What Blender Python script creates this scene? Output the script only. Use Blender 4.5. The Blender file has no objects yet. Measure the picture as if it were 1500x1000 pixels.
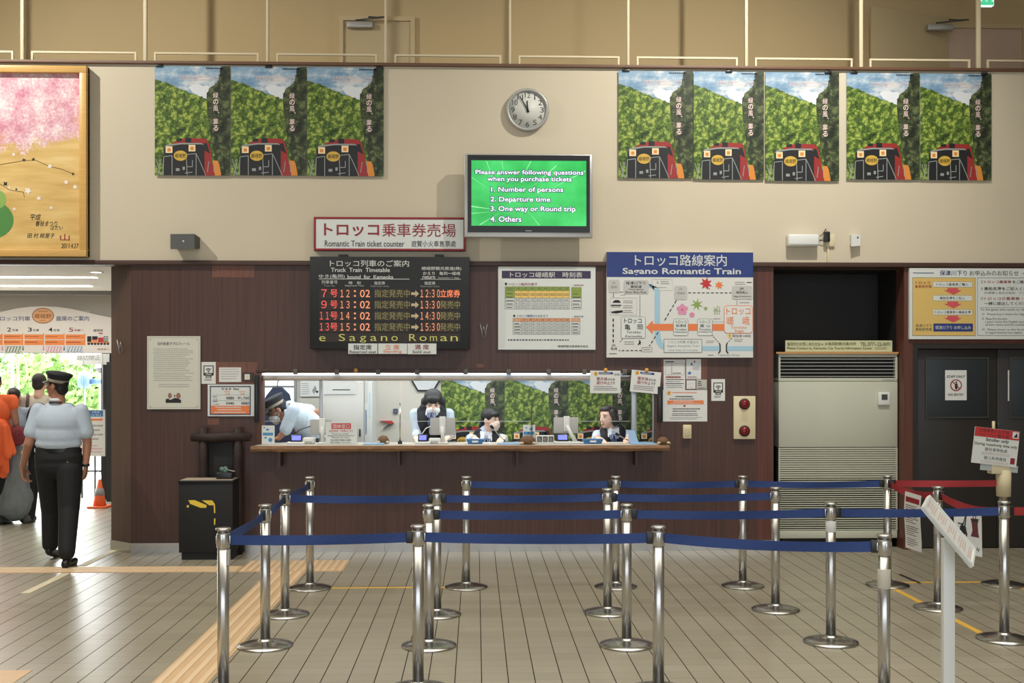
import bpy, bmesh, math, random
from mathutils import Vector as V, Matrix as MX
random.seed(11)
S = bpy.context.scene
COL = S.collection
PI = math.pi
R = math.radians

# ------------------------------------------------------------------ camera
F, CAMZ, D, TH = 1650.0, 1.71, 10.95, R(1.84)
cd = bpy.data.cameras.new('camera')
cam = bpy.data.objects.new('camera', cd); COL.objects.link(cam)
cam.location = (0, -D, CAMZ); cam.rotation_euler = (PI / 2, 0, -TH)
cd.sensor_width = 36; cd.lens = 36 * F / 1500; cd.shift_y = 50 / 1500
cd.clip_end = 200
S.camera = cam
# ------------------------------------------------------------------ colour management
S.view_settings.view_transform = 'Standard'
S.view_settings.look = 'None'
S.view_settings.exposure = 0.0
S.view_settings.gamma = 1.0
S.view_settings.use_curve_mapping = False
S.cycles.max_bounces = 8
S.cycles.transparent_max_bounces = 12
S.cycles.use_denoising = True
S.cycles.sample_clamp_indirect = 6
# ------------------------------------------------------------------ world: bright hazy daylight
w = bpy.data.worlds.new('daylight'); S.world = w; w.use_nodes = True
w.node_tree.nodes['Background'].inputs[0].default_value = (.93, .97, 1, 1)
w.node_tree.nodes['Background'].inputs[1].default_value = 12.0


def area(name, loc, rot, sx, sy, power, color=(1, 1, 1), spread=180):
    l = bpy.data.lights.new(name, 'AREA'); l.shape = 'RECTANGLE'; l.size = sx; l.size_y = sy
    l.energy = power; l.color = color; l.spread = R(spread)
    o = bpy.data.objects.new(name, l); COL.objects.link(o); o.location = loc; o.rotation_euler = rot
    return o


def spot(name, loc, target, power, angle, blend, color, size=.035):
    l = bpy.data.lights.new(name, 'SPOT'); l.energy = power; l.spot_size = R(angle); l.spot_blend = blend
    l.color = color; l.shadow_soft_size = size
    o = bpy.data.objects.new(name, l); COL.objects.link(o); o.location = loc
    o.rotation_euler = (V(target) - V(loc)).to_track_quat('-Z', 'Y').to_euler()
    return o


WARM = (1, .965, .88)
# daylight through the big glass front behind the photographer
area('front_glazing_daylight', (0, -13.4, 2.6), (PI / 2, 0, 0), 13, 4.6, 385, (.90, .97, 1.06))
# unseen area light under the hall ceiling, narrowed downward to brighten the floor
area('hall_ceiling_fill', (0, -5.2, 7.0), (0, 0, 0), 13, 6, 330, (1, .94, .82), 105)
# wall-washing downlights under the ceiling beam
spot('wall_spot', (-6.0, -2.5, 6.7), (-4.3, 0, 4.3), 900, 100, 1, WARM)
spot('wall_spot', (3.0, -2.7, 6.7), (2.5, 0, 4.3), 760, 100, 1, WARM)
# office ceiling lights and passage lights
area('office_lights', (-.9, .72, 2.55), (0, 0, 0), 4.6, .9, 82, (.97, .99, 1))
area('passage_lights', (-5.4, 2.6, 2.7), (0, 0, 0), 2.2, 2.4, 26, (1, .96, .9))


# ------------------------------------------------------------------ photo pixel -> point on a real plane
def P(px, py, y):
    u = (px - 750) / F; q = (550 - py) / F
    dx = math.sin(TH) + u * math.cos(TH); dy = math.cos(TH) - u * math.sin(TH)
    t = (y + D) / dy
    return V((t * dx, y, CAMZ + t * q))


def G(px, py, z=0.0):
    t = (CAMZ - z) * F / (py - 550)
    u = (px - 750) / F
    return V((t * (math.sin(TH) + u * math.cos(TH)), -D + t * (math.cos(TH) - u * math.sin(TH)), z))


# ------------------------------------------------------------------ materials
def lin(c):
    c /= 255
    return c / 12.92 if c <= .04045 else ((c + .055) / 1.055) ** 2.4


def rgb(r, g, b, k=1.0):
    return (min(.95, lin(r) * k), min(.95, lin(g) * k), min(.95, lin(b) * k), 1)


def mat(name, c, rough=.6, metal=0.0, k=1.0, emit=0, spec=.5, noise=None, bump=None):
    m = bpy.data.materials.new(name); m.use_nodes = True
    nt = m.node_tree; b = nt.nodes['Principled BSDF']
    col = rgb(*c, k)
    b.inputs['Base Color'].default_value = col
    b.inputs['Roughness'].default_value = rough; b.inputs['Metallic'].default_value = metal
    b.inputs['Specular IOR Level'].default_value = spec
    if emit:
        b.inputs['Emission Color'].default_value = col; b.inputs['Emission Strength'].default_value = emit
    if noise:
        sc, amt, st = noise
        tc = nt.nodes.new('ShaderNodeTexCoord'); mp = nt.nodes.new('ShaderNodeMapping')
        mp.inputs['Scale'].default_value = st
        n = nt.nodes.new('ShaderNodeTexNoise'); n.inputs['Scale'].default_value = sc; n.inputs['Detail'].default_value = 4
        nt.links.new(tc.outputs['Object'], mp.inputs[0]); nt.links.new(mp.outputs[0], n.inputs['Vector'])
        r = nt.nodes.new('ShaderNodeMix'); r.data_type = 'RGBA'
        r.inputs[6].default_value = tuple(x * (1 - amt) for x in col[:3]) + (1,)
        r.inputs[7].default_value = tuple(min(.98, x * (1 + amt)) for x in col[:3]) + (1,)
        nt.links.new(n.outputs['Fac'], r.inputs[0]); nt.links.new(r.outputs[2], b.inputs['Base Color'])
        if bump:
            bp = nt.nodes.new('ShaderNodeBump'); bp.inputs['Strength'].default_value = bump; bp.inputs['Distance'].default_value = .01
            nt.links.new(n.outputs['Fac'], bp.inputs['Height']); nt.links.new(bp.outputs[0], b.inputs['Normal'])
    return m


class NT:
    """small node-tree writer"""
    def __init__(s, m):
        s.m = m; s.t = m.node_tree; s.b = s.t.nodes['Principled BSDF']
    def n(s, kind, **kw):
        x = s.t.nodes.new('ShaderNode' + kind)
        for k, v in kw.items():
            setattr(x, k, v)
        return x
    def l(s, a, b):
        s.t.links.new(a, b)
    def math(s, op, a, b=None, c=None):
        x = s.n('Math', operation=op)
        for i, q in enumerate((a, b, c)):
            if q is None: continue
            if isinstance(q, (int, float)): x.inputs[i].default_value = q
            else: s.l(q, x.inputs[i])
        return x.outputs[0]
    def noise(s, vec, scale, detail=3, rough=.5):
        x = s.n('TexNoise'); x.inputs['Scale'].default_value = scale; x.inputs['Detail'].default_value = detail
        x.inputs['Roughness'].default_value = rough
        s.l(vec, x.inputs['Vector']); return x.outputs['Fac']
    def ramp(s, fac, stops):
        x = s.n('ValToRGB'); e = x.color_ramp.elements
        while len(e) < len(stops): e.new(.5)
        for i, (p, c) in enumerate(stops):
            e[i].position = p; e[i].color = c
        s.l(fac, x.inputs[0]); return x.outputs[0]
    def mix(s, fac, a, b):
        x = s.n('Mix', data_type='RGBA')
        for i, q in ((0, fac), (6, a), (7, b)):
            if isinstance(q, (int, float, tuple)): x.inputs[i].default_value = q
            else: s.l(q, x.inputs[i])
        return x.outputs[2]
    def scaled(s, sc, coord='Object'):
        tc = s.n('TexCoord'); mp = s.n('Mapping'); mp.inputs['Scale'].default_value = sc
        s.l(tc.outputs[coord], mp.inputs[0]); return mp.outputs[0]


# ------------------------------------------------------------------ objects
WM = {}


def tag(o, label, cat, group=None, kind=None):
    o['label'] = label; o['category'] = cat
    if group: o['group'] = group
    if kind: o['kind'] = kind
    return o


def thing(name, label, cat, loc=(0, 0, 0), group=None, rot=(0, 0, 0)):
    o = bpy.data.objects.new(name, None); COL.objects.link(o)
    o.empty_display_size = .1
    o.location = loc; o.rotation_euler = rot
    WM[o.name] = MX.Translation(V(loc)) @ o.rotation_euler.to_matrix().to_4x4()
    return tag(o, label, cat, group)


def link_mesh(name, me, parent=None, base=None):
    """me is in world space; give it a parent or an origin at its own base"""
    o = bpy.data.objects.new(name, me); COL.objects.link(o)
    if parent is not None:
        me.transform(WM[parent.name].inverted()); o.parent = parent
        WM[o.name] = WM[parent.name].copy()
    else:
        if base is None:
            xs = [v.co.x for v in me.vertices]; ys = [v.co.y for v in me.vertices]; zs = [v.co.z for v in me.vertices]
            base = V(((min(xs) + max(xs)) / 2, (min(ys) + max(ys)) / 2, min(zs)))
        me.transform(MX.Translation(-V(base))); o.location = base
        WM[o.name] = MX.Translation(V(base))
    me.update()
    return o


def dup(root, loc, label, group=None):
    c = root.copy(); COL.objects.link(c); c.location = loc; c['label'] = label
    if group: c['group'] = group
    for ch in list(root.children):
        k = ch.copy(); COL.objects.link(k); k.parent = c
        for g in list(ch.children):
            h = g.copy(); COL.objects.link(h); h.parent = k
    return c


_tc = {}


def glyphs(body, bold=0.0, shear=0.0):
    if bold > 0 and any(0x4e00 <= ord(ch) < 0xa000 for ch in body): bold = min(bold * .3, .006)
    key = (body, bold, shear)
    if key not in _tc:
        c = bpy.data.curves.new('t', 'FONT'); c.body = body; c.offset = bold; c.resolution_u = 3; c.fill_mode = 'FRONT'; c.shear = shear
        o = bpy.data.objects.new('t', c)
        m = bpy.data.meshes.new_from_object(o)
        vs = [(v.co.x, v.co.y) for v in m.vertices]; fs = [tuple(p.vertices) for p in m.polygons]
        bpy.data.objects.remove(o); bpy.data.curves.remove(c); bpy.data.meshes.remove(m)
        _tc[key] = (vs, fs)
    return _tc[key]


class MB:
    def __init__(s, T=None):
        s.v = []; s.f = []; s.mi = []; s.sm = []; s.mats = []; s.T = T
    def _m(s, m):
        if m not in s.mats: s.mats.append(m)
        return s.mats.index(m)
    def add(s, vs, fs, m, smooth=False):
        o = len(s.v); i = s._m(m)
        for v in vs:
            v = V(v); s.v.append(s.T @ v if s.T is not None else v)
        for f in fs:
            s.f.append([o + k for k in f]); s.mi.append(i); s.sm.append(smooth)
        return s
    def box(s, x0, x1, y0, y1, z0, z1, m, bev=0, seg=2):
        bm = bmesh.new(); bmesh.ops.create_cube(bm, size=1)
        for v in bm.verts:
            v.co = V(((x0 + x1) / 2 + v.co.x * (x1 - x0), (y0 + y1) / 2 + v.co.y * (y1 - y0), (z0 + z1) / 2 + v.co.z * (z1 - z0)))
        if bev:
            bmesh.ops.bevel(bm, geom=bm.edges[:], offset=bev, segments=seg, profile=.5, affect='EDGES')
        bm.verts.index_update()
        s.add([v.co.copy() for v in bm.verts], [[v.index for v in f.verts] for f in bm.faces], m, bool(bev))
        bm.free(); return s
    def lathe(s, prof, m, c=(0, 0, 0), n=28, axis='z', smooth=True):
        vs = []; fs = []; c = V(c)
        for r, h in prof:
            for k in range(n):
                a = 2 * PI * k / n
                q = V((r * math.cos(a), r * math.sin(a), h))
                if axis == 'y': q = V((q.x, -q.z, q.y))
                elif axis == 'x': q = V((q.z, q.x, q.y))
                vs.append(c + q)
        for i in range(len(prof) - 1):
            for k in range(n):
                a, b = i * n + k, i * n + (k + 1) % n
                fs.append((a, b, b + n, a + n))
        fs.append(tuple(range(n))[::-1]); fs.append(tuple((len(prof) - 1) * n + k for k in range(n)))
        return s.add(vs, fs, m, smooth)
    def cyl(s, a, b, r, m, r2=None, n=16, smooth=True):
        return s.tube([a, b], [r, r if r2 is None else r2], m, n, smooth)
    def tube(s, pts, r, m, n=8, smooth=True):
        pts = [V(p) for p in pts]; vs = []; fs = []; prev = None
        for i, p in enumerate(pts):
            d = (pts[min(i + 1, len(pts) - 1)] - pts[max(i - 1, 0)]).normalized()
            if prev is None:
                up = V((0, 0, 1)) if abs(d.z) < .9 else V((0, 1, 0))
                x = d.cross(up).normalized()
            else:
                x = (prev - d * prev.dot(d)).normalized()
            prev = x; y = d.cross(x)
            rr = r[i] if isinstance(r, (list, tuple)) else r
            for k in range(n):
                a = 2 * PI * k / n
                vs.append(p + (x * math.cos(a) + y * math.sin(a)) * rr)
        for i in range(len(pts) - 1):
            for k in range(n):
                a, b = i * n + k, i * n + (k + 1) % n
                fs.append((a, b, b + n, a + n))
        fs.append(tuple(range(n))[::-1]); fs.append(tuple((len(pts) - 1) * n + k for k in range(n)))
        return s.add(vs, fs, m, smooth)
    def prism(s, pts, y0, y1, m):
        """xz outline, front at y0, back at y1"""
        n = len(pts)
        vs = [(p[0], y0, p[1]) for p in pts] + [(p[0], y1, p[1]) for p in pts]
        fs = [tuple(range(n)), tuple(range(2 * n - 1, n - 1, -1))] + [(i, i + n, (i + 1) % n + n, (i + 1) % n) for i in range(n)]
        return s.add(vs, fs, m)
    def flat(s, pts, y, m):
        return s.add([(p[0], y, p[1]) for p in pts], [tuple(range(len(pts)))], m)
    def text(s, body, x0, z0, x1, z1, y, m, bold=.0, shear=0.0):
        vs, fs = glyphs(body, bold, shear)
        if not vs: return s
        ax = min(v[0] for v in vs); bx = max(v[0] for v in vs); az = min(v[1] for v in vs); bz = max(v[1] for v in vs)
        sx = (x1 - x0) / max(1e-6, bx - ax); sz = (z1 - z0) / max(1e-6, bz - az)
        return s.add([(x0 + (v[0] - ax) * sx, y, z0 + (v[1] - az) * sz) for v in vs], fs, m)
    def ball(s, c, r, m, n=14, rot=None):
        vs = []; fs = []; h = n // 2 + 2; c = V(c)
        r = (r, r, r) if isinstance(r, (int, float)) else r
        for i in range(h + 1):
            t = PI * i / h
            for k in range(n):
                a = 2 * PI * k / n
                q = V((r[0] * math.sin(t) * math.cos(a), r[1] * math.sin(t) * math.sin(a), r[2] * math.cos(t)))
                vs.append(c + (rot @ q if rot is not None else q))
        for i in range(h):
            for k in range(n):
                a, b = i * n + k, i * n + (k + 1) % n
                fs.append((a, a + n, b + n, b))
        return s.add(vs, fs, m, True)
    def mesh(s, name):
        me = bpy.data.meshes.new(name); me.from_pydata([tuple(v) for v in s.v], [], s.f)
        for m in s.mats: me.materials.append(m)
        for p, i, q in zip(me.polygons, s.mi, s.sm):
            p.material_index = i; p.use_smooth = q
        return me
    def build(s, name, parent=None, base=None):
        return link_mesh(name, s.mesh(name), parent, base)


def struct(name, mb):
    o = mb.build(name); o['kind'] = 'structure'; return o


# ------------------------------------------------------------------ common materials
WHITE = mat('white_panel', (214, 218, 214), .45)
PAPER = mat('white_paper', (218, 219, 216), .7)
GREY = mat('mid_grey', (120, 120, 118), .6)
LGREY = mat('light_grey', (178, 178, 174), .5)
INK = mat('black_ink', (26, 27, 30), .6)
DGREY = mat('dark_grey_ink', (72, 72, 74), .6)
FAINT = mat('faint_ink', (150, 150, 147), .6)
RED = mat('sign_red', (142, 34, 40), .5)
BRIGHTRED = mat('bright_red', (190, 48, 48), .5)
ORANGE = mat('sign_orange', (226, 124, 68), .5)
YELLOW = mat('sign_yellow', (232, 196, 108), .6)
NAVY = mat('sign_navy', (36, 56, 120), .5)
LBLUE = mat('pale_blue', (160, 196, 214), .5)
MBLUE = mat('mid_blue', (52, 110, 170), .5)
PINK = mat('blossom_pink', (214, 140, 172), .5)
GREEN = mat('leaf_green', (132, 160, 66), .5)
BLACK = mat('matte_black', (22, 23, 25), .55)
BLACKP = mat('black_plastic', (28, 29, 32), .35)
CREAM = mat('cream_plastic', (216, 204, 168), .5)
WPLAST = mat('white_plastic', (220, 222, 218), .4)
STEEL = mat('stainless_steel', (196, 195, 192), .27, 1.0)
STEELB = mat('brushed_steel', (186, 185, 182), .24, 1.0)
SILVER = mat('silver_plastic', (176, 176, 172), .35, .4)
GLOW = mat('lamp_tube', (255, 252, 245), .5, emit=5)
# ================================================================== the setting
def floor_material():
    m = mat('floor_tiles', (150, 141, 124), .48, spec=.8); t = NT(m)
    tc = t.n('TexCoord'); sp = t.n('SeparateXYZ'); t.l(tc.outputs['Object'], sp.inputs[0])
    fx = t.math('FRACT', t.math('DIVIDE', t.math('ADD', sp.outputs[0], 100 * .15 - .03), .15))
    fy = t.math('FRACT', t.math('DIVIDE', t.math('ADD', sp.outputs[1], 100 * .15), .15))
    jx = t.math('LESS_THAN', fx, .036); jy = t.math('MULTIPLY', t.math('LESS_THAN', fy, .03), .4)
    j = t.math('MAXIMUM', jx, jy)
    ix = t.math('FLOOR', t.math('DIVIDE', t.math('ADD', sp.outputs[0], 15 - .03), .15))
    iy = t.math('FLOOR', t.math('DIVIDE', t.math('ADD', sp.outputs[1], 15), .15))
    cb = t.n('CombineXYZ'); t.l(ix, cb.inputs[0]); t.l(iy, cb.inputs[1])
    wn = t.n('TexWhiteNoise', noise_dimensions='2D'); t.l(cb.outputs[0], wn.inputs['Vector'])
    n1 = t.noise(tc.outputs['Object'], .7, 5, .6); n2 = t.noise(tc.outputs['Object'], 90, 2)
    cr = t.n('CombineXYZ'); t.l(iy, cr.inputs[1]); wr = t.n('TexWhiteNoise', noise_dimensions='2D'); t.l(cr.outputs[0], wr.inputs['Vector'])
    rowv = t.math('ADD', t.math('MULTIPLY', wr.outputs['Value'], .17), t.math('MULTIPLY', wn.outputs['Value'], .12))
    v = t.math('ADD', rowv, t.math('ADD', t.math('MULTIPLY', n1, .55), t.math('MULTIPLY', n2, .3)))
    base = t.ramp(v, [(.25, rgb(140, 133, 115)), (.55, rgb(155, 148, 130)), (.9, rgb(172, 165, 148))])
    c = t.mix(j, base, rgb(42, 34, 27)); t.l(c, t.b.inputs['Base Color'])
    t.l(t.math('ADD', .22, t.math('MULTIPLY', n1, .16)), t.b.inputs['Roughness'])
    t.l(t.math('MULTIPLY', t.math('SUBTRACT', 1.0, j), .85), t.b.inputs['Specular IOR Level'])
    bp = t.n('Bump'); bp.inputs['Strength'].default_value = .25; bp.inputs['Distance'].default_value = .002
    t.l(t.math('SUBTRACT', 1.0, j), bp.inputs['Height']); t.l(bp.outputs[0], t.b.inputs['Normal'])
    return m


def wood_panel_material(name, c):
    m = mat(name, c, .42, spec=.4); t = NT(m)
    n = t.noise(t.scaled((60, 60, 1.2)), 1.0, 5, .6)
    n2 = t.noise(t.scaled((1.1, 1.1, .5)), 1.0, 2)
    a = rgb(*c); lo = tuple(x * .72 for x in a[:3]) + (1,); hi = tuple(x * 1.32 for x in a[:3]) + (1,)
    v = t.math('ADD', t.math('MULTIPLY', n, .75), t.math('MULTIPLY', n2, .3))
    base = t.ramp(v, [(.3, lo), (.7, hi)])
    tc = t.n('TexCoord'); sp = t.n('SeparateXYZ'); t.l(tc.outputs['Object'], sp.inputs[0])
    j = t.math('LESS_THAN', t.math('FRACT', t.math('DIVIDE', t.math('ADD', sp.outputs[0], 50), .0905)), .05)
    t.l(t.mix(t.math('MULTIPLY', j, .35), base, tuple(x * .45 for x in a[:3]) + (1,)), t.b.inputs['Base Color'])
    return m


M_FLOOR = floor_material()
M_PANEL = wood_panel_material('brown_wood_panel', (74, 50, 42))
M_PANELR = wood_panel_material('reddish_wood_panel', (90, 54, 45))
M_TRIM = mat('dark_wood_trim', (70, 50, 42), .5, noise=(3, .2, (1, 1, 20)))
M_CREAMW = mat('cream_wall', (202, 191, 168), .75, noise=(.9, .06, (1, 1, 1)))
M_TAN = mat('tan_wall', (192, 170, 128), .8, noise=(1.2, .05, (1, 1, 1)))
M_SHELL = mat('hall_shell', (186, 174, 150), .8)
M_CEIL = mat('white_ceiling', (222, 218, 210), .8)
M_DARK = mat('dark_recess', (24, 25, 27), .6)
M_OFFICE = mat('office_wall', (205, 201, 190), .7)
M_RAIL = mat('cream_rail', (218, 205, 172), .5)
M_LEDGE = mat('brown_ledge', (104, 74, 54), .5)

XL = P(192, 600, 0).x            # left corner of the ticket wall
ZT = 2.79                        # top of the brown panelling
ZW = 4.705                       # top of the cream wall
# floor
struct('floor', MB().box(-9, 9, -14, 5.35, -.1, 0, M_FLOOR))
# outdoor forecourt
M_PAVE = mat('pale_paving', (205, 203, 198), .8, noise=(2, .08, (1, 1, 1)))
fo = MB().box(-16, 4, 5.35, 16, -.12, -.02, M_PAVE).build('ground_outside'); fo['kind'] = 'structure'

# main wall, brown lower part with the ticket opening and the machine recess cut out
OX0, OX1 = P(381, 600, 0).x, P(962, 600, 0).x      # ticket opening
OZ0, OZ1 = 1.0, P(660, 545, 0).z
RX0, RX1 = P(1133, 600, 0).x, P(1324, 600, 0).x    # recess of the air conditioner
DX0 = P(1337, 600, 0).x                             # staff door
DZ1 = P(1420, 503, 0).z
mb = MB()
ch = .25
ZF = ZT
mb.prism([(XL, .1), (OX0, .1), (OX0, ZF), (XL, ZF)], 0, .2, M_PANEL)
mb.prism([(OX0, .1), (OX1, .1), (OX1, OZ0), (OX0, OZ0)], 0, .2, M_PANEL)
mb.prism([(OX0, OZ1), (OX1, OZ1), (OX1, ZF), (OX0, ZF)], 0, .2, M_PANEL)
mb.prism([(OX1, .1), (RX0 - .16, .1), (RX0 - .16, ZF), (OX1, ZF)], 0, .2, M_PANEL)
mb.prism([(RX0 - .16, .1), (RX0, .1), (RX0, ZF), (RX0 - .16, ZF)], 0, .2, M_PANELR)
mb.prism([(RX1, 0), (DX0, 0), (DX0, ZF), (RX1, ZF)], 0, .2, M_PANELR)
mb.prism([(DX0, DZ1), (9, DZ1), (9, ZF), (DX0, ZF)], 0, .2, M_PANELR)
# chamfered corner beside the passage
xc = P(163, 600, ch).x
mb.add([(xc, ch, .1), (XL, 0, .1), (XL, 0, ZF), (xc, ch, ZF), (xc, .45, .1), (XL, .45, .1), (XL, .45, ZF), (xc, .45, ZF)],
       [(0, 1, 2, 3), (4, 0, 3, 7), (7, 6, 5, 4), (3, 2, 6, 7), (0, 4, 5, 1)], M_PANEL)
struct('wall_back_panelled', mb)
# lighter patches where old notices hung
mb = MB()
M_PATCH = wood_panel_material('unfaded_wood_patch', (108, 70, 56))
for a, b, c, d in ((304, 612, 321, 622), (305, 530, 377, 562), (311, 388, 372, 406), (969, 525, 1036, 562), (698, 533, 709, 538)):
    p, q = P(a, d, -.0006), P(c, b, -.0006)
    mb.box(p.x, q.x, -.0012, .001, p.z, q.z, M_PATCH)
struct('wall_back_patches', mb)
# recess for the air conditioner
mb = MB()
mb.box(RX0, RX1, .72, .8, 0, ZF, M_DARK).box(RX0 - .08, RX0, .2, .8, 0, ZF, M_DARK).box(RX1, RX1 + .08, .2, .8, 0, ZF, M_DARK).box(RX0, RX1, .2, .8, ZF - .02, ZF + .05, M_DARK)
struct('wall_recess', mb)
# cream upper wall
struct('wall_back_upper', MB().box(-9, 9, 0.004, .16, ZT + .0, ZW, M_CREAMW))
# horizontal beam between the two
struct('trim_1', MB().box(-9, 9, -.035, .16, 2.774, ZT + .028, M_TRIM, .004))
# ledge cap
struct('trim_2', MB().box(-9, 9, -.03, .2, ZW, ZW + .03, M_LEDGE, .004))
# steel baseboard
mb = MB()
for a, b in ((XL, OX0 + 1.2), (OX0 + 1.2, OX0 + 2.9), (OX0 + 2.9, RX0 - .16), (RX0 - .16, RX0)):
    mb.box(a + .001, b - .001, -.012, .19, 0, .1, STEELB)
mb.add([(xc - .005, ch - .012, 0), (XL, -.012, 0), (XL, -.012, .1), (xc - .005, ch - .012, .1), (xc, .45, 0), (XL, .45, 0), (XL, .45, .1), (xc, .45, .1)],
       [(0, 1, 2, 3), (4, 0, 3, 7), (3, 2, 6, 7)], STEELB)
struct('baseboard_back', mb)
# hall shell around and behind the photographer
struct('wall_left', MB().box(-9.1, -9, -14, 5.3, 0, 7.3, M_SHELL))
struct('wall_right', MB().box(9, 9.1, -14, 2.6, 0, 7.3, M_SHELL))
struct('wall_front', MB().box(-9, 9, -14.1, -14, 0, 7.3, M_SHELL))
struct('ceiling', MB().box(-9.1, 9.1, -14.1, 2.7, 7.3, 7.4, M_CEIL))
# mezzanine
struct('floor_mezzanine', MB().box(-9, 9, .16, 2.5, 3.75, 3.9, M_SHELL))
struct('wall_mezzanine', MB().box(-9, 9, 2.2, 2.35, 3.9, 7.3, M_TAN))
# office behind the counter
mb = MB()
ox0, ox1 = XL + .05, RX0 - .09
mb.box(ox0, ox1, 2.0, 2.1, 0, 2.75, M_OFFICE)
struct('wall_office_back', mb)
struct('wall_office_side', MB().box(ox0 - .05, ox0, .45, 2.1, 0, 2.75, M_OFFICE).box(ox1, ox1 + .05, .8, 2.1, 0, 2.75, M_OFFICE))
struct('ceiling_office', MB().box(ox0, ox1, .2, 2.1, 2.68, 2.75, M_CEIL))
# passage on the left: ceiling, header over the outer doorway and right jamb
xp = xc
PY = 4.75
mb = MB().box(-9, xp + .2, .16, PY, 2.79, 2.9, M_CEIL)
struct('ceiling_passage', mb)
mb = MB()
M_STRIP = mat('ceiling_slot', (120, 118, 114), .6)
for y in (1.5, 2.7):
    mb.box(-9, P(138 if y < 2 else 131, 400, y).x, y, y + .12, 2.783, 2.79, GLOW)
mb.box(-9, xp + .1, 3.55, 3.62, 2.74, 2.79, M_STRIP)
struct('trim_passage_lights', mb)
struct('wall_passage_right', MB().box(xp + .005, xp + .05, .45, PY, 0, 2.9, M_OFFICE))
struct('wall_outer_header', MB().box(-9, xp + .2, PY, PY + .12, 2.57, 3.9, M_CEIL))
struct('wall_outer', MB().box(P(148, 600, PY).x, xp + .2, PY, PY + .12, 0, 2.57, M_DARK))
# downlight
dl = thing('recessed_downlight', 'small round downlight glowing in the white passage ceiling', 'ceiling light', P(141, 400, .9) * 1.0)
dl.location.z = 2.79; WM[dl.name] = MX.Translation(dl.location)
q = V(dl.location)
MB().lathe([(.075, -.006), (.075, 0), (.055, 0)], WPLAST, q).build('trim_ring', dl)
MB().lathe([(.05, -.009), (.05, -.004)], GLOW, q).build('lens', dl)

# staff doors on the right
M_DOOR = mat('dark_brown_door', (40, 37, 35), .45, noise=(2, .1, (8, 8, .5)))
M_DGLASS = mat('dark_door_glass', (34, 42, 46), .45)
xs = P(1461, 600, .05).x
mb = MB().box(DX0, DX0 + .05, .0, .2, 0, DZ1, M_DOOR).box(DX0 + .05, 9, .0, .2, DZ1 - .05, DZ1 - .001, M_DOOR)
struct('door_frame', mb)


def door(n, x0, x1, win):
    o = MB().box(x0, x1, .06, .11, .01, DZ1 - .055, M_DOOR, .004).build(n); o['kind'] = 'structure'
    if win:
        a, b = P(win[0], win[3], .055), P(win[2], win[1], .055)
        MB().box(a.x, b.x, .05, .062, a.z, b.z, M_DGLASS, .002).build('glass', o)
        fr = MB(); t = .012
        M_FR = GREYFR
        fr.box(a.x - t, b.x + t, .046, .06, a.z - t, a.z, M_FR).box(a.x - t, b.x + t, .046, .06, b.z, b.z + t, M_FR)
        fr.box(a.x - t, a.x, .046, .06, a.z, b.z, M_FR).box(b.x, b.x + t, .046, .06, a.z, b.z, M_FR)
        fr.build('glass_frame', o)
    hg = MB()
    for z in (.35, 1.15, 1.9):
        hg.cyl((x0 + .012, .055, z), (x0 + .012, .055, z + .1), .008, GREYFR)
    hg.build('hinges', o)
    return o


GREYFR = mat('door_grey_metal', (70, 72, 72), .4, .3)
door('door_1', DX0 + .052, xs - .002, (1357, 525, 1446, 610))
d2 = door('door_2', xs + .002, xs + 1.0, (1480, 525, 1569, 610))
struct('wall_right_infill_light_block', MB().box(xs + 1.0, 9, .0, .2, 0, DZ1, M_PANELR).box(DX0, xs + 1.0, .16, .2, 0, DZ1, M_DARK))  # dark sheet behind the doors is added to block light leaking through

# mezzanine doors, with overhead closers
M_MD = mat('beige_door', (188, 170, 132), .6)
M_MD2 = mat('pinkish_door', (196, 172, 150), .6)
M_MF = mat('beige_door_frame', (196, 176, 136), .6)


def mezz_door(n, px0, px1, pyt, m, y=2.2, fr=8):
    a = P(px0, pyt, y); b = P(px1, pyt, y)
    w_ = .05
    o = MB().box(a.x + w_, b.x - w_, y - .02, y + .01, 3.9, a.z - w_, m).build(n); o['kind'] = 'structure'
    MB().box(a.x, a.x + w_, y - .05, y + .005, 3.9, a.z - w_, M_MF).box(b.x - w_, b.x, y - .05, y + .005, 3.9, a.z - w_, M_MF).box(a.x, b.x, y - .05, y + .005, a.z - w_, a.z, M_MF).build('door_frame', o)
    return o


def closer(o, px, py, y, flip=1):
    c = P(px, py, y)
    MB().box(c.x - .15, c.x + .15, y - .07, y, c.z - .035, c.z + .035, SILVER, .01).build('door_closer', o)
    MB().tube([(c.x - .05 * flip, y - .05, c.z + .05), (c.x + .3 * flip, y - .12, c.z + .07), (c.x + .1 * flip, y - .05, c.z + .09)], .01, DGREY).build('closer_arm', o)


o = mezz_door('door_3', 497, 608, 25, M_MD); closer(o, 528, 38, 2.17)
o = mezz_door('door_4', 1380, 1502, 36, M_MD2)
# the open leaf swung out from door_4
a = P(1276, 30, 1.75); b = P(1388, 38, 2.16)
o = MB().add([(a.x, 1.75, 3.9), (b.x, 2.14, 3.9), (b.x, 2.14, 5.92), (a.x, 1.75, 5.92), (a.x, 1.79, 3.9), (b.x, 2.18, 3.9), (b.x, 2.18, 5.92), (a.x, 1.79, 5.92)],
             [(0, 1, 2, 3), (7, 6, 5, 4), (4, 0, 3, 7), (1, 5, 6, 2), (3, 2, 6, 7), (0, 4, 5, 1)], M_MD).build('door_5'); o['kind'] = 'structure'
closer(o, 1375, 42, 2.0)
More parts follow.
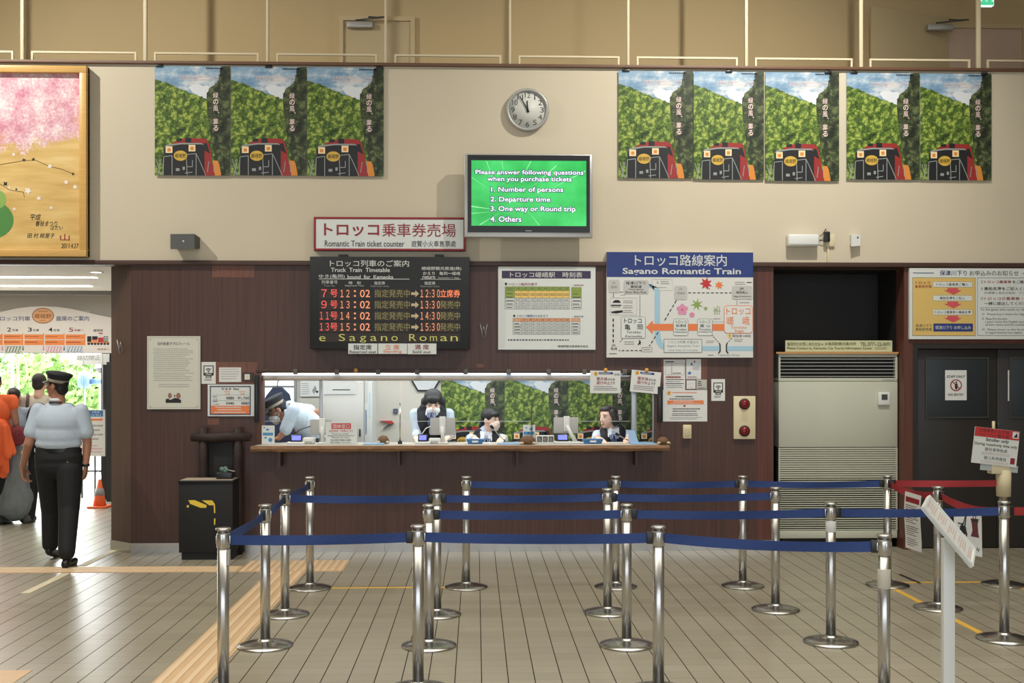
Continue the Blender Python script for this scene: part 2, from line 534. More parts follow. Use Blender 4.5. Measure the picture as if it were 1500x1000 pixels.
# patterned railing on the mezzanine edge
rl = thing('mezzanine_railing', 'cream railing of thin tall rods and low rails along the wall top', 'railing', (0, .09, ZW + .03))
zr = ZW + .03
rods = [-145, 33, 213, 392, 565, 747, 920, 1093, 1261, 1433, 1606]
wd = [.034, .034, .034, .026, .024, .022, .026, .03, .036, .042, .042]
for k, px in enumerate(rods):
    x = P(px, 50, .09).x
    MB().box(x - wd[k] / 2, x + wd[k] / 2, .075, .105, zr - .01, 7.3, M_RAIL, .004).build('rod', rl)
for k in range(len(rods) - 1):
    x0 = P(rods[k], 50, .09).x + .085; x1 = P(rods[k + 1], 50, .09).x - .085
    t = .009
    MB().box(x0, x1, .08, .1, zr + .095, zr + .095 + 2 * t, M_RAIL).box(x0, x0 + 2 * t, .08, .1, zr - .005, zr + .095, M_RAIL).box(x1 - 2 * t, x1, .08, .1, zr - .005, zr + .095, M_RAIL).build('low_rail', rl)

# floor markings ---------------------------------------------------
M_TACT = mat('tan_tactile_tile', (206, 174, 134), .5, noise=(5, .14, (1, 1, 1)))
M_TACTR = mat('tactile_ridge', (222, 196, 162), .5)
def ground_strip(name, label, cat, x0, x1, y0, y1, ridges, m, z=.003):
    mb = MB().box(x0, x1, y0, y1, -.002, z, m)
    if ridges == 'y':
        for k in range(4):
            x = x0 + (x1 - x0) * (k + .5) / 4
            mb.box(x - .017, x + .017, y0 + .02, y1 - .02, z - .001, z + .004, M_TACTR)
    elif ridges == 'x':
        for k in range(4):
            y = y0 + (y1 - y0) * (k + .5) / 4
            mb.box(x0 + .02, x1 - .02, y - .017, y + .017, z - .001, z + .004, M_TACTR)
    return tag(mb.build(name), label, cat)


ya, yb = G(400, 837).y, G(400, 829).y
xr = G(505, 832).x
ground_strip('tactile_strip', 'tan tactile paving strip running from the queue posts toward the viewer', 'tactile paving', -1.80, -1.49, -14, ya - .005, 'y', M_TACT)
ground_strip('tactile_strip', 'tan tactile paving strip running along the counter wall into the passage', 'tactile paving', -8.9, G(355, 832).x - .01, ya, yb, 'x', M_TACT)
x0 = G(355, 832).x; x1 = xr; yt = G(430, 821).y
mb = MB().box(x0, x1, ya, yt, -.002, .003, M_TACT)
for k in range(14):
    x = x0 + (x1 - x0) * (k + .5) / 14
    mb.box(x - .017, x + .017, ya + .02, yt - .02, .002, .007, M_TACTR)
tag(mb.build('tactile_pad'), 'tan ribbed tactile pad at the strip corner before the counter', 'tactile paving')
x0, x1 = -4.6, G(32, 992).x
ground_strip('tactile_strip', 'tan tactile paving corner at the bottom left edge of the floor', 'tactile paving', x0, x1, G(15, 1003).y, G(15, 982).y, None, M_TACT)
M_LINE = mat('cream_floor_line', (214, 204, 176), .6)
M_YTAPE = mat('yellow_floor_tape', (226, 180, 72), .5)
xl = G(97, 840).x
tag(MB().box(xl - .035, xl + .035, G(27, 869).y, G(97, 840).y, -.002, .004, M_LINE).build('floor_line'), 'cream line on the floor between the tactile strip and the viewer', 'floor marking')
tag(MB().box(xl - .035, xl + .035, G(115, 829).y, .2, -.002, .004, M_LINE).build('floor_line'), 'cream line on the floor from the tactile strip to the wall corner', 'floor marking')
a = G(470, 861); b = G(668, 861)
tag(MB().box(a.x, b.x, a.y - .018, a.y + .018, -.002, .002, M_YTAPE).build('floor_tape'), 'thin yellow tape line between two post bases at the left of the queue', 'floor tape')
a = G(1315, 853); b = G(1480, 853)
tag(MB().box(a.x, b.x, a.y - .02, a.y + .02, -.002, .002, M_YTAPE).build('floor_tape'), 'yellow tape line across the floor in front of the dark staff door', 'floor tape')
a = G(1305, 862); b = G(1446, 929); xm = (a.x + b.x) / 2
tag(MB().box(xm - .024, xm + .024, b.y, a.y + .1, -.002, .0015, M_YTAPE).build('floor_tape'), 'yellow tape line running from the belt posts toward the viewer beside the stroller area', 'floor tape')
a = G(1478, 855); b = G(1530, 876)
tag(MB().add([(a.x, a.y, .002), (a.x + .05, a.y, .002), (b.x + .05, b.y, .002), (b.x, b.y, .002)], [(3, 2, 1, 0)], M_YTAPE).build('floor_tape'), 'short piece of yellow tape beside the stroller sign post base', 'floor tape')
a = G(1318, 841); b = G(1348, 854)
mb = MB().add([(a.x - .015, a.y, .002), (a.x + .015, a.y, .002), (b.x + .015, b.y, .002), (b.x - .015, b.y, .002)], [(3, 2, 1, 0)], INK)
tag(mb.build('floor_slot'), 'short dark expansion slot in the floor near the air conditioner', 'floor slot')
# ================================================================== things on the wall
class Board:
    """a sign: its board, and its printing as a child called lettering"""
    def __init__(s, name, label, cat, x0, y0, x1, y1, yp, th, m, crop=(0, 0, 1), group=None, bev=0, rot=0, letter='lettering', wall=True, frame=None):
        s.c = crop; s.yp = yp
        x0, y0 = s.px(x0, y0); x1, y1 = s.px(x1, y1)
        s.pxc, s.pyc = (x0 + x1) / 2, (y0 + y1) / 2
        T = None
        if rot:
            c = P(s.pxc, s.pyc, yp); T = MX.Translation(c) @ MX.Rotation(R(rot), 4, 'Y') @ MX.Translation(-c)
        s.T = T
        a = s.w(x0, y0, False); b = s.w(x1, y1, False)
        s.a, s.bb = a, b
        mb = MB(T).box(a[0], b[0], yp, yp + th, b[1], a[1], m, bev)
        s.o = tag(mb.build(name), label, cat, group)
        s.l = MB(T); s.letter = letter; s.lv = 0
        if frame:
            fm, fw, ft = frame; f = MB(T); X0, X1, Z0, Z1 = a[0], b[0], b[1], a[1]
            f.box(X0, X1, yp - ft, yp + th, Z1 - fw, Z1, fm, .003).box(X0, X1, yp - ft, yp + th, Z0, Z0 + fw, fm, .003)
            f.box(X0, X0 + fw, yp - ft, yp + th, Z0 + fw, Z1 - fw, fm, .003).box(X1 - fw, X1, yp - ft, yp + th, Z0 + fw, Z1 - fw, fm, .003)
            f.build('frame', s.o)
    def px(s, u, v):
        return s.c[0] + u / s.c[2], s.c[1] + v / s.c[2]
    def w(s, u, v, crop=True):
        if crop: u, v = s.px(u, v)
        p = P(u, s.pyc, s.yp); q = P(s.pxc, v, s.yp)
        return p.x, q.z
    def y(s, lv):
        return s.yp - .0008 - .0007 * lv
    def t(s, body, x0, y0, x1, y1, m=INK, bold=0.0, lv=2, shear=0.0):
        a = s.w(x0, y1); b = s.w(x1, y0)
        s.l.text(body, a[0], a[1], b[0], b[1], s.y(lv), m, bold, shear); return s
    def r(s, x0, y0, x1, y1, m, lv=1):
        a = s.w(x0, y1); b = s.w(x1, y0)
        s.l.flat([(a[0], a[1]), (b[0], a[1]), (b[0], b[1]), (a[0], b[1])], s.y(lv), m); return s
    def box(s, x0, y0, x1, y1, m, t=2, lv=1, fill=None):
        if fill: s.r(x0, y0, x1, y1, fill, lv)
        lv += .3
        s.r(x0, y0, x1, y0 + t, m, lv).r(x0, y1 - t, x1, y1, m, lv).r(x0, y0 + t, x0 + t, y1 - t, m, lv).r(x1 - t, y0 + t, x1, y1 - t, m, lv); return s
    def poly(s, pts, m, lv=1):
        q = [s.w(*p) for p in pts]
        ar = sum(q[i][0] * q[(i + 1) % len(q)][1] - q[(i + 1) % len(q)][0] * q[i][1] for i in range(len(q)))
        if ar < 0: q = q[::-1]
        s.l.flat(q, s.y(lv), m); return s
    def disc(s, x, y, rx, ry, m, lv=1, n=28):
        return s.poly([(x + rx * math.cos(2 * PI * k / n), y + ry * math.sin(2 * PI * k / n)) for k in range(n)], m, lv)
    def line(s, x0, y0, x1, y1, wd, m, lv=1, dash=None):
        L = math.hypot(x1 - x0, y1 - y0); dx, dy = (x1 - x0) / L, (y1 - y0) / L
        segs = [(0, L)] if not dash else []
        if dash:
            p = 0
            while p < L: segs.append((p, min(L, p + dash[0]))); p += dash[0] + dash[1]
        nx, ny = -dy * wd / 2, dx * wd / 2
        for p, q in segs:
            ax, ay, bx, by = x0 + dx * p, y0 + dy * p, x0 + dx * q, y0 + dy * q
            s.poly([(ax + nx, ay + ny), (bx + nx, by + ny), (bx - nx, by - ny), (ax - nx, ay - ny)], m, lv)
        return s
    def dashes(s, x0, y0, x1, y1, rows, m=FAINT, lv=1, h=.42, wmin=.02, wmax=.06):
        """rows of print too small to read in the photograph"""
        dy = (y1 - y0) / rows
        for i in range(rows):
            y = y0 + dy * (i + .5); x = x0 + random.random() * .04 * (x1 - x0)
            end = x1 - random.random() * .25 * (x1 - x0)
            while x < end:
                wd = random.uniform(wmin, wmax) * (x1 - x0)
                s.r(x, y - dy * h / 2, min(end, x + wd), y + dy * h / 2, m, lv); x += wd + .012 * (x1 - x0)
        return s
    def done(s):
        if s.l.v: s.l.build(s.letter, s.o)
        return s.o


# ---- route sign over the counter
C5 = (440, 300, 4.347)
b = Board('ticket_counter_sign', 'white sign with dark red border naming the romantic train ticket counter', 'sign', 85, 78, 1052, 292, -.05, .05, WHITE, C5, frame=(RED, .021, .004))
b.t('トロッコ', 150, 120, 502, 200, RED, .02).t('乗車券売場', 520, 118, 990, 203, RED, .008)
b.t('Romantic Train ticket counter', 155, 228, 662, 266, DGREY, .008).t('遊覽小火車售票處', 706, 227, 990, 266, DGREY, .004).done()

# ---- LED timetable board
LEDR = mat('led_red', (235, 92, 84), .6, emit=.5)
LEDO = mat('led_orange', (240, 150, 112), .6, emit=.5)
LEDOO = mat('led_bright_orange', (245, 130, 90), .6, emit=.6)
LEDY = mat('led_dim_green', (128, 122, 76), .6, emit=.3)
LEDG = mat('led_yellow_green', (176, 176, 96), .6, emit=.35)
LEDBG = mat('led_cell', (52, 44, 42), .7)
LWHITE = mat('white_print', (206, 208, 204), .6)
b = Board('departure_board', 'black electronic timetable board with glowing red and orange train times', 'timetable board', 60, 330, 1078, 918, -.16, .16, mat('board_black', (22, 25, 28), .55), C5, bev=.006)
b.t('トロッコ列車のご案内', 188, 352, 692, 394, LWHITE, .02).t('Truck  Train  Timetable', 195, 401, 570, 428, LWHITE, .015)
b.t('ゆき(亀岡)', 118, 443, 282, 470, LWHITE, .015).t('bound  for  Kameoka', 300, 446, 592, 472, LWHITE, .015).r(118, 470, 695, 474, LWHITE)
b.t('嵯峨野観光鉄道(株)', 773, 392, 1025, 418, LWHITE, .02).t('かえり', 780, 425, 856, 446, LWHITE, .01).t('亀岡━嵯峨', 885, 424, 1018, 446, LWHITE, .01)
b.t('return', 778, 450, 858, 469, LWHITE, .015).t('Kameoka ━ Saga', 878, 458, 1012, 469, LWHITE).r(765, 471, 1022, 474, LWHITE)
b.t('列車番号', 135, 481, 237, 504, LWHITE).t('Train No.', 148, 509, 222, 521, FAINT).t('時　刻', 308, 487, 384, 507, LWHITE, .02).t('Departure Time', 285, 510, 405, 522, LWHITE)
b.t('指定券', 470, 487, 540, 508, LWHITE, .02).t('Reservation ticket', 447, 511, 565, 523, FAINT).t('指定券', 790, 487, 860, 508, LWHITE, .02).t('Reservation ticket', 766, 511, 885, 523, FAINT)
for k, (n, t1, t2) in enumerate((('7', '12', '12:30'), ('9', '13', '13:30'), ('11', '14', '14:30'), ('13', '15', '15:30'))):
    y0 = 534 + k * 71; y1 = y0 + 62
    b.r(120, y0, 445, y1, LEDBG).r(468, y0, 698, y1, LEDBG).r(763, y0, 1018, y1, LEDBG)
    y0 += 5; y1 -= 8
    x = 134 if len(n) == 1 else 124
    fw = lambda q_: ''.join(ch if ch == ':' else chr(ord(ch) + 0xfee0) for ch in q_)
    n, t1 = fw(n), fw(t1)
    b.t(n, x, y0, 168 if len(n) == 1 else 182, y1, LEDR).t('号', 190, y0, 237, y1, LEDR, .01)
    b.t(t1, 255, y0 + 2, 313, y1, LEDO).t(':', 341, y0 + 4, 354, y1 - 2, LEDO, .01).t('02', 380, y0 + 2, 444, y1, LEDO)
    b.t('指定発売中', 472, y0, 697, y1, LEDY, .004)
    b.poly([(706, y0 + 17), (732, y0 + 17), (732, y0 + 4), (755, y0 + 26), (732, y0 + 48), (732, y0 + 34), (706, y0 + 34)], mat('arrow_tan', (196, 178, 140), .6) if k == 0 else bpy.data.materials['arrow_tan'])
    b.t(fw(t2), 765, y0, 888, y1, LEDO)
    if k == 0: b.t('立席券', 890, y0, 1017, y1, LEDOO, .014)
    else: b.t('発売中', 890, y0, 1017, y1, LEDY, .004)
b.r(120, 815, 1018, 872, LEDBG)
for i, cc in enumerate('e'): b.t(cc, 120, 836, 160, 868, LEDG, -.005)
for i, (cc, up, dn) in enumerate((('S', 0, 0), ('a', 1, 0), ('g', 1, 1), ('a', 1, 0), ('n', 1, 0), ('o', 1, 0))):
    b.t(cc, 245 + i * 67, 822 + up * 13, 285 + i * 67, 866 + dn * 10, LEDG, -.005)
for i, (cc, up) in enumerate((('R', 0), ('o', 1), ('m', 1), ('a', 1), ('n', 1))):
    b.t(cc, 693 + i * 66, 822 + up * 13, 738 + i * 66, 866, LEDG, -.005)
led = b.done()
hb = MB()
for u in (272, 885):
    a = P(440 + (u - 28) / 4.347, 376, -.1); c = P(440 + (u + 28) / 4.347, 372, -.1)
    hb.box(a.x, c.x, -.12, -.02, a.z - .01, a.z + .022, BLACK, .003)
hb.build('hanger', led)
GR = 'ticket availability plates under the departure board'
b = Board('availability_plate', 'small white plate under the timetable board reading reserved seat', 'sign plate', 305, 882, 490, 948, -.17, .012, WHITE, C5, GR)
b.t('指定席', 338, 890, 453, 922, INK, .02).t('Reserved seat', 314, 926, 482, 944, DGREY, .01).done()
b = Board('availability_plate', 'small white plate under the timetable board reading standing in orange', 'sign plate', 495, 882, 680, 948, -.17, .012, WHITE, C5, GR)
b.t('立 席', 540, 888, 630, 922, ORANGE, .01).t('Standing', 528, 925, 644, 944, ORANGE, .01).done()
b = Board('availability_plate', 'small white plate under the timetable board reading sold out in red', 'sign plate', 683, 882, 866, 950, -.17, .012, WHITE, C5, GR)
b.t('満 席', 728, 888, 818, 922, RED, .02).t('Sold out', 714, 926, 830, 944, DGREY, .01).done()

# ---- printed timetable
C6 = (720, 385, 7.406)
MAUVE = mat('dark_mauve', (58, 46, 76), .5)
TGREEN = mat('table_green', (138, 160, 72), .6)
TPEACH = mat('table_peach', (222, 158, 116), .6)
b = Board('timetable_poster', 'white timetable poster with green and orange tables beside the departure board', 'timetable', 72, 40, 1128, 940, -.02, .02, WHITE, C6)
b.r(112, 86, 1076, 168, MAUVE).t('トロッコ嵯峨駅　時刻表', 200, 98, 985, 158, LWHITE, .02)
b.r(146, 216, 168, 242, INK).t('トロッコ亀岡方面行', 190, 216, 494, 246, RED, .015)
b.t('・臨時列車', 880, 232, 998, 250, RED, .015)
b.r(148, 258, 846, 302, TGREEN).r(148, 302, 250, 380, TGREEN).r(250, 302, 846, 380, YELLOW)
b.r(868, 264, 974, 380, TGREEN)
TL = mat('table_line', (96, 98, 88), .6)
for y in (258, 302, 380, 420, 460, 500): b.r(146, y - 1.5, 848, y + 1.5, TL, 1.5)
for x in [148, 250] + [250 + 74.5 * i for i in range(1, 9)]: b.r(x - 1.5, 258, x + 1.5, 500, TL, 1.5)
for y in (264, 302, 380, 420, 460, 500): b.r(868, y - 1.5, 974, y + 1.5, TL, 1.5)
for x in (868, 974): b.r(x - 1.5, 264, x + 1.5, 500, TL, 1.5)
for i in range(8):
    x = 255 + i * 74.5
    b.t(str(2 * i + 1) + '号', x + 14, 268, x + 54, 292, DGREY)
    b.t('%d:02' % (9 + i), x + 3, 328, x + 62, 356, DGREY, .01)
    for k, mm in enumerate(('05', '13', '25')): b.t('%d:%s' % (9 + i, mm), x + 5, 390 + 40 * k, x + 58, 411 + 40 * k, DGREY)
b.dashes(158, 316, 240, 500, 5, DGREY, 1.6, .22, .1, .25).dashes(878, 316, 965, 500, 5, DGREY, 1.6, .22, .1, .25).dashes(158, 268, 244, 296, 2, DGREY, 1.6, .4)
b.r(236, 562, 256, 586, INK).t('トロッコ亀岡からおかえり', 280, 560, 610, 588, NAVY, .01).t('・臨時列車', 880, 572, 998, 590, DGREY, .01)
b.r(234, 600, 850, 634, TPEACH).r(868, 600, 958, 634, TPEACH)
for y in (600, 634, 670, 704, 738, 774): b.r(232, y - 1.5, 852, y + 1.5, TL, 1.5).r(866, y - 1.5, 960, y + 1.5, TL, 1.5)
for x in [234, 322] + [322 + 66 * i for i in range(1, 9)]: b.r(x - 1.5, 600, x + 1.5, 774, TL, 1.5)
for x in (868, 958): b.r(x - 1.5, 600, x + 1.5, 774, TL, 1.5)
for i in range(8):
    x = 326 + i * 66
    b.t(str(2 * i + 2) + '号', x + 12, 608, x + 48, 628, DGREY)
    for k, mm in enumerate(('30', '42', '50', '58')): b.t('%d:%s' % (9 + i, mm), x + 6, 643 + 35 * k, x + 52, 661 + 35 * k, DGREY)
b.dashes(244, 640, 316, 774, 4, DGREY, 1.6, .25, .1, .25).dashes(876, 640, 952, 774, 4, DGREY, 1.6, .25, .1, .25)
b.dashes(150, 822, 1040, 848, 1, DGREY, 1, .55, .01, .03).t('嵯峨野観光鉄道株式会社', 720, 890, 1048, 916, INK, .015).done()

# ---- route map
CR = (880, 360, 3.45)
b = Board('route_map_sign', 'white route map sign with blue title band and orange arrow above the counter', 'map sign', 30, 32, 770, 564, -.05, .05, mat('map_white', (214, 215, 210), .5), CR)
b.r(30, 32, 770, 158, NAVY).t('トロッコ路線案内', 172, 44, 636, 102, LWHITE, .022).t('Sagano Romantic Train', 110, 112, 708, 152, LWHITE, .02)
RIV = mat('river_blue', (158, 196, 214), .6)
b.poly([(272, 226), (300, 226), (300, 440), (304, 470), (318, 496), (340, 506), (604, 506), (604, 530), (330, 530), (300, 516), (280, 488), (272, 450)], RIV)
b.poly([(240, 192), (262, 192), (272, 226), (300, 226), (288, 210), (260, 212), (240, 212)], RIV).r(636, 506, 770, 530, RIV)
b.poly([(228, 411), (263, 376), (263, 394), (640, 394), (640, 428), (263, 428), (263, 446)], ORANGE, 2)
MW = WHITE


def rbox(x0, y0, x1, y1, edge, t=2, fill=MW, lv=3, r=9):
    def rr(d):
        o = []
        for cx, cy, a0 in ((x1 - r, y0 + r, -90), (x1 - r, y1 - r, 0), (x0 + r, y1 - r, 90), (x0 + r, y0 + r, 180)):
            for k in range(5):
                a = R(a0 + 22.5 * k); o.append((cx + (r - d) * math.cos(a), cy + (r - d) * math.sin(a)))
        return o
    b.poly(rr(0), edge, lv); b.poly(rr(t), fill, lv + 1)


MLG = mat('map_light_grey', (190, 190, 186), .6)
rbox(102, 358, 226, 468, GREY); b.t('トロッコ', 118, 366, 206, 392, INK, .01, 6).t('亀　岡', 120, 396, 212, 424, INK, .01, 6).t('Torokko', 130, 430, 202, 442, INK, 0, 6).t('Kameoka', 124, 451, 208, 462, INK, 0, 6)
rbox(366, 368, 442, 454, GREY); b.t('トロッコ', 378, 376, 432, 391, INK, 0, 6).t('保津峡', 378, 395, 432, 411, INK, 0, 6).t('Torokko', 374, 416, 434, 427, INK, 0, 6).t('Hozukyo', 372, 430, 438, 442, INK, 0, 6)
rbox(488, 368, 564, 454, GREY); b.t('トロッコ', 500, 376, 552, 391, INK, 0, 6).t('嵐 山', 500, 395, 552, 411, INK, 0, 6).t('Torokko', 497, 416, 556, 427, INK, 0, 6).t('Arashiyama', 493, 430, 560, 440, INK, 0, 6)
rbox(622, 300, 768, 442, ORANGE, 3, MW, 3, 16); b.t('トロッコ', 634, 312, 756, 348, ORANGE, .01, 6).t('嵯　峨', 636, 356, 752, 398, ORANGE, .01, 6).t('Torokko', 656, 404, 738, 418, ORANGE, 0, 6).t('Saga', 676, 422, 722, 438, ORANGE, 0, 6)
rbox(116, 174, 242, 244, MLG, 1, MLG); b.t('保津川下り', 126, 180, 226, 197, INK, 0, 6).t('乗船場', 150, 200, 206, 214, INK, .005, 6).t('Hozu-gawa', 140, 216, 216, 226, INK, 0, 6).t('River Boat Ride', 126, 229, 230, 239, INK, 0, 6)
rbox(40, 172, 96, 238, MLG, 1, MLG); b.t('JR', 56, 182, 78, 196, FAINT, 0, 6).t('嵯峨', 52, 202, 82, 216, FAINT, 0, 6)
rbox(372, 202, 436, 272, MLG, 1, MLG); b.t('JR', 392, 212, 414, 226, FAINT, 0, 6).t('保津峡', 384, 232, 426, 246, FAINT, 0, 6)
rbox(662, 202, 766, 270, MLG, 1, MLG); b.t('JR', 700, 210, 724, 224, INK, 0, 6).t('嵯峨嵐山', 684, 228, 742, 241, INK, 0, 6).t('Saga-Arashiyama', 672, 250, 760, 260, INK, 0, 6)
b.t('JR', 54, 498, 76, 510, INK, 0, 4).t('馬堀', 50, 513, 82, 526, INK, 0, 4).dashes(42, 540, 90, 550, 1, DGREY)
b.line(442, 237, 660, 237, 4, INK, 2, (14, 9)).line(382, 276, 318, 384, 5, INK, 2, (16, 9)).line(290, 436, 246, 506, 5, INK, 2, (16, 9)).line(208, 529, 92, 529, 4, INK, 2, (14, 8)).line(63, 488, 63, 360, 6, INK, 2, (16, 10)).line(63, 260, 63, 240, 3, INK)
b.line(198, 356, 198, 250, 3, INK, 2, (8, 5)).line(112, 234, 92, 234, 2, INK, 2).line(96, 486, 112, 468, 3, INK, 2, (8, 5)).line(688, 296, 688, 276, 3, INK, 2, (7, 4)).line(560, 448, 598, 490, 3, INK, 2, (9, 5)).line(662, 466, 636, 494, 3, INK, 2, (9, 5)).line(560, 383, 622, 383, 2, INK, 2, (5, 4))
b.poly([(596, 490), (600, 488), (606, 500), (606, 534), (596, 544), (592, 541), (600, 530), (600, 504)], INK, 3).poly([(642, 490), (638, 488), (632, 500), (632, 534), (642, 544), (646, 541), (638, 530), (638, 504)], INK, 3)
b.box(46, 262, 182, 350, MLG, 2)
b.dashes(112, 274, 166, 292, 2).dashes(112, 298, 166, 318, 2).dashes(112, 322, 166, 342, 2)
b.poly([(60, 286), (66, 278), (76, 274), (92, 275), (100, 284), (100, 288), (60, 288)], INK).r(52, 298, 104, 304, INK).dashes(52, 306, 110, 312, 1, INK).poly([(50, 334), (76, 328), (110, 326), (112, 336), (80, 342), (56, 340)], INK)
b.box(258, 168, 362, 226, MLG, 2).dashes(300, 176, 354, 196, 2).dashes(276, 206, 346, 214, 1).poly([(282, 190), (286, 176), (292, 190)], FAINT)
b.box(206, 512, 260, 536, GREY, 2).dashes(214, 518, 252, 530, 1)
b.box(318, 470, 512, 540, GREY, 3, 2, WHITE).t('トロッコ列車 片道25分', 342, 478, 494, 493, FAINT, 0, 4).t('Sagano Romantic Train', 336, 500, 498, 513, FAINT, 0, 4).t('One way 25 minutes', 342, 522, 490, 534, FAINT, 0, 4)
b.dashes(118, 480, 178, 502, 2).dashes(672, 468, 722, 486, 2).dashes(532, 476, 582, 492, 2).dashes(98, 246, 130, 252, 1).dashes(676, 178, 734, 198, 2).poly([(738, 182), (762, 182), (762, 186), (738, 186)], INK).dashes(540, 548, 574, 556, 1, DGREY).t('Togetsukyo Bridge', 590, 546, 702, 558, FAINT).dashes(568, 362, 612, 374, 1).dashes(700, 280, 752, 292, 1)
b.disc(651, 455, 10, 10, YELLOW, 3).t('!', 649, 449, 653, 461, INK, .02, 5).t('現在地 HERE', 664, 448, 758, 461, INK, .01)
b.poly([(186, 500), (194, 486), (192, 478), (199, 476), (201, 484), (207, 490), (200, 490), (203, 502), (196, 496), (190, 502)], INK)


def leaf(cx, cy, r, m, n=7, rot=0, spike=.42):
    pts = []
    for k in range(n * 2):
        a = R(rot) + PI * k / n
        q = r if k % 2 == 0 else r * spike
        pts.append((cx + q * math.sin(a), cy - q * math.cos(a)))
    b.poly(pts, m, 2)


leaf(532, 190, 33, BRIGHTRED, 7, 12, .5); leaf(598, 198, 23, ORANGE, 7, -10, .5); b.line(538, 205, 552, 220, 3, BRIGHTRED, 2)
leaf(486, 296, 33, GREEN, 7, 8, .34); leaf(530, 316, 14, GREEN, 7, 0, .34)
for cx, cy, r in ((412, 322, 30), (461, 348, 15)):
    for k in range(5):
        a = R(72 * k); b.disc(cx + r * .58 * math.sin(a), cy - r * .58 * math.cos(a), r * .4, r * .4, PINK, 2 + .2 * k, 14)
    b.disc(cx, cy, r * .14, r * .14, BRIGHTRED, 4, 10)
for x in (572, 580, 588, 598): b.r(x, 300 + (x % 7) * 2, x + 3, 348, GREEN).r(x - 3, 322 + (x % 5) * 2, x + 9, 324 + (x % 5) * 2, GREEN)
b.done()

# ---- framed painting (generic blossom scene on gold)
def painting_material():
    m = mat('blossom_painting', (214, 170, 90), .6); t = NT(m)
    tc = t.n('TexCoord'); sp = t.n('SeparateXYZ'); t.l(tc.outputs['Object'], sp.inputs[0])
    n1 = t.noise(tc.outputs['Object'], 2.2, 6, .7); n2 = t.noise(tc.outputs['Object'], 38, 6, .75); n3 = t.noise(tc.outputs['Object'], 6, 3, .6)
    nx = t.noise(t.scaled((1.5, 1, 9)), 1.5, 4)
    gold = t.ramp(nx, [(.3, rgb(196, 158, 88)), (.55, rgb(212, 178, 108)), (.75, rgb(222, 194, 134))])
    pink = t.ramp(t.math('ADD', t.math('MULTIPLY', n2, .55), t.math('MULTIPLY', n3, .5)), [(.38, rgb(190, 110, 136)), (.48, rgb(210, 150, 166)), (.56, rgb(222, 188, 194)), (.64, rgb(234, 222, 220))])
    v = t.math('ADD', t.math('SUBTRACT', sp.outputs[2], 1.06), t.math('MULTIPLY', t.math('SUBTRACT', n1, .5), 1.1))
    v = t.math('ADD', v, t.math('MULTIPLY', sp.outputs[0], -.16))
    v = t.math('ADD', v, t.math('MULTIPLY', t.math('SUBTRACT', n2, .5), .5))
    t.l(t.mix(t.math('MULTIPLY', t.math('ADD', v, .04), 9), gold, pink), t.b.inputs['Base Color'])
    return m


M_FRAME = mat('golden_wood_frame', (208, 164, 92), .4, noise=(4, .15, (1, 1, 12)))
b = Board('framed_painting', 'large painting of pink blossom on gold in a golden wooden frame', 'painting', -150, 97, 129, 376, -.05, .045, painting_material(), frame=(M_FRAME, .066, .05), letter='paint_marking')
b.disc(-14, 322, 34, 28, mat('painted_green', (74, 132, 62), .6), 1).disc(-2, 292, 11, 13, mat('painted_lime', (132, 168, 82), .6), 1.4)
PW = mat('painted_white', (232, 222, 210), .6); PBR = mat('painted_branch', (110, 76, 40), .6)
for x0, y0, x1, y1 in ((0, 241, 34, 235), (34, 235, 52, 234), (52, 234, 72, 243), (72, 243, 90, 247), (90, 247, 108, 254), (0, 269, 14, 278), (14, 278, 34, 281), (34, 281, 36, 289)):
    b.line(x0, y0, x1, y1, .8, PBR, 1)
for x, y, r in ((73, 243, 4), (41, 279, 6), (97, 266, 4), (57, 290, 4), (110, 273, 4), (75, 304, 3), (21, 306, 3), (20, 226, 3), (14, 274, 2)): leaf(x, y, r, PW, 5, 20 * x, .5)
for x, y, r in ((35, 234, 3), (49, 233, 3), (107, 254, 2.5), (8, 269, 4), (24, 277, 2)): leaf(x, y, r, INK, 4, 17 * x, .5)
b.t('平成', 44, 313, 60, 322, INK, 0, 2, .2).t('春秋まつり', 52, 323, 84, 331, INK, 0, 2, .2).t('ぼだい', 74, 330, 92, 336, INK, 0, 2, .2).t('田 村 絵里子', 40, 341, 80, 348, INK, 0, 2, .2).t('2011.4.27', 90, 356, 115, 363, INK, 0, 2, .15).t('山', 88, 342, 102, 352, RED)
b.done()

# ---- wall clock, 11:55
cx, cy = 772.5, 162
c = P(cx, cy, 0); rr = 31.2 / 150.3
ck = thing('wall_clock', 'round white wall clock with silver rim above the television', 'clock', c)
MB().lathe([(rr * .93, 0), (rr, .01), (rr, .045), (rr * .95, .058), (rr * .86, .05), (rr * .86, .03)], SILVER, (c.x, -.001, c.z), 48, 'y').build('case', ck)
M_DIAL = mat('clock_dial', (206, 207, 198), .5)
dl_ = MB().lathe([(rr * .88, .03), (rr * .88, .034)], M_DIAL, (c.x, 0, c.z), 40, 'y')
dial = dl_.build('dial', ck)
nm = MB()
for h in range(1, 13):
    a = R(30 * h); q = rr * .68
    tx, tz = c.x + q * math.sin(a), c.z + q * math.cos(a)
    hw = .018 if h < 10 else .026
    nm.text(str(h), tx - hw * (.25 if h in (1,) else 1), tz - .025, tx + hw * (.25 if h in (1,) else 1), tz + .025, -.0352, INK, -.004)
for k in range(60):
    a = R(6 * k); q0 = rr * (.80 if k % 5 == 0 else .83)
    d_ = V((math.sin(a), 0, math.cos(a))); e = V((d_.z, 0, -d_.x)) * .0012
    p0 = c + d_ * q0; p1 = c + d_ * rr * .85
    nm.add([(p0.x - e.x, -.0352, p0.z - e.z), (p1.x - e.x, -.0352, p1.z - e.z), (p1.x + e.x, -.0352, p1.z + e.z), (p0.x + e.x, -.0352, p0.z + e.z)], [(0, 1, 2, 3), (3, 2, 1, 0)], INK)
nm.build('numerals', dial)
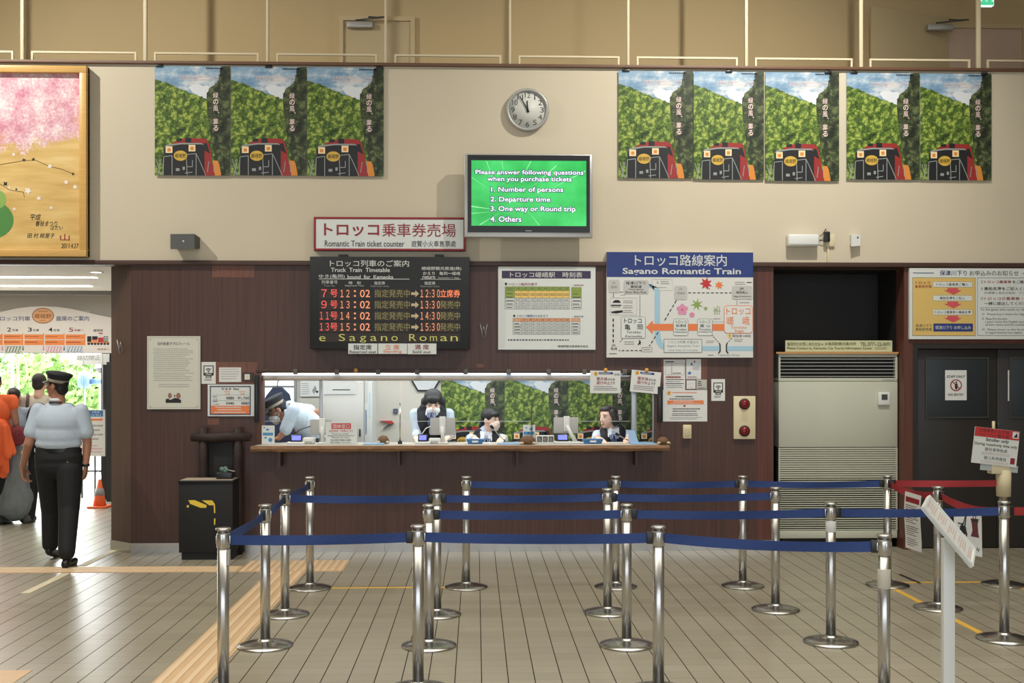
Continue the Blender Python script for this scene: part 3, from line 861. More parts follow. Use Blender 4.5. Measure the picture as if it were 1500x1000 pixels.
for n_, ang, L, wd, y_ in (('hour_hand', 357.5, .42, .009, -.041), ('minute_hand', 330, .74, .007, -.045)):
    a = R(ang); d_ = V((math.sin(a), 0, math.cos(a))); e = V((d_.z, 0, -d_.x))
    p0 = V((c.x, y_, c.z)) - d_ * rr * .14; p1 = V((c.x, y_, c.z)) + d_ * rr * L
    vs = [p0 - e * wd, p0 + e * wd, p1 + e * wd * .5, p1 - e * wd * .5]
    vs += [v + V((0, .003, 0)) for v in vs]
    MB().add(vs, [(0, 1, 2, 3), (7, 6, 5, 4), (0, 4, 5, 1), (1, 5, 6, 2), (2, 6, 7, 3), (3, 7, 4, 0)], INK).build(n_, ck)
MB().lathe([(.012, .034), (.012, .048)], INK, (c.x, 0, c.z), 12, 'y').build('hub', ck)

# ---- television
yt = -.22
a = P(680, 347, yt); b_ = P(868, 226, yt)
tv = thing('television', 'wall-mounted flat television showing a green ticket question screen', 'television', ((a.x + b_.x) / 2, yt, a.z))
MB().box(a.x, b_.x, yt + .005, yt + .085, a.z, b_.z, SILVER, .006).build('housing', tv)
bz0 = P(685, 340, yt); bz1 = P(864, 228, yt)
s0 = P(690.5, 330.5, yt); s1 = P(859, 235.5, yt)
mb = MB()
for x0, x1, z0, z1 in ((bz0.x, bz1.x, s1.z, bz1.z), (bz0.x, bz1.x, bz0.z, s0.z), (bz0.x, s0.x, s0.z, s1.z), (s1.x, bz1.x, s0.z, s1.z)):
    mb.box(x0, x1, yt - .004, yt + .01, z0, z1, BLACKP)
mb.build('bezel', tv)
SCR = mat('screen_green', (54, 186, 92), .3, emit=.5); nt_ = NT(SCR)
nz = nt_.noise(nt_.scaled((1, 1, 1)), 2.5, 3); cr = nt_.ramp(nz, [(.3, rgb(34, 160, 70)), (.6, rgb(66, 198, 104)), (.8, rgb(120, 220, 140))])
nt_.l(cr, nt_.b.inputs['Base Color']); nt_.l(cr, nt_.b.inputs['Emission Color'])
RAY = mat('screen_pale_green', (140, 222, 160), .3, emit=.5); STX = mat('screen_white', (232, 232, 240), .3, emit=.6); SOL = mat('screen_outline', (52, 46, 110), .3, emit=.5)
scr = MB().box(s0.x, s1.x, yt, yt + .01, s0.z, s1.z, SCR).build('screen', tv)
CT = (660, 110, 4.0)
class TVB(Board):
    def __init__(s):
        s.c = CT; s.yp = yt - .0001; s.pxc, s.pyc = 774, 286; s.T = None; s.l = MB()
b = TVB()
for x0, y0, x1, y1, wd in ((210, 505, 262, 640, 5), (470, 505, 415, 610, 6), (620, 530, 470, 660, 8), (122, 770, 270, 790, 8), (122, 812, 260, 800, 5), (170, 878, 300, 800, 6), (300, 505, 316, 590, 4), (122, 600, 240, 680, 4), (520, 880, 440, 780, 5), (790, 560, 560, 680, 7)):
    b.poly([(x0 - wd / 2, y0), (x0 + wd / 2, y0), (x1, y1)] if abs(y1 - y0) > abs(x1 - x0) else [(x0, y0 - wd / 2), (x0, y0 + wd / 2), (x1, y1)], RAY, 1)
for body, x0, y0, x1, y1 in (('Please answer following questions', 146, 556, 778, 590), ('when you purchase tickets', 215, 595, 710, 630), ('1. Number of persons', 237, 656, 660, 692), ('2. Departure time', 234, 713, 584, 750), ('3. One way or Round trip', 234, 768, 732, 806), ('4. Others', 234, 828, 415, 860)):
    b.t(body, x0 - 4, y0 - 4, x1 + 4, y1 + 4, SOL, .075, 1.6).t(body, x0, y0, x1, y1, STX, .014, 2.4)
b.l.build('screen_text', scr)
MB().box((a.x + b_.x) / 2 - .03, (a.x + b_.x) / 2 + .03, yt - .006, yt, bz0.z + .012, bz0.z + .018, SILVER).build('badge', tv)
MB().box((a.x + b_.x) / 2 - .12, (a.x + b_.x) / 2 + .12, yt + .08, .003, a.z + .2, b_.z - .2, BLACK, .005).build('wall_bracket', tv)

# ---- railway posters
def hill_mat(name, c0, c1, c2, sc):
    m = mat(name, (80, 110, 50), .45, spec=.4); t = NT(m); tc = t.n('TexCoord')
    vo = t.n('TexVoronoi'); vo.inputs['Scale'].default_value = sc; vo.feature = 'SMOOTH_F1'
    wv = t.n('Mapping'); n0 = t.noise(tc.outputs['Object'], 9, 4)
    ad = t.n('VectorMath', operation='ADD'); t.l(tc.outputs['Object'], ad.inputs[0])
    sc_ = t.n('VectorMath', operation='SCALE'); cmb = t.n('CombineXYZ'); t.l(n0, cmb.inputs[0]); t.l(n0, cmb.inputs[2])
    t.l(cmb.outputs[0], sc_.inputs[0]); sc_.inputs['Scale'].default_value = .12; t.l(sc_.outputs[0], ad.inputs[1])
    t.l(ad.outputs[0], vo.inputs['Vector'])
    n2 = t.noise(tc.outputs['Object'], 70, 4, .7); n3 = t.noise(tc.outputs['Object'], 5, 3)
    v = t.math('ADD', t.math('MULTIPLY', vo.outputs['Distance'], .55), t.math('ADD', t.math('MULTIPLY', n2, .8), t.math('MULTIPLY', n3, .25)))
    t.l(t.ramp(v, [(.58, c2), (.76, c1), (.98, c0)]), t.b.inputs['Base Color'])
    return m


PH = hill_mat('print_hill', rgb(26, 40, 20), rgb(84, 112, 40), rgb(168, 182, 86), 26)
PT = hill_mat('print_dark_tree', rgb(22, 28, 20), rgb(52, 62, 40), rgb(104, 114, 72), 22)
PSKY = mat('print_sky', (120, 160, 198), .45); q_ = NT(PSKY)
q_.l(q_.ramp(q_.noise(q_.scaled((1.4, 1, 3)), 3.2, 5, .6), [(.38, rgb(104, 140, 172)), (.50, rgb(140, 168, 190)), (.62, rgb(206, 210, 212))]), q_.b.inputs['Base Color'])
PCL = mat('print_cloud', (216, 220, 224), .45); PB = mat('print_black', (26, 27, 30), .45); PR = mat('print_red', (150, 42, 40), .45)
PG = mat('print_gold', (206, 168, 66), .45); PO = mat('print_orange', (214, 136, 54), .45); PL = mat('print_lamp', (240, 214, 170), .45); PGR = mat('print_grey', (146, 152, 150), .45); PCT = mat('print_pale_pink', (232, 206, 200), .45)


def ribbon(mb, q, pts, wd, y, m):
    for (u0, v0), (u1, v1) in zip(pts[:-1], pts[1:]):
        p0 = V((*q(u0, v0), 0)); p1 = V((*q(u1, v1), 0)); d_ = (p1 - p0).normalized(); n_ = V((d_.y, -d_.x, 0)) * wd / 2
        vs = [p0 + n_, p1 + n_, p1 - n_, p0 - n_]
        mb.flat([(v.x, v.y) for v in vs], y, m)


def poster_meshes(w_, h_):
    def q(u, v): return ((u - .5) * w_, h_ * (1 - v))
    mb = MB()
    def pg(pts, y, m):
        pts = [q(*p) for p in pts]
        ar = sum(pts[i][0] * pts[(i + 1) % len(pts)][1] - pts[(i + 1) % len(pts)][0] * pts[i][1] for i in range(len(pts)))
        mb.flat(pts if ar > 0 else pts[::-1], y, m)
    nx = 12; vs = []; fs = []
    mb.box(-w_ / 2, w_ / 2, -.002, .002, 0, h_, PSKY)
    e = -.0005
    pg([(.45, .19), (.5, .17), (.58, .165), (.64, .18), (.7, .175), (.74, .2), (.74, .31), (.6, .28), (.5, .24)], -.0026, PCL)
    random.seed(3)
    top = [(0, .122), (.1, .145), (.2, .165), (.3, .195), (.42, .23), (.52, .255), (.6, .275), (.66, .29), (.72, .305)]
    edge = [(0, .122)]
    for (u0, v0), (u1, v1) in zip(top[:-1], top[1:]):
        for k in range(1, 5): edge.append((u0 + (u1 - u0) * k / 4, v0 + (v1 - v0) * k / 4 + random.uniform(-.008, .008)))
    pg(edge + [(.84, .4), (.84, 1), (0, 1)], -.0032, PH)
    tr = [(.69, .34), (.685, .27), (.715, .21), (.755, .18), (.80, .155), (.84, .13), (.865, .06), (.88, 0), (1, 0), (1, 1), (.77, 1), (.79, .8), (.74, .66), (.72, .5)]
    e2 = [tr[0]]
    for (u0, v0), (u1, v1) in zip(tr[:-1], tr[1:]):
        for k in range(1, 4):
            j = .008 if 0 < u0 < 1 and v1 < 1 and u1 < 1 else 0
            e2.append((u0 + (u1 - u0) * k / 3 + random.uniform(-j, j), v0 + (v1 - v0) * k / 3 + random.uniform(-j, j)))
    pg(e2, -.0038, PT)
    # locomotive
    pg([(.24, .70), (.32, .67), (.5, .658), (.67, .662), (.71, .69), (.745, .78), (.765, .87), (.80, 1), (.6, 1), (.6, .74), (.24, .73)], -.0044, PR)
    pg([(.12, 1), (.12, .76), (.15, .725), (.35, .705), (.62, .705), (.66, .73), (.66, 1)], -.005, PB)
    pg([(.61, .72), (.69, .70), (.735, .80), (.66, .77)], -.005, PB)
    pg([(.29, .69), (.29, .67), (.36, .66), (.36, .69)], -.0047, PB); pg([(.405, .70), (.405, .655), (.485, .655), (.485, .70)], -.0047, PB)
    pg([(.13, .745), (.15, .722), (.35, .703), (.62, .703), (.655, .722), (.62, .715), (.35, .716), (.16, .735)], -.0056, PGR)
    for u, v in ((.19, .765), (.495, .75)):
        pg([(u - .045, v - .03), (u + .045, v - .03), (u + .045, v + .03), (u - .045, v + .03)], -.0056, PL)
        pg([(u - .022, v - .012), (u + .022, v - .012), (u + .022, v + .018), (u - .022, v + .018)], -.0062, PO)
    pg([(.342 + .097 * math.cos(2 * PI * k / 24), .82 + .052 * math.sin(2 * PI * k / 24)) for k in range(24)], -.0062, PB)
    pg([(.342 + .09 * math.cos(2 * PI * k / 24), .82 + .047 * math.sin(2 * PI * k / 24)) for k in range(24)], -.0066, PG)
    a_ = q(.27, .84); c_ = q(.415, .80); mb.text('嵯峨野', a_[0], a_[1], c_[0], c_[1], -.007, PB, .02)
    pg([(.775, .86), (.84, .865), (.86, .9), (.885, 1), (.80, 1)], -.0056, PO)
    pg([(.37, .95), (.37, .92), (.4, .92), (.4, .95)], -.0056, PGR); pg([(.28, .96), (.28, .935), (.33, .935), (.33, .96)], -.0056, PGR)
    for pts in ([(.02, .85), (.08, 1)], [(.09, .85), (.04, 1)], [(.12, .83), (.23, .82), (.23, 1)], [(.12, .83), (.11, 1)], [(.42, .81), (.55, .8), (.6, .87), (.68, 1)], [(.42, .81), (.43, 1)], [(.55, .8), (.55, 1)], [(.43, .92), (.5, .92)], [(.5, .86), (.5, .92)], [(.72, .87), (.7, .97)], [(.78, .87), (.79, .97)], [(.4, .98), (.5, .97)]):
        ribbon(mb, q, pts, .007, -.0062, PGR)
    v = .265
    for k, chh in enumerate('緑の風薫る'):
        vv = (.265, .325, .385, .505, .565)[k]
        a_ = q(.775, vv + .026); c_ = q(.845, vv - .026)
        mb.text(chh, a_[0] + .004, a_[1] - .004, c_[0] + .004, c_[1] - .004, -.0044, PB, .03); mb.text(chh, a_[0], a_[1], c_[0], c_[1], -.005, PCT, .02)
    a_ = q(.835, .43); c_ = q(.86, .415); mb.text('、', a_[0], a_[1], c_[0], c_[1], -.005, PCT, .02)
    a_ = q(.33, .108); c_ = q(.85, .085); mb.text('京都嵐山 嵯峨野トロッコ列車', a_[0], a_[1], c_[0], c_[1], -.0044, PCT, .01)
    a_ = q(.33, .132); c_ = q(.85, .113); mb.text('KYOTO Sagano Romantic Train', a_[0], a_[1], c_[0], c_[1], -.0044, PCT, .01)
    for k in range(9):
        u = .68 + k * .025; pg([(u, .012), (u + .018, .012), (u + .018, .024), (u, .024)], -.0044, PB)
    pg([(.87, .012), (.92, .012), (.92, .04), (.87, .04)], -.0044, PB)
    return mb.mesh('poster')


PW_, PH_ = .742, 1.035
pm = poster_meshes(PW_, PH_)
clipm = MB().box(-.035, .035, -.012, .006, -.012, .012, BLACKP, .003).tube([(-.02, -.006, .012), (0, -.008, .028), (.02, -.006, .012)], .003, BLACKP, 6).mesh('clip')


def place_poster(px, pyt, yp, label, group, sx, sz, clips=(), sides=None):
    p = P(px, pyt, yp)
    root = bpy.data.objects.new('train_poster', pm); COL.objects.link(root)
    root.location = (p.x, yp, p.z - PH_ * sz); root.scale = (sx, 1, sz)
    tag(root, label, 'poster', group)
    for u in clips:
        k = bpy.data.objects.new('clip', clipm); COL.objects.link(k); k.parent = root
        k.location = ((u - .5) * PW_, 0, PH_)
    return root


GP = 'railway posters hung along the cream wall'
yy = -.014
for i, (x0, x1, t0, b0, lab, cl) in enumerate((
        (227, 337, 97, 257, 'train poster under the wall top, first from the golden painting', (.06,)),
        (338.5, 449, 98, 257, 'train poster between two others, nearest the golden painting side of the clock', (.5,)),
        (450, 562, 99, 258, 'train poster at the clock end of the group of three', (.95,)),
        (906, 1015, 104, 261, 'train poster nearest the clock in the row of five posters', (.1,)),
        (1016, 1119, 105, 263, 'train poster second from the clock in the row of five posters', (.5,)),
        (1121, 1229, 106, 265, 'train poster third from the clock, its edge beside a bare strip of wall', (.85,)),
        (1240, 1347, 107, 263, 'train poster fourth from the clock, just past the bare strip of wall', (.1,)),
        (1348, 1452, 108, 264, 'train poster farthest from the clock, above the staff doors', (.9,)))):
    w_ = (x1 - x0) / ((x1 - x0) and 1); a = P(x0, 180, yy); c = P(x1, 180, yy); zt = P((x0 + x1) / 2, t0, yy).z; zb = P((x0 + x1) / 2, b0, yy).z
    place_poster((x0 + x1) / 2, t0, yy, lab, GP, (c.x - a.x) / PW_, (zt - zb) / PH_, cl)

# ---- small boxes on the cream wall
a = P(250, 365, -.1); c = P(289, 343, -.1)
sp_ = MB()
sp_.add([(a.x, -.11, a.z), (c.x - .02, -.13, a.z), (c.x - .02, -.13, c.z), (a.x, -.11, c.z), (a.x + .03, .003, a.z + .02), (c.x, .003, a.z + .02), (c.x, .003, c.z - .02), (a.x + .03, .003, c.z - .02)],
        [(0, 1, 2, 3), (7, 6, 5, 4), (0, 4, 5, 1), (1, 5, 6, 2), (2, 6, 7, 3), (3, 7, 4, 0)], mat('speaker_grey', (84, 86, 84), .6))
so = tag(sp_.build('wall_speaker'), 'dark grey wedge speaker on the cream wall beside the golden painting', 'speaker')
MB().lathe([(.012, 0), (.01, .004)], SILVER, ((a.x + c.x) / 2, -.118, (a.z + c.z) / 2), 12, 'y').build('badge', so)
a = P(1155, 360, -.09); c = P(1200, 343, -.09)
e = tag(MB().box(a.x, c.x, -.09, .003, a.z, c.z, WPLAST, .012).build('wall_lamp_box'), 'white rectangular lamp box on the cream wall next to a black plug', 'wall box')
MB().box(a.x + .01, c.x - .01, -.094, -.088, a.z + .012, a.z + .022, LGREY).build('seam', e)
a = P(1213, 361, -.02); c = P(1223, 344, -.02)
pl = tag(MB().box(a.x - .02, c.x, -.02, .003, a.z, c.z, CREAM, .004).build('wall_socket'), 'cream socket plate on the cream wall behind a black plug', 'socket')
MB().box(a.x - .005, a.x + .012, -.016, .003, ZT + .028, a.z, CREAM, .002).build('cable_duct', pl)
a = P(1208, 354, -.06); c = P(1216, 339, -.06)
ad = tag(MB().box(a.x, c.x, -.065, -.019, a.z, c.z, BLACKP, .006).build('power_adapter'), 'black plug adapter in the socket beside the white lamp box', 'adapter')
q0 = P(1201, 346, -.03); q1 = P(1201, 351, -.03)
MB().tube([(a.x + .03, -.04, c.z - .003), (a.x + .02, -.04, c.z + .03), (q0.x + .02, -.03, q0.z + .01), (q0.x - .005, -.03, q0.z)], .004, BLACKP, 6).tube([(a.x + .01, -.03, a.z + .01), (q1.x - .005, -.03, q1.z)], .004, BLACKP, 6).build('cable', ad)
a = P(1247, 361, -.07); c = P(1261, 343, -.07)
sn = MB()
sn.add([(a.x, -.075, a.z), (c.x, -.06, a.z + .01), (c.x, -.06, c.z), (a.x, -.075, c.z - .01), (a.x + .01, .003, a.z + .03), (c.x, .003, a.z + .03), (c.x, .003, c.z), (a.x + .01, .003, c.z)],
       [(0, 1, 2, 3), (7, 6, 5, 4), (0, 4, 5, 1), (1, 5, 6, 2), (2, 6, 7, 3), (3, 7, 4, 0)], WPLAST)
so = tag(sn.build('motion_sensor'), 'small white wedge sensor on the cream wall above the air conditioner recess', 'sensor')
MB().lathe([(.012, 0), (.006, .006)], GREY, (c.x - .03, -.064, c.z - .03), 12, 'y').build('lens', so)
# exit sign
EXG = mat('exit_green', (70, 190, 140), .4, emit=1.0); EXW = mat('exit_white', (230, 245, 238), .4, emit=1.1)
b = Board('exit_sign', 'green and white lit exit sign hanging above the mezzanine door', 'exit sign', 1434, -16, 1456, 8, 1.2, .06, EXW)
b.r(1434.5, 2, 1455.5, 7.5, EXG, 1).poly([(1436, -1), (1442, -5), (1448, -3), (1454, -12), (1455, 0), (1450, 3), (1445, 1), (1440, 3)], EXG, 1.3)
eo = b.done()
c = P(1445, -16, 1.23)
MB().cyl((c.x, 1.23, c.z - .01), (c.x, 1.23, 7.3), .01, SILVER).build('hanger', eo)
# ================================================================== queue barriers and the right-hand side
def C(px, py, Z):
    """point at depth Z along the camera axis"""
    u = (px - 750) / F
    return V((Z * (math.sin(TH) + u * math.cos(TH)), -D + Z * (math.cos(TH) - u * math.sin(TH)), CAMZ - (py - 550) / F * Z))


HP = .9


def make_post(loc, label, group):
    t = thing('queue_post', label, 'barrier post', (0, 0, 0), group)
    MB().lathe([(.172, 0), (.175, .006), (.172, .012), (.13, .024), (.08, .033), (.048, .037), (.04, .044), (.036, .05)], STEELB, n=40).build('base', t)
    MB().lathe([(.031, .04), (.031, .80)], STEEL, n=28).build('pole', t)
    h = MB().lathe([(.032, .790), (.0350, .793), (.0350, .862), (.0335, .866), (.031, .870)], STEEL, n=28)
    for k in range(4):
        a = PI / 2 * k; c, s_ = math.cos(a), math.sin(a)
        h.box(.0335 * c - .006, .0335 * c + .006, .0335 * s_ - .006, .0335 * s_ + .006, .812, .856, STEELB, .002)
    h.build('belt_cassette', t)
    MB().lathe([(.03, .870), (.03, .884), (.040, .886), (.041, .892), (.038, .897), (.02, .9)], STEEL, n=28).build('cap', t)
    t.location = loc
    return t


GQ = 'steel belt posts of the queue maze'
rowname = {'A': 'nearest the viewer', 'B': 'second from the viewer', 'C': 'second from the counter', 'D': 'nearest the counter'}
ordn = ['first', 'second', 'third', 'fourth', 'fifth', 'sixth']
spec = [('A', 6.02, 327), ('A', 6.13, 612.5), ('A', 6.10, 964.5), ('A', 5.78, 1295),
        ('B', 7.12, 388.5), ('B', 7.12, 628.5), ('B', 7.14, 918), ('B', 7.22, 1217), ('B', 7.30, 1471),
        ('C', 8.05, 417.5), ('C', 8.05, 640), ('C', 8.12, 890), ('C', 8.22, 1136), ('C', 8.28, 1374),
        ('D', 9.06, 454), ('D', 9.10, 683), ('D', 9.12, 902), ('D', 9.15, 1088), ('D', 9.18, 1300), ('D', 9.2, 1470)]
posts = {}; cnt = {}; proto = None
special = {('A', 0): 'steel belt post nearest the viewer at the left end, small grey tag on its shaft',
           ('A', 3): 'steel belt post nearest the viewer at the right end, pale tape wrapped round its shaft',
           ('B', 3): 'steel belt post with a pale paper sticker, before the air conditioner',
           ('D', 4): 'steel belt post where the blue belt meets the red belt, before the air conditioner',
           ('C', 4): 'steel belt post behind the slanted white sign stand',
           ('D', 5): 'steel belt post carrying the tilted red and white stroller sign',
           ('B', 4): 'steel belt post in front of the post that carries the stroller sign'}
for row, Z, px in spec:
    k = cnt.get(row, 0); cnt[row] = k + 1
    p = C(px, 800, Z); loc = V((p.x, p.y, 0))
    lab = special.get((row, k), 'steel belt post, %s from the left in the row %s' % (ordn[k], rowname[row]))
    if proto is None:
        proto = make_post(loc, lab, GQ); o = proto
    else:
        o = dup(proto, loc, lab, GQ)
    WM[o.name] = MX.Translation(loc)
    posts[(row, k)] = (o, loc)
# tape and tags on three shafts
M_TAPE = mat('pale_tape', (196, 190, 174), .7)
for key, z0, z1, m_ in ((('A', 0), .70, .78, LGREY), (('A', 3), .62, .72, M_TAPE), (('B', 3), .71, .78, PAPER)):
    o, l = posts[key]
    if key == ('A', 0):
        MB().box(l.x + .026, l.x + .034, l.y - .02, l.y + .02, z0, z1, m_).build('tag', o)
    else:
        MB().lathe([(.0315, z0), (.0328, z0 + .002), (.0328, z1 - .002), (.0315, z1)], m_, (l.x, l.y, 0), 24).build('paper_tape', o)

BLUE = mat('blue_belt', (37, 61, 116), .75, noise=(140, .12, (1, 1, 1)))
REDB = mat('red_belt', (164, 46, 52), .65)


def belt(A, B, label, m=BLUE, sag=.012, clip='B', zc=.832, group='belts of the queue maze'):
    a = posts[A][1]; b_ = posts[B][1]
    d = (b_ - a); L = d.length; d.normalize(); n = V((-d.y, d.x, 0))
    p0 = a + d * .034; p1 = b_ - d * .034; N = 14
    vs = []; fs = []
    for i in range(N + 1):
        t = i / N; p = p0.lerp(p1, t); z = zc - sag * 4 * t * (1 - t); tw = .004 * math.sin(2.6 * PI * t + L * 5)
        hh = .0265
        for s_ in (-1, 1):
            for q in (-1, 1):
                vs.append(V((p.x, p.y, z + s_ * hh)) + n * (tw * s_ + .0009 * q))
    for i in range(N):
        o = 4 * i; e = o + 4
        fs += [(o, e, e + 2, o + 2), (o + 1, o + 3, e + 3, e + 1), (o + 2, e + 2, e + 3, o + 3), (o, o + 1, e + 1, e)]
    fs += [(0, 2, 3, 1), (4 * N, 4 * N + 1, 4 * N + 3, 4 * N + 2)]
    ob = tag(MB().add(vs, fs, m).build('barrier_belt'), label, 'barrier belt', group)
    q = p1 - d * .012 if clip == 'B' else p0 + d * .012
    ang = math.atan2(d.y, d.x)
    T = MX.Translation(V((q.x, q.y, zc))) @ MX.Rotation(ang, 4, 'Z')
    MB(T).box(-.018, .018, -.011, .011, -.032, .032, BLACKP, .003).build('end_clip', ob)
    return ob


for k, (A, B, lab, m, sag, cl) in enumerate((
        (('A', 0), ('A', 1), 'blue belt between the first and second posts nearest the viewer', BLUE, .008, 'B'),
        (('A', 1), ('A', 2), 'blue belt between the second and third posts nearest the viewer', BLUE, .01, 'B'),
        (('A', 2), ('A', 3), 'blue belt between the third post nearest the viewer and the taped post', BLUE, .018, 'B'),
        (('A', 0), ('B', 0), 'blue belt slanting back from the tagged post at the left end', BLUE, .012, 'B'),
        (('B', 0), ('C', 0), 'blue belt between the left end posts of the two middle rows', BLUE, .01, 'B'),
        (('C', 0), ('D', 0), 'blue belt between the two left end posts nearest the counter', BLUE, .01, 'B'),
        (('B', 1), ('B', 2), 'blue belt in the second row, below the ticket window tray', BLUE, .008, 'A'),
        (('B', 2), ('B', 3), 'blue belt in the second row ending at the post with a paper sticker', BLUE, .012, 'A'),
        (('B', 3), ('B', 4), 'blue belt passing behind the slanted white sign stand', BLUE, .008, 'A'),
        (('C', 0), ('C', 1), 'blue belt in the row second from the counter, at its left end', BLUE, .008, 'B'),
        (('C', 1), ('C', 2), 'blue belt in the row second from the counter, in the middle', BLUE, .01, 'A'),
        (('C', 2), ('C', 3), 'blue belt in the row second from the counter, ending before the air conditioner', BLUE, .012, 'A'),
        (('D', 1), ('D', 2), 'blue belt in the row nearest the counter, under the middle clerks', BLUE, .01, 'B'),
        (('D', 2), ('D', 3), 'blue belt in the row nearest the counter, under the smiling clerk', BLUE, .01, 'B'),
        (('D', 3), ('D', 4), 'blue belt crossing in front of the air conditioner grille', BLUE, .012, 'B'),
        (('D', 4), ('D', 5), 'straight red belt in front of the dark staff door', REDB, .004, 'A'),
        (('D', 4), ('C', 4), 'slack red belt with a printed notice hanging from it', REDB, .035, 'A'),
        (('C', 4), ('B', 4), 'slack red belt with a stroller notice hanging from it', REDB, .04, 'A'))):
    belt(A, B, lab, m, sag, cl)
# red belt leaving the frame on the right
pe = C(1600, 800, 7.4); posts[('E', 0)] = (None, V((pe.x, pe.y, 0)))
belt(('B', 4), ('E', 0), 'red belt leaving the stroller area past the last post', REDB, .006, 'A')
o = dup(proto, posts[('E', 0)][1], 'steel belt post at the far end of the last red belt', GQ)

# hanging notices
def sheet(name, label, corners, t=.0015):
    """paper given by TL, TR, BR, BL points; returns mapping uv->point"""
    tl, tr, br, bl = corners
    n = (tr - tl).cross(bl - tl).normalized()
    if n.dot(V((0, -D, CAMZ)) - tl) < 0: n = -n
    mb = MB(); N = 6; vs = []; fs = []
    def at(u, v, k=0): return tl.lerp(tr, u).lerp(bl.lerp(br, u), v) + n * (k + .008 * math.sin(v * 5))
    for k in (0, -t):
        for j in range(N + 1):
            vs += [at(0, j / N, k), at(1, j / N, k)]
    for j in range(N):
        a = 2 * j; c = a + 2 * (N + 1)
        fs += [(a, a + 2, a + 3, a + 1), (c, c + 1, c + 3, c + 2), (a, c, c + 2, a + 2), (a + 1, a + 3, c + 3, c + 1)]
    mb.add(vs, fs, PAPER)
    o = tag(mb.build(name), label, 'notice')
    return o, at


def quad(mb, at, u0, v0, u1, v1, m, k=.0012):
    mb.add([at(u0, v0, k), at(u1, v0, k), at(u1, v1, k), at(u0, v1, k)], [(0, 3, 2, 1)], m)


o, at = sheet('hanging_notice', 'white notice with a dark red heading hanging on the slack red belt', (C(1326, 719, 8.72), C(1349.5, 726, 8.5), C(1348.5, 809, 8.5), C(1325, 801.5, 8.72)))
mb = MB()
quad(mb, at, .08, .08, .92, .17, RED)
random.seed(5)
for j in range(20):
    v = .22 + j * .037
    if j in (3, 9, 15): continue
    quad(mb, at, .1, v, random.uniform(.55, .9), v + .011, RED if j % 6 == 1 else DGREY)
mb.build('print', o)
o, at = sheet('hanging_notice', 'white stroller notice with a black pushchair picture hanging behind the slanted sign', (C(1397, 748, 7.75), C(1437.5, 746, 7.7), C(1439, 816, 7.7), C(1398, 808, 7.75)))
mb = MB()


def upoly(pts, m, k=.0014):
    mb.add([at(u, v, k) for u, v in pts], [tuple(range(len(pts)))], m)


upoly([(.42, .08), (.47, .1), (.42, .34), (.3, .42), (.2, .38), (.34, .26)], INK); upoly([(.2, .4), (.42, .36), (.46, .52), (.36, .56), (.22, .5)], INK)
upoly([(.42, .48), (.48, .52), (.46, .6), (.42, .58)], INK); upoly([(.14, .27), (.32, .3), (.32, .33), (.14, .3)], INK)
MRN = mat('maroon', (96, 40, 44), .6)
upoly([(.6, .18), (.9, .2), (.85, .3), (.87, .5), (.9, .6), (.6, .58), (.66, .45), (.64, .3)], MRN); upoly([(.68, .2), (.68, .06), (.72, .03), (.8, .05), (.8, .2), (.77, .2), (.77, .07), (.71, .07), (.71, .2)], INK)
upoly([(.66, .2), (.84, .21), (.82, .3), (.68, .3)], INK)
vs, fs = glyphs('Stroller Only', .01)
ax = min(v[0] for v in vs); bx = max(v[0] for v in vs)
mb.add([at(.06 + .86 * (v[0] - ax) / (bx - ax), .88 - .11 * v[1], .0016) for v in vs], fs, INK)
mb.build('print', o)

# slanted sign stand
tl, tr, br, bl = C(1361, 725, 5.68), C(1429, 804, 5.68), C(1425, 830, 5.45), C(1352, 742, 5.45)
n = (tr - tl).cross(bl - tl).normalized()
if n.dot(V((0, -D, CAMZ)) - tl) < 0: n = -n
cm = (tl + tr + br + bl) / 4
px_ = C(1388.5, 800, 5.62)
st = thing('slanted_sign_stand', 'white floor stand with a slanted framed sign seen almost edge-on', 'sign stand', (px_.x, px_.y, 0))
mb = MB()
def lat(u, v, k): return tl.lerp(tr, u).lerp(bl.lerp(br, u), v) + n * k
def slab(mb, u0, v0, u1, v1, k0, k1, m):
    vs = [lat(u0, v0, k0), lat(u1, v0, k0), lat(u1, v1, k0), lat(u0, v1, k0), lat(u0, v0, k1), lat(u1, v0, k1), lat(u1, v1, k1), lat(u0, v1, k1)]
    mb.add(vs, [(0, 1, 2, 3), (7, 6, 5, 4), (0, 4, 5, 1), (1, 5, 6, 2), (2, 6, 7, 3), (3, 7, 4, 0)], m)
slab(mb, 0, 0, 1, 1, -.014, -.002, WPLAST); mb.build('panel', st)
mb = MB()
for q in ((0, 0, 1, .1), (0, .9, 1, 1), (0, .1, .03, .9), (.97, .1, 1, .9)): slab(mb, *q, -.015, .005, WPLAST)
mb.build('panel_frame', st)
mb = MB(); FP = mat('pale_pink_print', (206, 184, 176), .6)  # pale pink paints in the print washed out by glancing reflection on the panel
for j in range(22):
    u = .06 + j * .041; v1 = random.uniform(.55, .84)
    if j % 5 == 4: continue
    mb.add([lat(u, .18, 0), lat(u + .02, .18, 0), lat(u + .02, v1, 0), lat(u, v1, 0)], [(0, 1, 2, 3)], FP)
mb.build('print', st)
MB().box(px_.x - .029, px_.x + .029, px_.y - .02, px_.y + .02, .012, .90, WPLAST, .004).build('post', st)
MB().box(px_.x - .12, px_.x + .13, px_.y - .13, px_.y + .13, 0, .015, WPLAST, .005).build('base_plate', st)

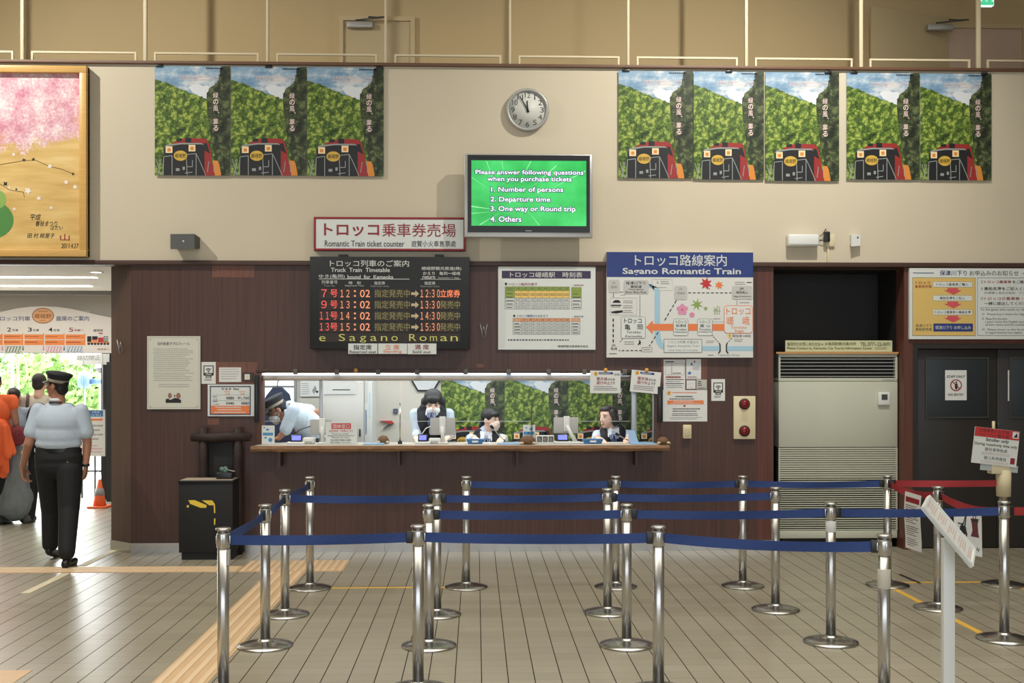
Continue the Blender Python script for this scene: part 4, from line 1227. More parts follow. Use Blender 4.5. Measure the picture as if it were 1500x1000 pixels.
# stroller sign on its post
po, pl_ = posts[('D', 5)]
ys = pl_.y - .05
sg = Board('stroller_sign', 'tilted red and white sign reading stroller only, on a cream holder above a post', 'sign', 1425.4, 628, 1491.6, 681, ys - .004, .006, WHITE, (0, 0, 1), rot=6.6)
sg.r(1425.6, 628.2, 1491.4, 641.5, BRIGHTRED).r(1481, 629.5, 1490, 639, WHITE, 2).poly([(1482.5, 637.5), (1487.5, 630.5), (1488.5, 637.5)], INK, 3).t('往復乗車のお客様', 1431, 629.2, 1476, 634.6, MRN, .02).t('ベビーカー置き場', 1431, 635.4, 1476, 640.8, MRN, .02)
sg.t('Stroller only', 1443, 642.5, 1477, 648.5, INK, .015).t('During round-trip time only', 1427, 649.6, 1490, 655, mat('olive_ink', (96, 88, 44), .6), .015)
sg.t('嬰兒車停放處', 1443, 656.5, 1476, 661.5, DGREY).t('乘車期間可停放嬰兒車', 1439, 663, 1480, 667, FP).t('婴儿车停放处', 1443, 669, 1476, 674, INK).t('乘车期间可停放婴儿车', 1439, 675.5, 1480, 679.5, FP).r(1482, 668, 1488.5, 677, RED)
so = sg.done()
M_CARD = mat('cream_card', (214, 202, 168), .65); M_ACR = mat('clear_plate', (176, 184, 182), .25)
a = P(1457, 724, ys); c = P(1479, 689, ys)
MB().lathe([(.056, a.z - .02), (.060, c.z)], M_CARD, (pl_.x, pl_.y, 0), 22).build('holder_cup', so)
a = P(1453, 694, ys); c = P(1479.5, 677, ys); MB().box(a.x, c.x, ys + .003, ys + .09, a.z, c.z, M_CARD, .004).build('holder_block', so)
T_ = MX.Translation(P(1464, 684, ys)) @ MX.Rotation(R(5), 4, 'Y')
MB(T_).box(-.155, .155, .004, .008, -.035, .02, M_ACR).build('acrylic_plate', so)
a = P(1456, 632, ys); MB().cyl((a.x, ys + .008, a.z - .02), (a.x, ys + .008, a.z + .085), .012, CREAM, n=10).build('peg', so)

# ---- air conditioner in its recess
ya_ = .14
CA = (1100, 370, 2.222)
M_AC = mat('ac_cream', (192, 194, 176), .5, noise=(1.5, .03, (1, 1, 1)))
M_ACD = mat('ac_dark_slot', (14, 15, 15), .6)
def A(u, v, y=ya_): return P(1100 + u / 2.222, 370 + v / 2.222, y)
a = A(90, 930); c = A(477, 329)
ac = thing('air_conditioner', 'tall cream floor-standing air conditioner with a ribbed lower grille', 'air conditioner', ((a.x + c.x) / 2, .3, 0))
gr0, gr1 = A(96, 408), A(470, 340)
mb = MB()
mb.box(a.x, c.x, ya_, .66, gr1.z, c.z, M_AC, .005).box(a.x, gr0.x, ya_, .66, gr0.z, gr1.z, M_AC).box(gr1.x, c.x, ya_, .66, gr0.z, gr1.z, M_AC)
mb.box(gr0.x, gr1.x, ya_ + .06, .66, gr0.z, gr1.z, M_ACD)
p1 = A(90, 420).z; p2 = A(90, 634).z
mb.box(a.x, c.x, ya_, .66, p1 + .003, gr0.z, M_AC, .003).box(a.x, c.x, ya_ - .004, .66, p2 + .003, p1, M_AC, .004)
zl = A(90, 905).z
mb.box(a.x, c.x, ya_ + .10, .66, zl, p2, M_ACD).box(a.x, c.x, ya_, .66, a.z, zl, M_AC, .005)
mb.build('casing', ac)
MB().box(a.x + .05, c.x - .05, ya_ + .05, .6, 0, a.z, M_ACD).build('plinth', ac)
mb = MB()
for k in range(6):
    z = gr0.z + (gr1.z - gr0.z) * (k + .5) / 6
    T = MX.Translation(V((0, ya_ + .012, z))) @ MX.Rotation(R(-25), 4, 'X')
    MB.box(mb, gr0.x, gr1.x, ya_ + .005, ya_ + .04, z - .004, z + .002, LGREY)
mb.build('louvre', ac)
mb = MB(); nf = 38
for k in range(nf):
    z = zl + (p2 - zl) * (k + .5) / nf; h_ = (p2 - zl) / nf * (.23 if k < nf * .62 else .34)
    mb.box(a.x + .004, c.x - .004, ya_, ya_ + .034, z - h_, z + h_, M_AC)
mb.box(a.x, a.x + .012, ya_ - .001, ya_ + .034, zl, p2, M_AC).box(c.x - .012, c.x, ya_ - .001, ya_ + .034, zl, p2, M_AC)
mb.build('intake_grille', ac)
q0, q1 = A(412, 495, ya_), A(449, 454, ya_)
ctl = MB().box(q0.x, q1.x, ya_ - .03, ya_ - .003, q0.z, q1.z, WPLAST, .004).build('controller', ac)
MB().box(q0.x + .03, q1.x - .025, ya_ - .032, ya_ - .029, q0.z + .05, q1.z - .02, mat('lcd_grey', (66, 74, 72), .3)).build('display', ctl)
MB().box(c.x - .15, c.x - .03, ya_ - .0015, ya_ + .001, p1 + .012, p1 + .022, FAINT).build('badge', ac)
a2 = A(84, 329); MB().box(a2.x - .01, c.x + .004, ya_ - .02, .6, c.z, c.z + .018, mat('orange_wood', (196, 146, 92), .5)).build('top_board', ac)
b = Board('information_strip', 'long cream sign strip standing on top of the air conditioner', 'sign', 1150.5, 498.5, 1307, 515, ya_ + .02, .012, mat('strip_cream', (200, 200, 160), .5))
OLV = mat('olive_green_ink', (88, 100, 60), .6)
b.t('亀岡市のお問い合わせは→', 1153, 501, 1206, 506.5, OLV, .02).t('JR亀岡駅観光案内所', 1208, 501, 1254, 506.5, OLV, .02).t('TEL.0771-22-0691', 1260, 501, 1304, 506.5, OLV, .015)
b.t('Please Contact to, Kameoka City Tourist Information Center', 1153, 508, 1278, 512.5, OLV, .015).dashes(1281, 508, 1304, 512, 2, OLV).done()

# ---- river boat information board
CB = (1330, 385, 8.335)
b = Board('boat_information_board', 'white notice board with a yellow flow chart of red arrows above the staff doors', 'notice board', 18, 66, 1930, 930, -.03, .03, WHITE, CB)
MBG = mat('chart_yellow', (214, 182, 106), .6)
b.line(60, 125, 316, 125, 8, NAVY).t('保津川下り', 386, 92, 718, 156, NAVY, .03).t('お申込みのお知らせ', 750, 92, 1350, 156, DGREY).line(1398, 125, 1660, 125, 8, NAVY)
b.box(54, 180, 824, 890, DGREY, 4, 1, MBG)
b.t('トロッコ', 92, 224, 268, 262, RED, .02).t('乗車券売場', 84, 270, 286, 310, RED, .02)
b.t('保津川下り', 92, 748, 290, 784, DGREY, .02).t('乗船券売場', 92, 792, 290, 832, DGREY, .02)
CORAL = mat('arrow_coral', (206, 84, 92), .5)
for y, tx, wx in ((230, 'トロッコ乗車券ご購入', (346, 736)), (396, '乗船名簿をご記入', (386, 694)), (568, 'トロッコ乗車券＋乗船名簿', (330, 764))):
    b.box(304, y, 786, y + 68, GREY, 3, 2, WHITE).t(tx, wx[0], y + 16, wx[1], y + 52, INK, .02, 3)
    b.poly([(480, y + 76), (612, y + 76), (612, y + 102), (656, y + 104), (556, y + 160), (434, y + 104), (480, y + 102)], CORAL, 3)
b.r(310, 740, 792, 838, NAVY, 2).t('保津川下り お申し込み', 332, 766, 768, 812, LWHITE, .02, 3)
b.box(846, 180, 1900, 886, DGREY, 4)
b.t('①', 888, 212, 914, 250, DGREY).t('トロッコ乗車券', 930, 212, 1264, 250, RED, .025).t('をご購入ください', 1276, 212, 1640, 250, INK, .025)
b.t('②', 888, 296, 914, 334, DGREY).t('乗船名簿をご記入ください', 930, 292, 1560, 334, INK, .025).t('(代表者１名のお名前、フリガナ、住所)', 930, 350, 1640, 382, DGREY)
b.t('③', 888, 416, 914, 454, DGREY).t('トロッコの乗車券・乗船名簿を', 930, 414, 1700, 454, RED, .025).t('一緒に提出してください', 930, 474, 1500, 514, INK, .025).line(880, 546, 1880, 546, 3, DGREY)
for y, tx, x1 in ((556, 'To the guest who wants to ride the Hozu river boat', 1800), (610, '①  Please buy a ticket for Sagano Romantic Train', 1760), (664, '②  Please fill in the form', 1210), (704, '( your name the English name on passport', 1660), (740, 'of your home and the number of passengers )', 1680), (798, '③  Please show us the form you filled in and', 1720), (836, 'for Sagano Romantic train together', 1396)):
    b.t(tx, 884 if y == 556 else (900 if tx[0] in '①②③' else 944), y, x1, y + 32, DGREY)
b.done()
# notices on the doors
b = Board('door_notice', 'white notice reading staff only no entry on the dark door window', 'notice', 1384.5, 542, 1416, 586, .0445, .0015, PAPER, (1330, 500, 5.0)[:0] or (0, 0, 1))
b.t('STAFF ONLY', 1387, 549.5, 1413.5, 553, INK, .01).t('NO ENTRY', 1389, 576, 1412, 579.5, INK, .01)
b.disc(1400.4, 564, 8.6, 8.6, RED, 1).disc(1400.4, 564, 7, 7, PAPER, 2).disc(1400.6, 559.8, 1.3, 1.3, INK, 3).poly([(1398.6, 561.5), (1402.4, 561.5), (1402.8, 566), (1402, 570), (1399.2, 570), (1398.4, 566)], INK, 3).line(1394.8, 558.6, 1406, 569.6, 1.4, RED, 4).done()
b = Board('door_notice', 'orange and white security camera notice on the staff door beside the stroller sign', 'notice', 1476.5, 542, 1527, 587, .0545, .0015, PAPER)
b.poly([(1478, 544), (1515, 544), (1478, 560)], ORANGE).disc(1501, 556, 6, 6, mat('brown_lens', (110, 60, 40), .5), 2).dashes(1479, 546, 1496, 551, 2, RED, 2).t('防犯カメラ', 1479.5, 564, 1514, 569.5, INK, .03).t('作動中', 1484, 571, 1508, 577, INK, .03).dashes(1479, 580, 1496, 584, 1, DGREY).poly([(1496, 586), (1505, 578), (1512, 586)], ORANGE, 2).done()
# ================================================================== ticket window and counter
CZ = 1.047
M_CTOP = mat('counter_top', (190, 184, 172), .4)
M_CEDGE = mat('live_wood_edge', (128, 92, 60), .5, noise=(2, .55, (5, 1, 30)), bump=.4)
M_FRW = mat('window_wood', (88, 60, 48), .5)
M_ALU = mat('aluminium', (176, 180, 182), .35, .6)


def glass_mat():
    m = bpy.data.materials.new('clear_acrylic'); m.use_nodes = True; nt = m.node_tree; nt.nodes.clear()
    o = nt.nodes.new('ShaderNodeOutputMaterial'); mx = nt.nodes.new('ShaderNodeMixShader'); tr = nt.nodes.new('ShaderNodeBsdfTransparent'); gl = nt.nodes.new('ShaderNodeBsdfGlossy'); fr = nt.nodes.new('ShaderNodeFresnel')
    tr.inputs[0].default_value = (.96, .98, .98, 1); gl.inputs['Roughness'].default_value = .03; fr.inputs[0].default_value = 1.12
    nt.links.new(fr.outputs[0], mx.inputs[0]); nt.links.new(tr.outputs[0], mx.inputs[1]); nt.links.new(gl.outputs[0], mx.inputs[2]); nt.links.new(mx.outputs[0], o.inputs[0])
    return m


M_GLASS = glass_mat()
M_CLEARB = mat('acrylic_edge', (206, 214, 216), .3)
# counter shelf
x0, x1 = P(368, 655, -.2).x, P(980, 655, -.2).x
ct = thing('ticket_counter', 'long counter shelf with a natural wood front edge under the ticket window', 'counter', ((x0 + x1) / 2, 0, .98))
MB().box(OX0 + .003, OX1 - .003, -.2, .30, CZ - .045, CZ, M_CTOP, .004).build('counter_top', ct)
mb = MB(); vs = []; fs = []; N = 60; random.seed(9)
for i in range(N + 1):
    x = x0 + (x1 - x0) * i / N; w_ = .006 * math.sin(i * .9) + random.uniform(-.004, .004)
    vs += [(x, -.235 + w_, CZ - .002), (x, -.245 + w_, CZ - .03), (x, -.235 + w_, CZ - .055 + w_ * .6), (x, -.17, CZ - .055), (x, -.17, CZ - .002)]
for i in range(N):
    a = 5 * i
    for k in range(5): fs.append((a + k, a + (k + 1) % 5, a + 5 + (k + 1) % 5, a + 5 + k))
fs += [(0, 4, 3, 2, 1), tuple(5 * N + k for k in range(5))]
mb.add(vs, fs, M_CEDGE); mb.build('front_edge', ct)
for px in (412, 585, 757, 930):
    x = P(px, 670, -.05).x; MB().box(x - .012, x + .012, -.17, -.001, CZ - .2, CZ - .053, M_TRIM).build('bracket', ct)
MB().box(x0 + .02, OX0, -.17, -.002, CZ - .05, CZ - .002, M_CTOP).box(OX1, x1 - .02, -.17, -.002, CZ - .05, CZ - .002, M_CTOP).build('shelf_end', ct)

# window frame, lamp tube, valance, hanging acrylic panes
wd = MB()
wd.box(OX0 - .035, OX0 + .012, -.015, .19, CZ, OZ1 + .02, M_FRW, .003).build('window_1')
wo = bpy.data.objects['window_1']; wo['kind'] = 'structure'; WM[wo.name] = MX.Translation(wo.location)
MB().box(OX1 - .012, OX1 + .03, -.015, .19, CZ, OZ1 + .02, M_FRW, .003).build('jamb', wo)
MB().box(OX0 - .035, OX1 + .03, -.02, .19, OZ1 - .006, OZ1 + .028, M_TRIM, .003).build('header', wo)
zt = lambda py, y=.1: P(672, py, y).z
MB().box(OX0 + .012, OX1 - .012, .05, .07, zt(551.5), zt(549.5), M_ALU).build('rail', wo)
M_VAL = mat('valance_grey', (150, 140, 128), .6)
MB().box(OX0 + .012, OX1 - .012, .10, .12, zt(557.5), zt(551), M_VAL).build('valance', wo)
lt = MB()
lamp = thing('lamp_strip', 'glowing white lamp strip along the top of the ticket window', 'lamp', (P(672, 547, .06).x, .075, zt(549)))
for a, b_ in ((385, 398), (405, 490), (498, 610), (616, 742), (749, 802), (808, 900)):
    MB().box(P(a, 547, .075).x, P(b_, 547, .075).x, .065, .085, zt(549), zt(546.6), GLOW).build('tube', lamp)
ll = area('lamp_strip_light', (P(672, 547, .1).x, .13, zt(549, .13) - .005), (R(35), 0, 0), 3.8, .05, 13, (1, 1, 1))
M_CLIP = mat('clip_grey', (96, 94, 90), .5)
for px in (433, 493.5, 554, 611, 682, 745, 803.5, 856, 915):
    p = P(px, 545, -.02); MB().box(p.x - .022, p.x + .022, -.04, -.018, p.z - .022, p.z + .03, M_CLIP, .003).build('clip', wo)
for a, b_ in ((468, 472.5), (925, 932.5), (955.5, 959)):
    MB().box(P(a, 600, .12).x, P(b_, 600, .12).x, .10, .14, CZ, zt(556), M_ALU, .003).build('mullion', wo)
for px0, px1, pyb in ((386, 467, 617), (473, 585, 652), (589, 682, 617), (683, 779, 617), (781, 828, 652), (829, 924, 617), (933.5, 955, 652)):
    a, b_ = P(px0, pyb, .06), P(px1, 558, .06); zb = max(a.z, CZ)
    g = MB().box(a.x, b_.x, .135, .138, zb, zt(556), M_GLASS).build('glass_pane', wo)
    if pyb < 650:
        MB().box(a.x, b_.x, .133, .14, zb - .004, zb, M_CLEARB).build('pane_edge', g)
for px0, px1, py0, py1, lab in ((373, 379, 549, 618, 'black vertical guide rail at the left edge of the ticket window'), (963, 970, 566, 618, 'black vertical guide rail at the right edge of the ticket window')):
    a, b_ = P(px0, py1, -.03), P(px1, py0, -.03)
    o = tag(MB().box(a.x, b_.x, -.05, .001, a.z, b_.z, BLACK, .004).build('guide_rail'), lab, 'guide rail')
    MB().box(a.x + .008, b_.x - .008, -.056, -.049, a.z + .03, b_.z - .03, BLACKP, .002).build('groove', o)
KN = mat('orange_knob', (214, 158, 74), .4)
for px, lab in ((521.5, 'round orange knob above the ticket window near the group counter sign'), (887, 'round orange knob holding the straight weather notice'), (947, 'round orange knob holding the tilted weather notice')):
    p = P(px, 542, -.03)
    o = tag(MB().lathe([(.012, -.0), (.018, .018), (.021, .028), (.018, .038), (.008, .042)], KN, (p.x, -.012, p.z), 18, 'y').build('hook_knob'), lab, 'knob', 'round orange knobs over the ticket window')
# weather notices
CN = (850, 520, 6.818)
WARNC = mat('warning_amber', (226, 170, 70), .5)
for (x0_, y0_, x1_, y1_, rot, lab, dx, dy) in ((98, 155, 402, 380, 0.4, 'white weather notice hanging straight over the ticket window', 0, 0), (504, 158, 800, 376, 5.5, 'white weather notice hanging tilted at the window corner', 404, 0)):
    b = Board('weather_notice', lab, 'notice', x0_, y0_, x1_, y1_, -.045, .0015, PAPER, CN, rot=rot)
    X = x0_ - 98 + 0
    b.disc(155 + X, 186, 20, 20, WARNC, 1).t('!', 151 + X, 174, 159 + X, 198, INK, .02).r(186 + X, 170, 326 + X, 190, NAVY).dashes(196 + X, 176, 318 + X, 184, 1, LWHITE, 2, .8)
    if X == 0: b.t('各位様', 338, 180, 392, 204, INK)
    b.t('悪天候', 162 + X, 220, 270 + X, 254, RED, .03).t('のため', 274 + X, 228, 346 + X, 254, INK, .01).t('運行中止', 160 + X, 260, 298 + X, 294, RED, .03).t('です', 302 + X, 264, 346 + X, 294, INK, .01)
    b.dashes(130 + X, 304, 372 + X, 356, 3, DGREY, 1, .35); b.done()
# cluster of notices on the wall right of the window
b = Board('wall_notice', 'laminated notice with printed boxes under the route map sign', 'notice', 832, 44, 1048, 348, -.004, .003, PAPER, CN)
b.r(850, 62, 936, 72, INK).box(850, 82, 910, 196, GREY, 2).box(916, 82, 1040, 196, GREY, 2).dashes(920, 170, 1034, 190, 1, DGREY).dashes(852, 206, 1030, 232, 1, RED, 1, .7).r(852, 240, 1034, 246, INK).dashes(856, 254, 1034, 272, 1).r(852, 280, 1034, 286, INK).dashes(856, 292, 1034, 330, 2).done()
b = Board('wall_notice', 'shiny laminated notice with blue and red sketches under the route map sign', 'notice', 1058, 40, 1206, 240, -.004, .003, mat('glossy_paper', (206, 208, 206), .15), CN)
b.poly([(1100, 84), (1116, 72), (1124, 96), (1110, 106)], MBLUE).poly([(1070, 180), (1096, 160), (1110, 178), (1090, 196)], MBLUE).poly([(1130, 60), (1150, 54), (1146, 80)], RED).dashes(1068, 210, 1190, 232, 2, RED).dashes(1120, 110, 1196, 150, 3).done()
b = Board('wall_notice', 'small square notice with a brown border beneath the shiny notice', 'notice', 1056, 246, 1156, 342, -.004, .003, mat('brown_border', (110, 70, 52), .6), CN)
b.r(1061, 251, 1151, 337, PAPER).line(1076, 300, 1090, 280, 2, GREY).line(1096, 316, 1116, 324, 3, GREY).line(1110, 280, 1130, 290, 2, GREY).done()
b = Board('wall_notice', 'small grey notice with dark lines at the corner of the notice cluster', 'notice', 1160, 244, 1264, 342, -.004, .003, mat('grey_paper', (188, 186, 178), .7), CN)
b.dashes(1172, 254, 1220, 310, 3, DGREY).r(1172, 326, 1252, 331, INK).done()
b = Board('wall_notice', 'large white notice with an orange stripe under the notice cluster', 'notice', 826, 348, 1268, 662, -.004, .003, PAPER, CN)
b.disc(886, 378, 20, 20, WARNC).t('!', 882, 366, 890, 390, INK, .02).dashes(914, 364, 1232, 382, 1, ORANGE, 1, .5).dashes(944, 404, 1170, 422, 1, DGREY, 1, .7).dashes(886, 428, 1220, 446, 1, DGREY, 1, .5).r(870, 452, 1232, 490, ORANGE).dashes(920, 458, 1160, 472, 1, PAPER, 2, .5).dashes(900, 476, 1210, 486, 1, PAPER, 2, .5)
b.poly([(1028, 500), (1054, 500), (1054, 508), (1040, 518), (1028, 508)], RED).dashes(912, 526, 1210, 546, 1, DGREY, 1, .5).dashes(912, 550, 1180, 568, 1, DGREY, 1, .5).dashes(912, 576, 1190, 610, 2, DGREY, 1, .4).dashes(882, 616, 1220, 644, 2, DGREY, 1, .25).done()


def wifi(x0, y0, x1, y1, lab):
    b = Board('wifi_notice', lab, 'notice', x0, y0, x1, y1, -.004, .003, PAPER, group='white wifi notices on the brown wall')
    w_ = x1 - x0; h_ = y1 - y0; X = lambda u: x0 + u * w_; Y = lambda v: y0 + v * h_
    b.r(X(.15), Y(.16), X(.85), Y(.62), INK).r(X(.21), Y(.2), X(.79), Y(.5), PAPER, 2)
    for r_ in (.27, .19, .11):
        n = 10; pts = [(X(.5) + w_ * r_ * math.sin(R(-48 + 96 * k / n)), Y(.46) - w_ * r_ * math.cos(R(-48 + 96 * k / n))) for k in range(n + 1)]
        pts += [(X(.5) + w_ * (r_ - .045) * math.sin(R(48 - 96 * k / n)), Y(.46) - w_ * (r_ - .045) * math.cos(R(48 - 96 * k / n))) for k in range(n + 1)]
        b.poly(pts, INK, 3)
    b.disc(X(.5), Y(.455), w_ * .04, w_ * .04, INK, 3).t('Wi-Fi', X(.3), Y(.525), X(.7), Y(.6), PAPER, .02, 3).r(X(.3), Y(.63), X(.7), Y(.72), INK).t('FREE', X(.36), Y(.645), X(.64), Y(.705), PAPER, .02, 3).dashes(X(.2), Y(.76), X(.8), Y(.86), 2, DGREY).done()


wifi(1042, 555, 1062, 587, 'white wifi notice on the brown wall beside the fire alarm panel')
wifi(295, 530, 316, 562, 'white wifi notice on the brown wall beside the artist profile sign')
# profile sign, white card, small frame, fare board
CL = (205, 480, 6.249)
b = Board('profile_sign', 'tall white printed profile sign with a small photo of two people', 'sign', 66, 76, 552, 744, -.015, .015, mat('profile_white', (206, 206, 192), .5), CL)
b.box(78, 88, 540, 730, FAINT, 2).t('田村能里子プロフィール', 162, 130, 456, 158, DGREY, .006)
random.seed(21)
b.dashes(118, 184, 500, 400, 12, FAINT, 1, .3, .01, .03).dashes(118, 405, 500, 490, 5, FAINT, 1, .3, .01, .03).dashes(170, 508, 470, 548, 2, FAINT, 1, .3, .01, .03)
for x, y in ((96, 106), (522, 106), (96, 720), (522, 720)): b.disc(x, y, 5, 5, GREY)
MSK = mat('photo_skin', (150, 104, 92), .6)
b.poly([(236, 686), (236, 654), (258, 646), (276, 660), (300, 650), (322, 640), (350, 648), (376, 660), (378, 686)], INK, 1).disc(274, 620, 17, 25, MSK, 2).disc(352, 622, 20, 27, MSK, 2).disc(318, 622, 7, 9, DGREY, 2).done()
b = Board('white_card', 'small white printed card on the brown wall beside the wifi notice', 'notice', 724, 362, 926, 496, -.006, .006, PAPER, CL)
b.dashes(736, 368, 916, 476, 5, DGREY, 1, .14, .01, .05).done()
b = Board('small_frame', 'small dark brown frame around a square tile above the fare board', 'frame', 940, 408, 1034, 486, -.012, .012, mat('dark_brown_frame', (58, 36, 30), .4), CL)
b.r(958, 424, 1006, 474, WHITE).r(970, 438, 994, 462, CREAM, 2).done()
b = Board('fare_board', 'white fare board with navy border, yen prices and an orange band', 'fare board', 620, 518, 1046, 808, -.015, .015, WHITE, CL)
b.box(640, 532, 1014, 796, mat('border_navy', (44, 54, 84), .5), 9).r(650, 712, 1004, 786, ORANGE, 1)
b.t('料 金 表', 748, 548, 836, 570, INK, .03).t('Fare', 856, 550, 906, 568, INK, .015).t('片道', 780, 596, 822, 612, ORANGE, .02).t('往復', 918, 596, 958, 612, ORANGE, .02).dashes(768, 578, 836, 590, 1, ORANGE).dashes(900, 578, 980, 590, 1, ORANGE)
b.t('¥880', 788, 628, 862, 656, DGREY, .01).t('¥1,760', 894, 628, 1000, 658, DGREY, .01).t('¥440', 788, 676, 862, 703, DGREY, .01).t('¥880', 926, 676, 1000, 703, DGREY, .01)
b.t('大人', 672, 644, 710, 660, INK).dashes(664, 622, 718, 638, 1, DGREY).dashes(664, 664, 714, 682, 1, DGREY).t('小人 Child', 660, 690, 722, 706, DGREY).r(660, 612, 1000, 614, FAINT).r(660, 664, 1000, 666, FAINT)
b.dashes(690, 718, 960, 736, 1, PAPER, 2, .5).dashes(700, 740, 950, 758, 1, PAPER, 2, .5).dashes(670, 764, 980, 782, 1, PAPER, 2, .5).done()
# switch box, fire alarm panel, wire hooks
a, c = P(1000.5, 642, -.03), P(1012.5, 622, -.03)
o = tag(MB().box(a.x, c.x, -.05, .002, a.z, c.z, CREAM, .006).build('switch_box'), 'small cream switch box on the brown wall below the large white notice', 'switch')
MB().box(a.x + .01, c.x - .01, -.054, -.048, a.z + .02, c.z - .03, mat('cream_shade', (196, 184, 150), .5), .003).build('cover', o)
a, c = P(1074.5, 643, -.02), P(1106.5, 580, -.02)
fa = tag(MB().box(a.x, c.x, -.03, .002, a.z, c.z, CREAM, .006).build('fire_alarm_panel'), 'cream fire alarm panel with two round red lamps', 'fire alarm')
LAMPR = mat('dark_red_lens', (120, 22, 30), .15)
for n_, py in (('indicator_lamp', 591.5), ('call_button', 631)):
    p = P(1090.5, py, -.03)
    r_ = MB().lathe([(.052, 0), (.055, .006), (.048, .012)], mat('dark_ring', (50, 30, 32), .4) if n_[0] == 'i' else bpy.data.materials['dark_ring'], (p.x, -.029, p.z), 24, 'y').build(n_, fa)
    MB().lathe([(.044, .008), (.04, .02), (.026, .032), (.006, .037)], LAMPR, (p.x, -.029, p.z), 24, 'y').build('lens', r_)
p = P(1090.5, 611, -.03); mb = MB()
for i in range(5):
    for j in range(6): mb.box(p.x - .03 + i * .013, p.x - .023 + i * .013, -.0315, -.029, p.z - .04 + j * .014, p.z - .036 + j * .014, mat('slot_tan', (160, 148, 118), .6) if i + j == 0 else bpy.data.materials['slot_tan'])
mb.build('sounder_grille', fa)
for px, py, lab, yy_ in ((708.5, 485, 'thin wire hook on the brown wall between the two timetables', 0), (177, 508, 'thin wire hook on the chamfered corner beside the passage', .12)):
    p = P(px, py, yy_)
    y_ = yy_ - .008
    MB_ = MB().tube([(p.x - .035, y_, p.z + .07), (p.x - .018, y_, p.z - .01), (p.x - .012, y_, p.z - .06), (p.x + .012, y_, p.z - .06), (p.x + .018, y_, p.z - .01), (p.x + .035, y_, p.z + .07)], .0035, SILVER, 6).tube([(p.x, y_, p.z + .05), (p.x - .012, y_, p.z - .01), (p.x + .012, y_, p.z - .01), (p.x, y_, p.z + .05)], .0025, SILVER, 6).cyl((p.x, y_, p.z - .06), (p.x, yy_ + .004, p.z - .06), .004, SILVER, n=6)
    tag(MB_.build('wire_hook'), lab, 'hook')

# ---- things on the counter
def fbox(name, lab, cat, x0, y0, x1, y1, y, dep, m, bev=.003, group=None, z0=CZ, parent=None):
    a, c = P(x0, y1, y), P(x1, y0, y)
    zb = z0 if z0 is not None else a.z
    o = MB().box(a.x, c.x, y, y + dep, zb, c.z, m, bev).build(name, parent)
    return tag(o, lab, cat, group) if parent is None else o


DISP = mat('blue_display', (110, 118, 235), .3, emit=.9)


def reader(x0, x1, lab, ax, pb, px0=None, px1=None):
    a, c = P(x0, 650, 0), P(x1, 639, 0)
    t = thing('card_terminal', lab, 'payment terminal', ((a.x + c.x) / 2, .03, CZ), 'payment terminals with blue displays')
    w0, w1 = a.x, c.x
    MB().box(w0 - .03, w1 + .03, -.02, .09, CZ, CZ + .022, WPLAST, .005).build('base', t)
    T = MX.Translation(V(((w0 + w1) / 2, .02, CZ + .022))) @ MX.Rotation(R(-22), 4, 'X')
    h = (w1 - w0) / 2
    MB(T).box(-h, h, -.008, .008, 0, .075, BLACKP, .004).build('display_housing', t)
    MB(T).box(-h + .012, h - .012, -.0095, -.0075, .014, .062, DISP).build('display', t)
    return t


reader(425, 442, 'payment terminal with blue display in front of the bending clerk', 0, 0)
reader(612, 626, 'payment terminal with blue display in front of the long-haired clerk', 0, 0)
reader(816, 833, 'payment terminal with blue display beside the white tablet', 0, 0)


def printer(x0, x1, py0, lab):
    o = fbox('receipt_printer', lab, 'printer', x0, py0, x1, 650, .02, .12, WPLAST, .012, 'white receipt printers on the counter')
    a, c = P(x0, py0, .02), P(x1, py0, .02)
    MB().box(a.x + .02, c.x - .02, .015, .03, CZ + .012, CZ + .03, LGREY, .003).build('paper_slot', o)
    return o


printer(443, 460, 641, 'white receipt printer beside the group counter sign')
printer(628, 645, 642, 'white receipt printer below the long-haired clerk\'s tablet')


def tablet(x0, y0, x1, y1, sx, base_x, lab, cable=None, lean=0):
    a, c = P(x0, y1, .05), P(x1, y0, .05); bx = P(base_x, 650, .05).x; sx = P(sx, y0, .05).x
    t = thing('tablet_stand', lab, 'tablet', (bx, .08, CZ), 'tablets on stands facing the clerks')
    tb = MB().box(a.x, c.x, .05, .062, a.z, c.z, mat('tablet_grey', (176, 176, 174), .4) if 'tablet_grey' not in bpy.data.materials else bpy.data.materials['tablet_grey'], .006).build('tablet', t)
    MB().box(sx - .03, sx + .03, .040, .05, a.z + .02, c.z + .012, WPLAST, .004).build('bracket', t)
    zc = (a.z + c.z) / 2
    MB().tube([(sx, .035, zc), ((sx * .5 + bx * .5), .03, (zc + CZ) / 2), (bx, .05, CZ + .02)], [.018, .018, .022], WPLAST, 10).build('arm', t)
    MB().box(bx - .05, bx + .05, .0, .12, CZ, CZ + .018, WPLAST, .006).build('foot', t)
    if cable:
        pts = [P(*q, .05) for q in cable[0]]
        MB().tube(pts, .005, cable[1], 6).build('cable', t)
    return t


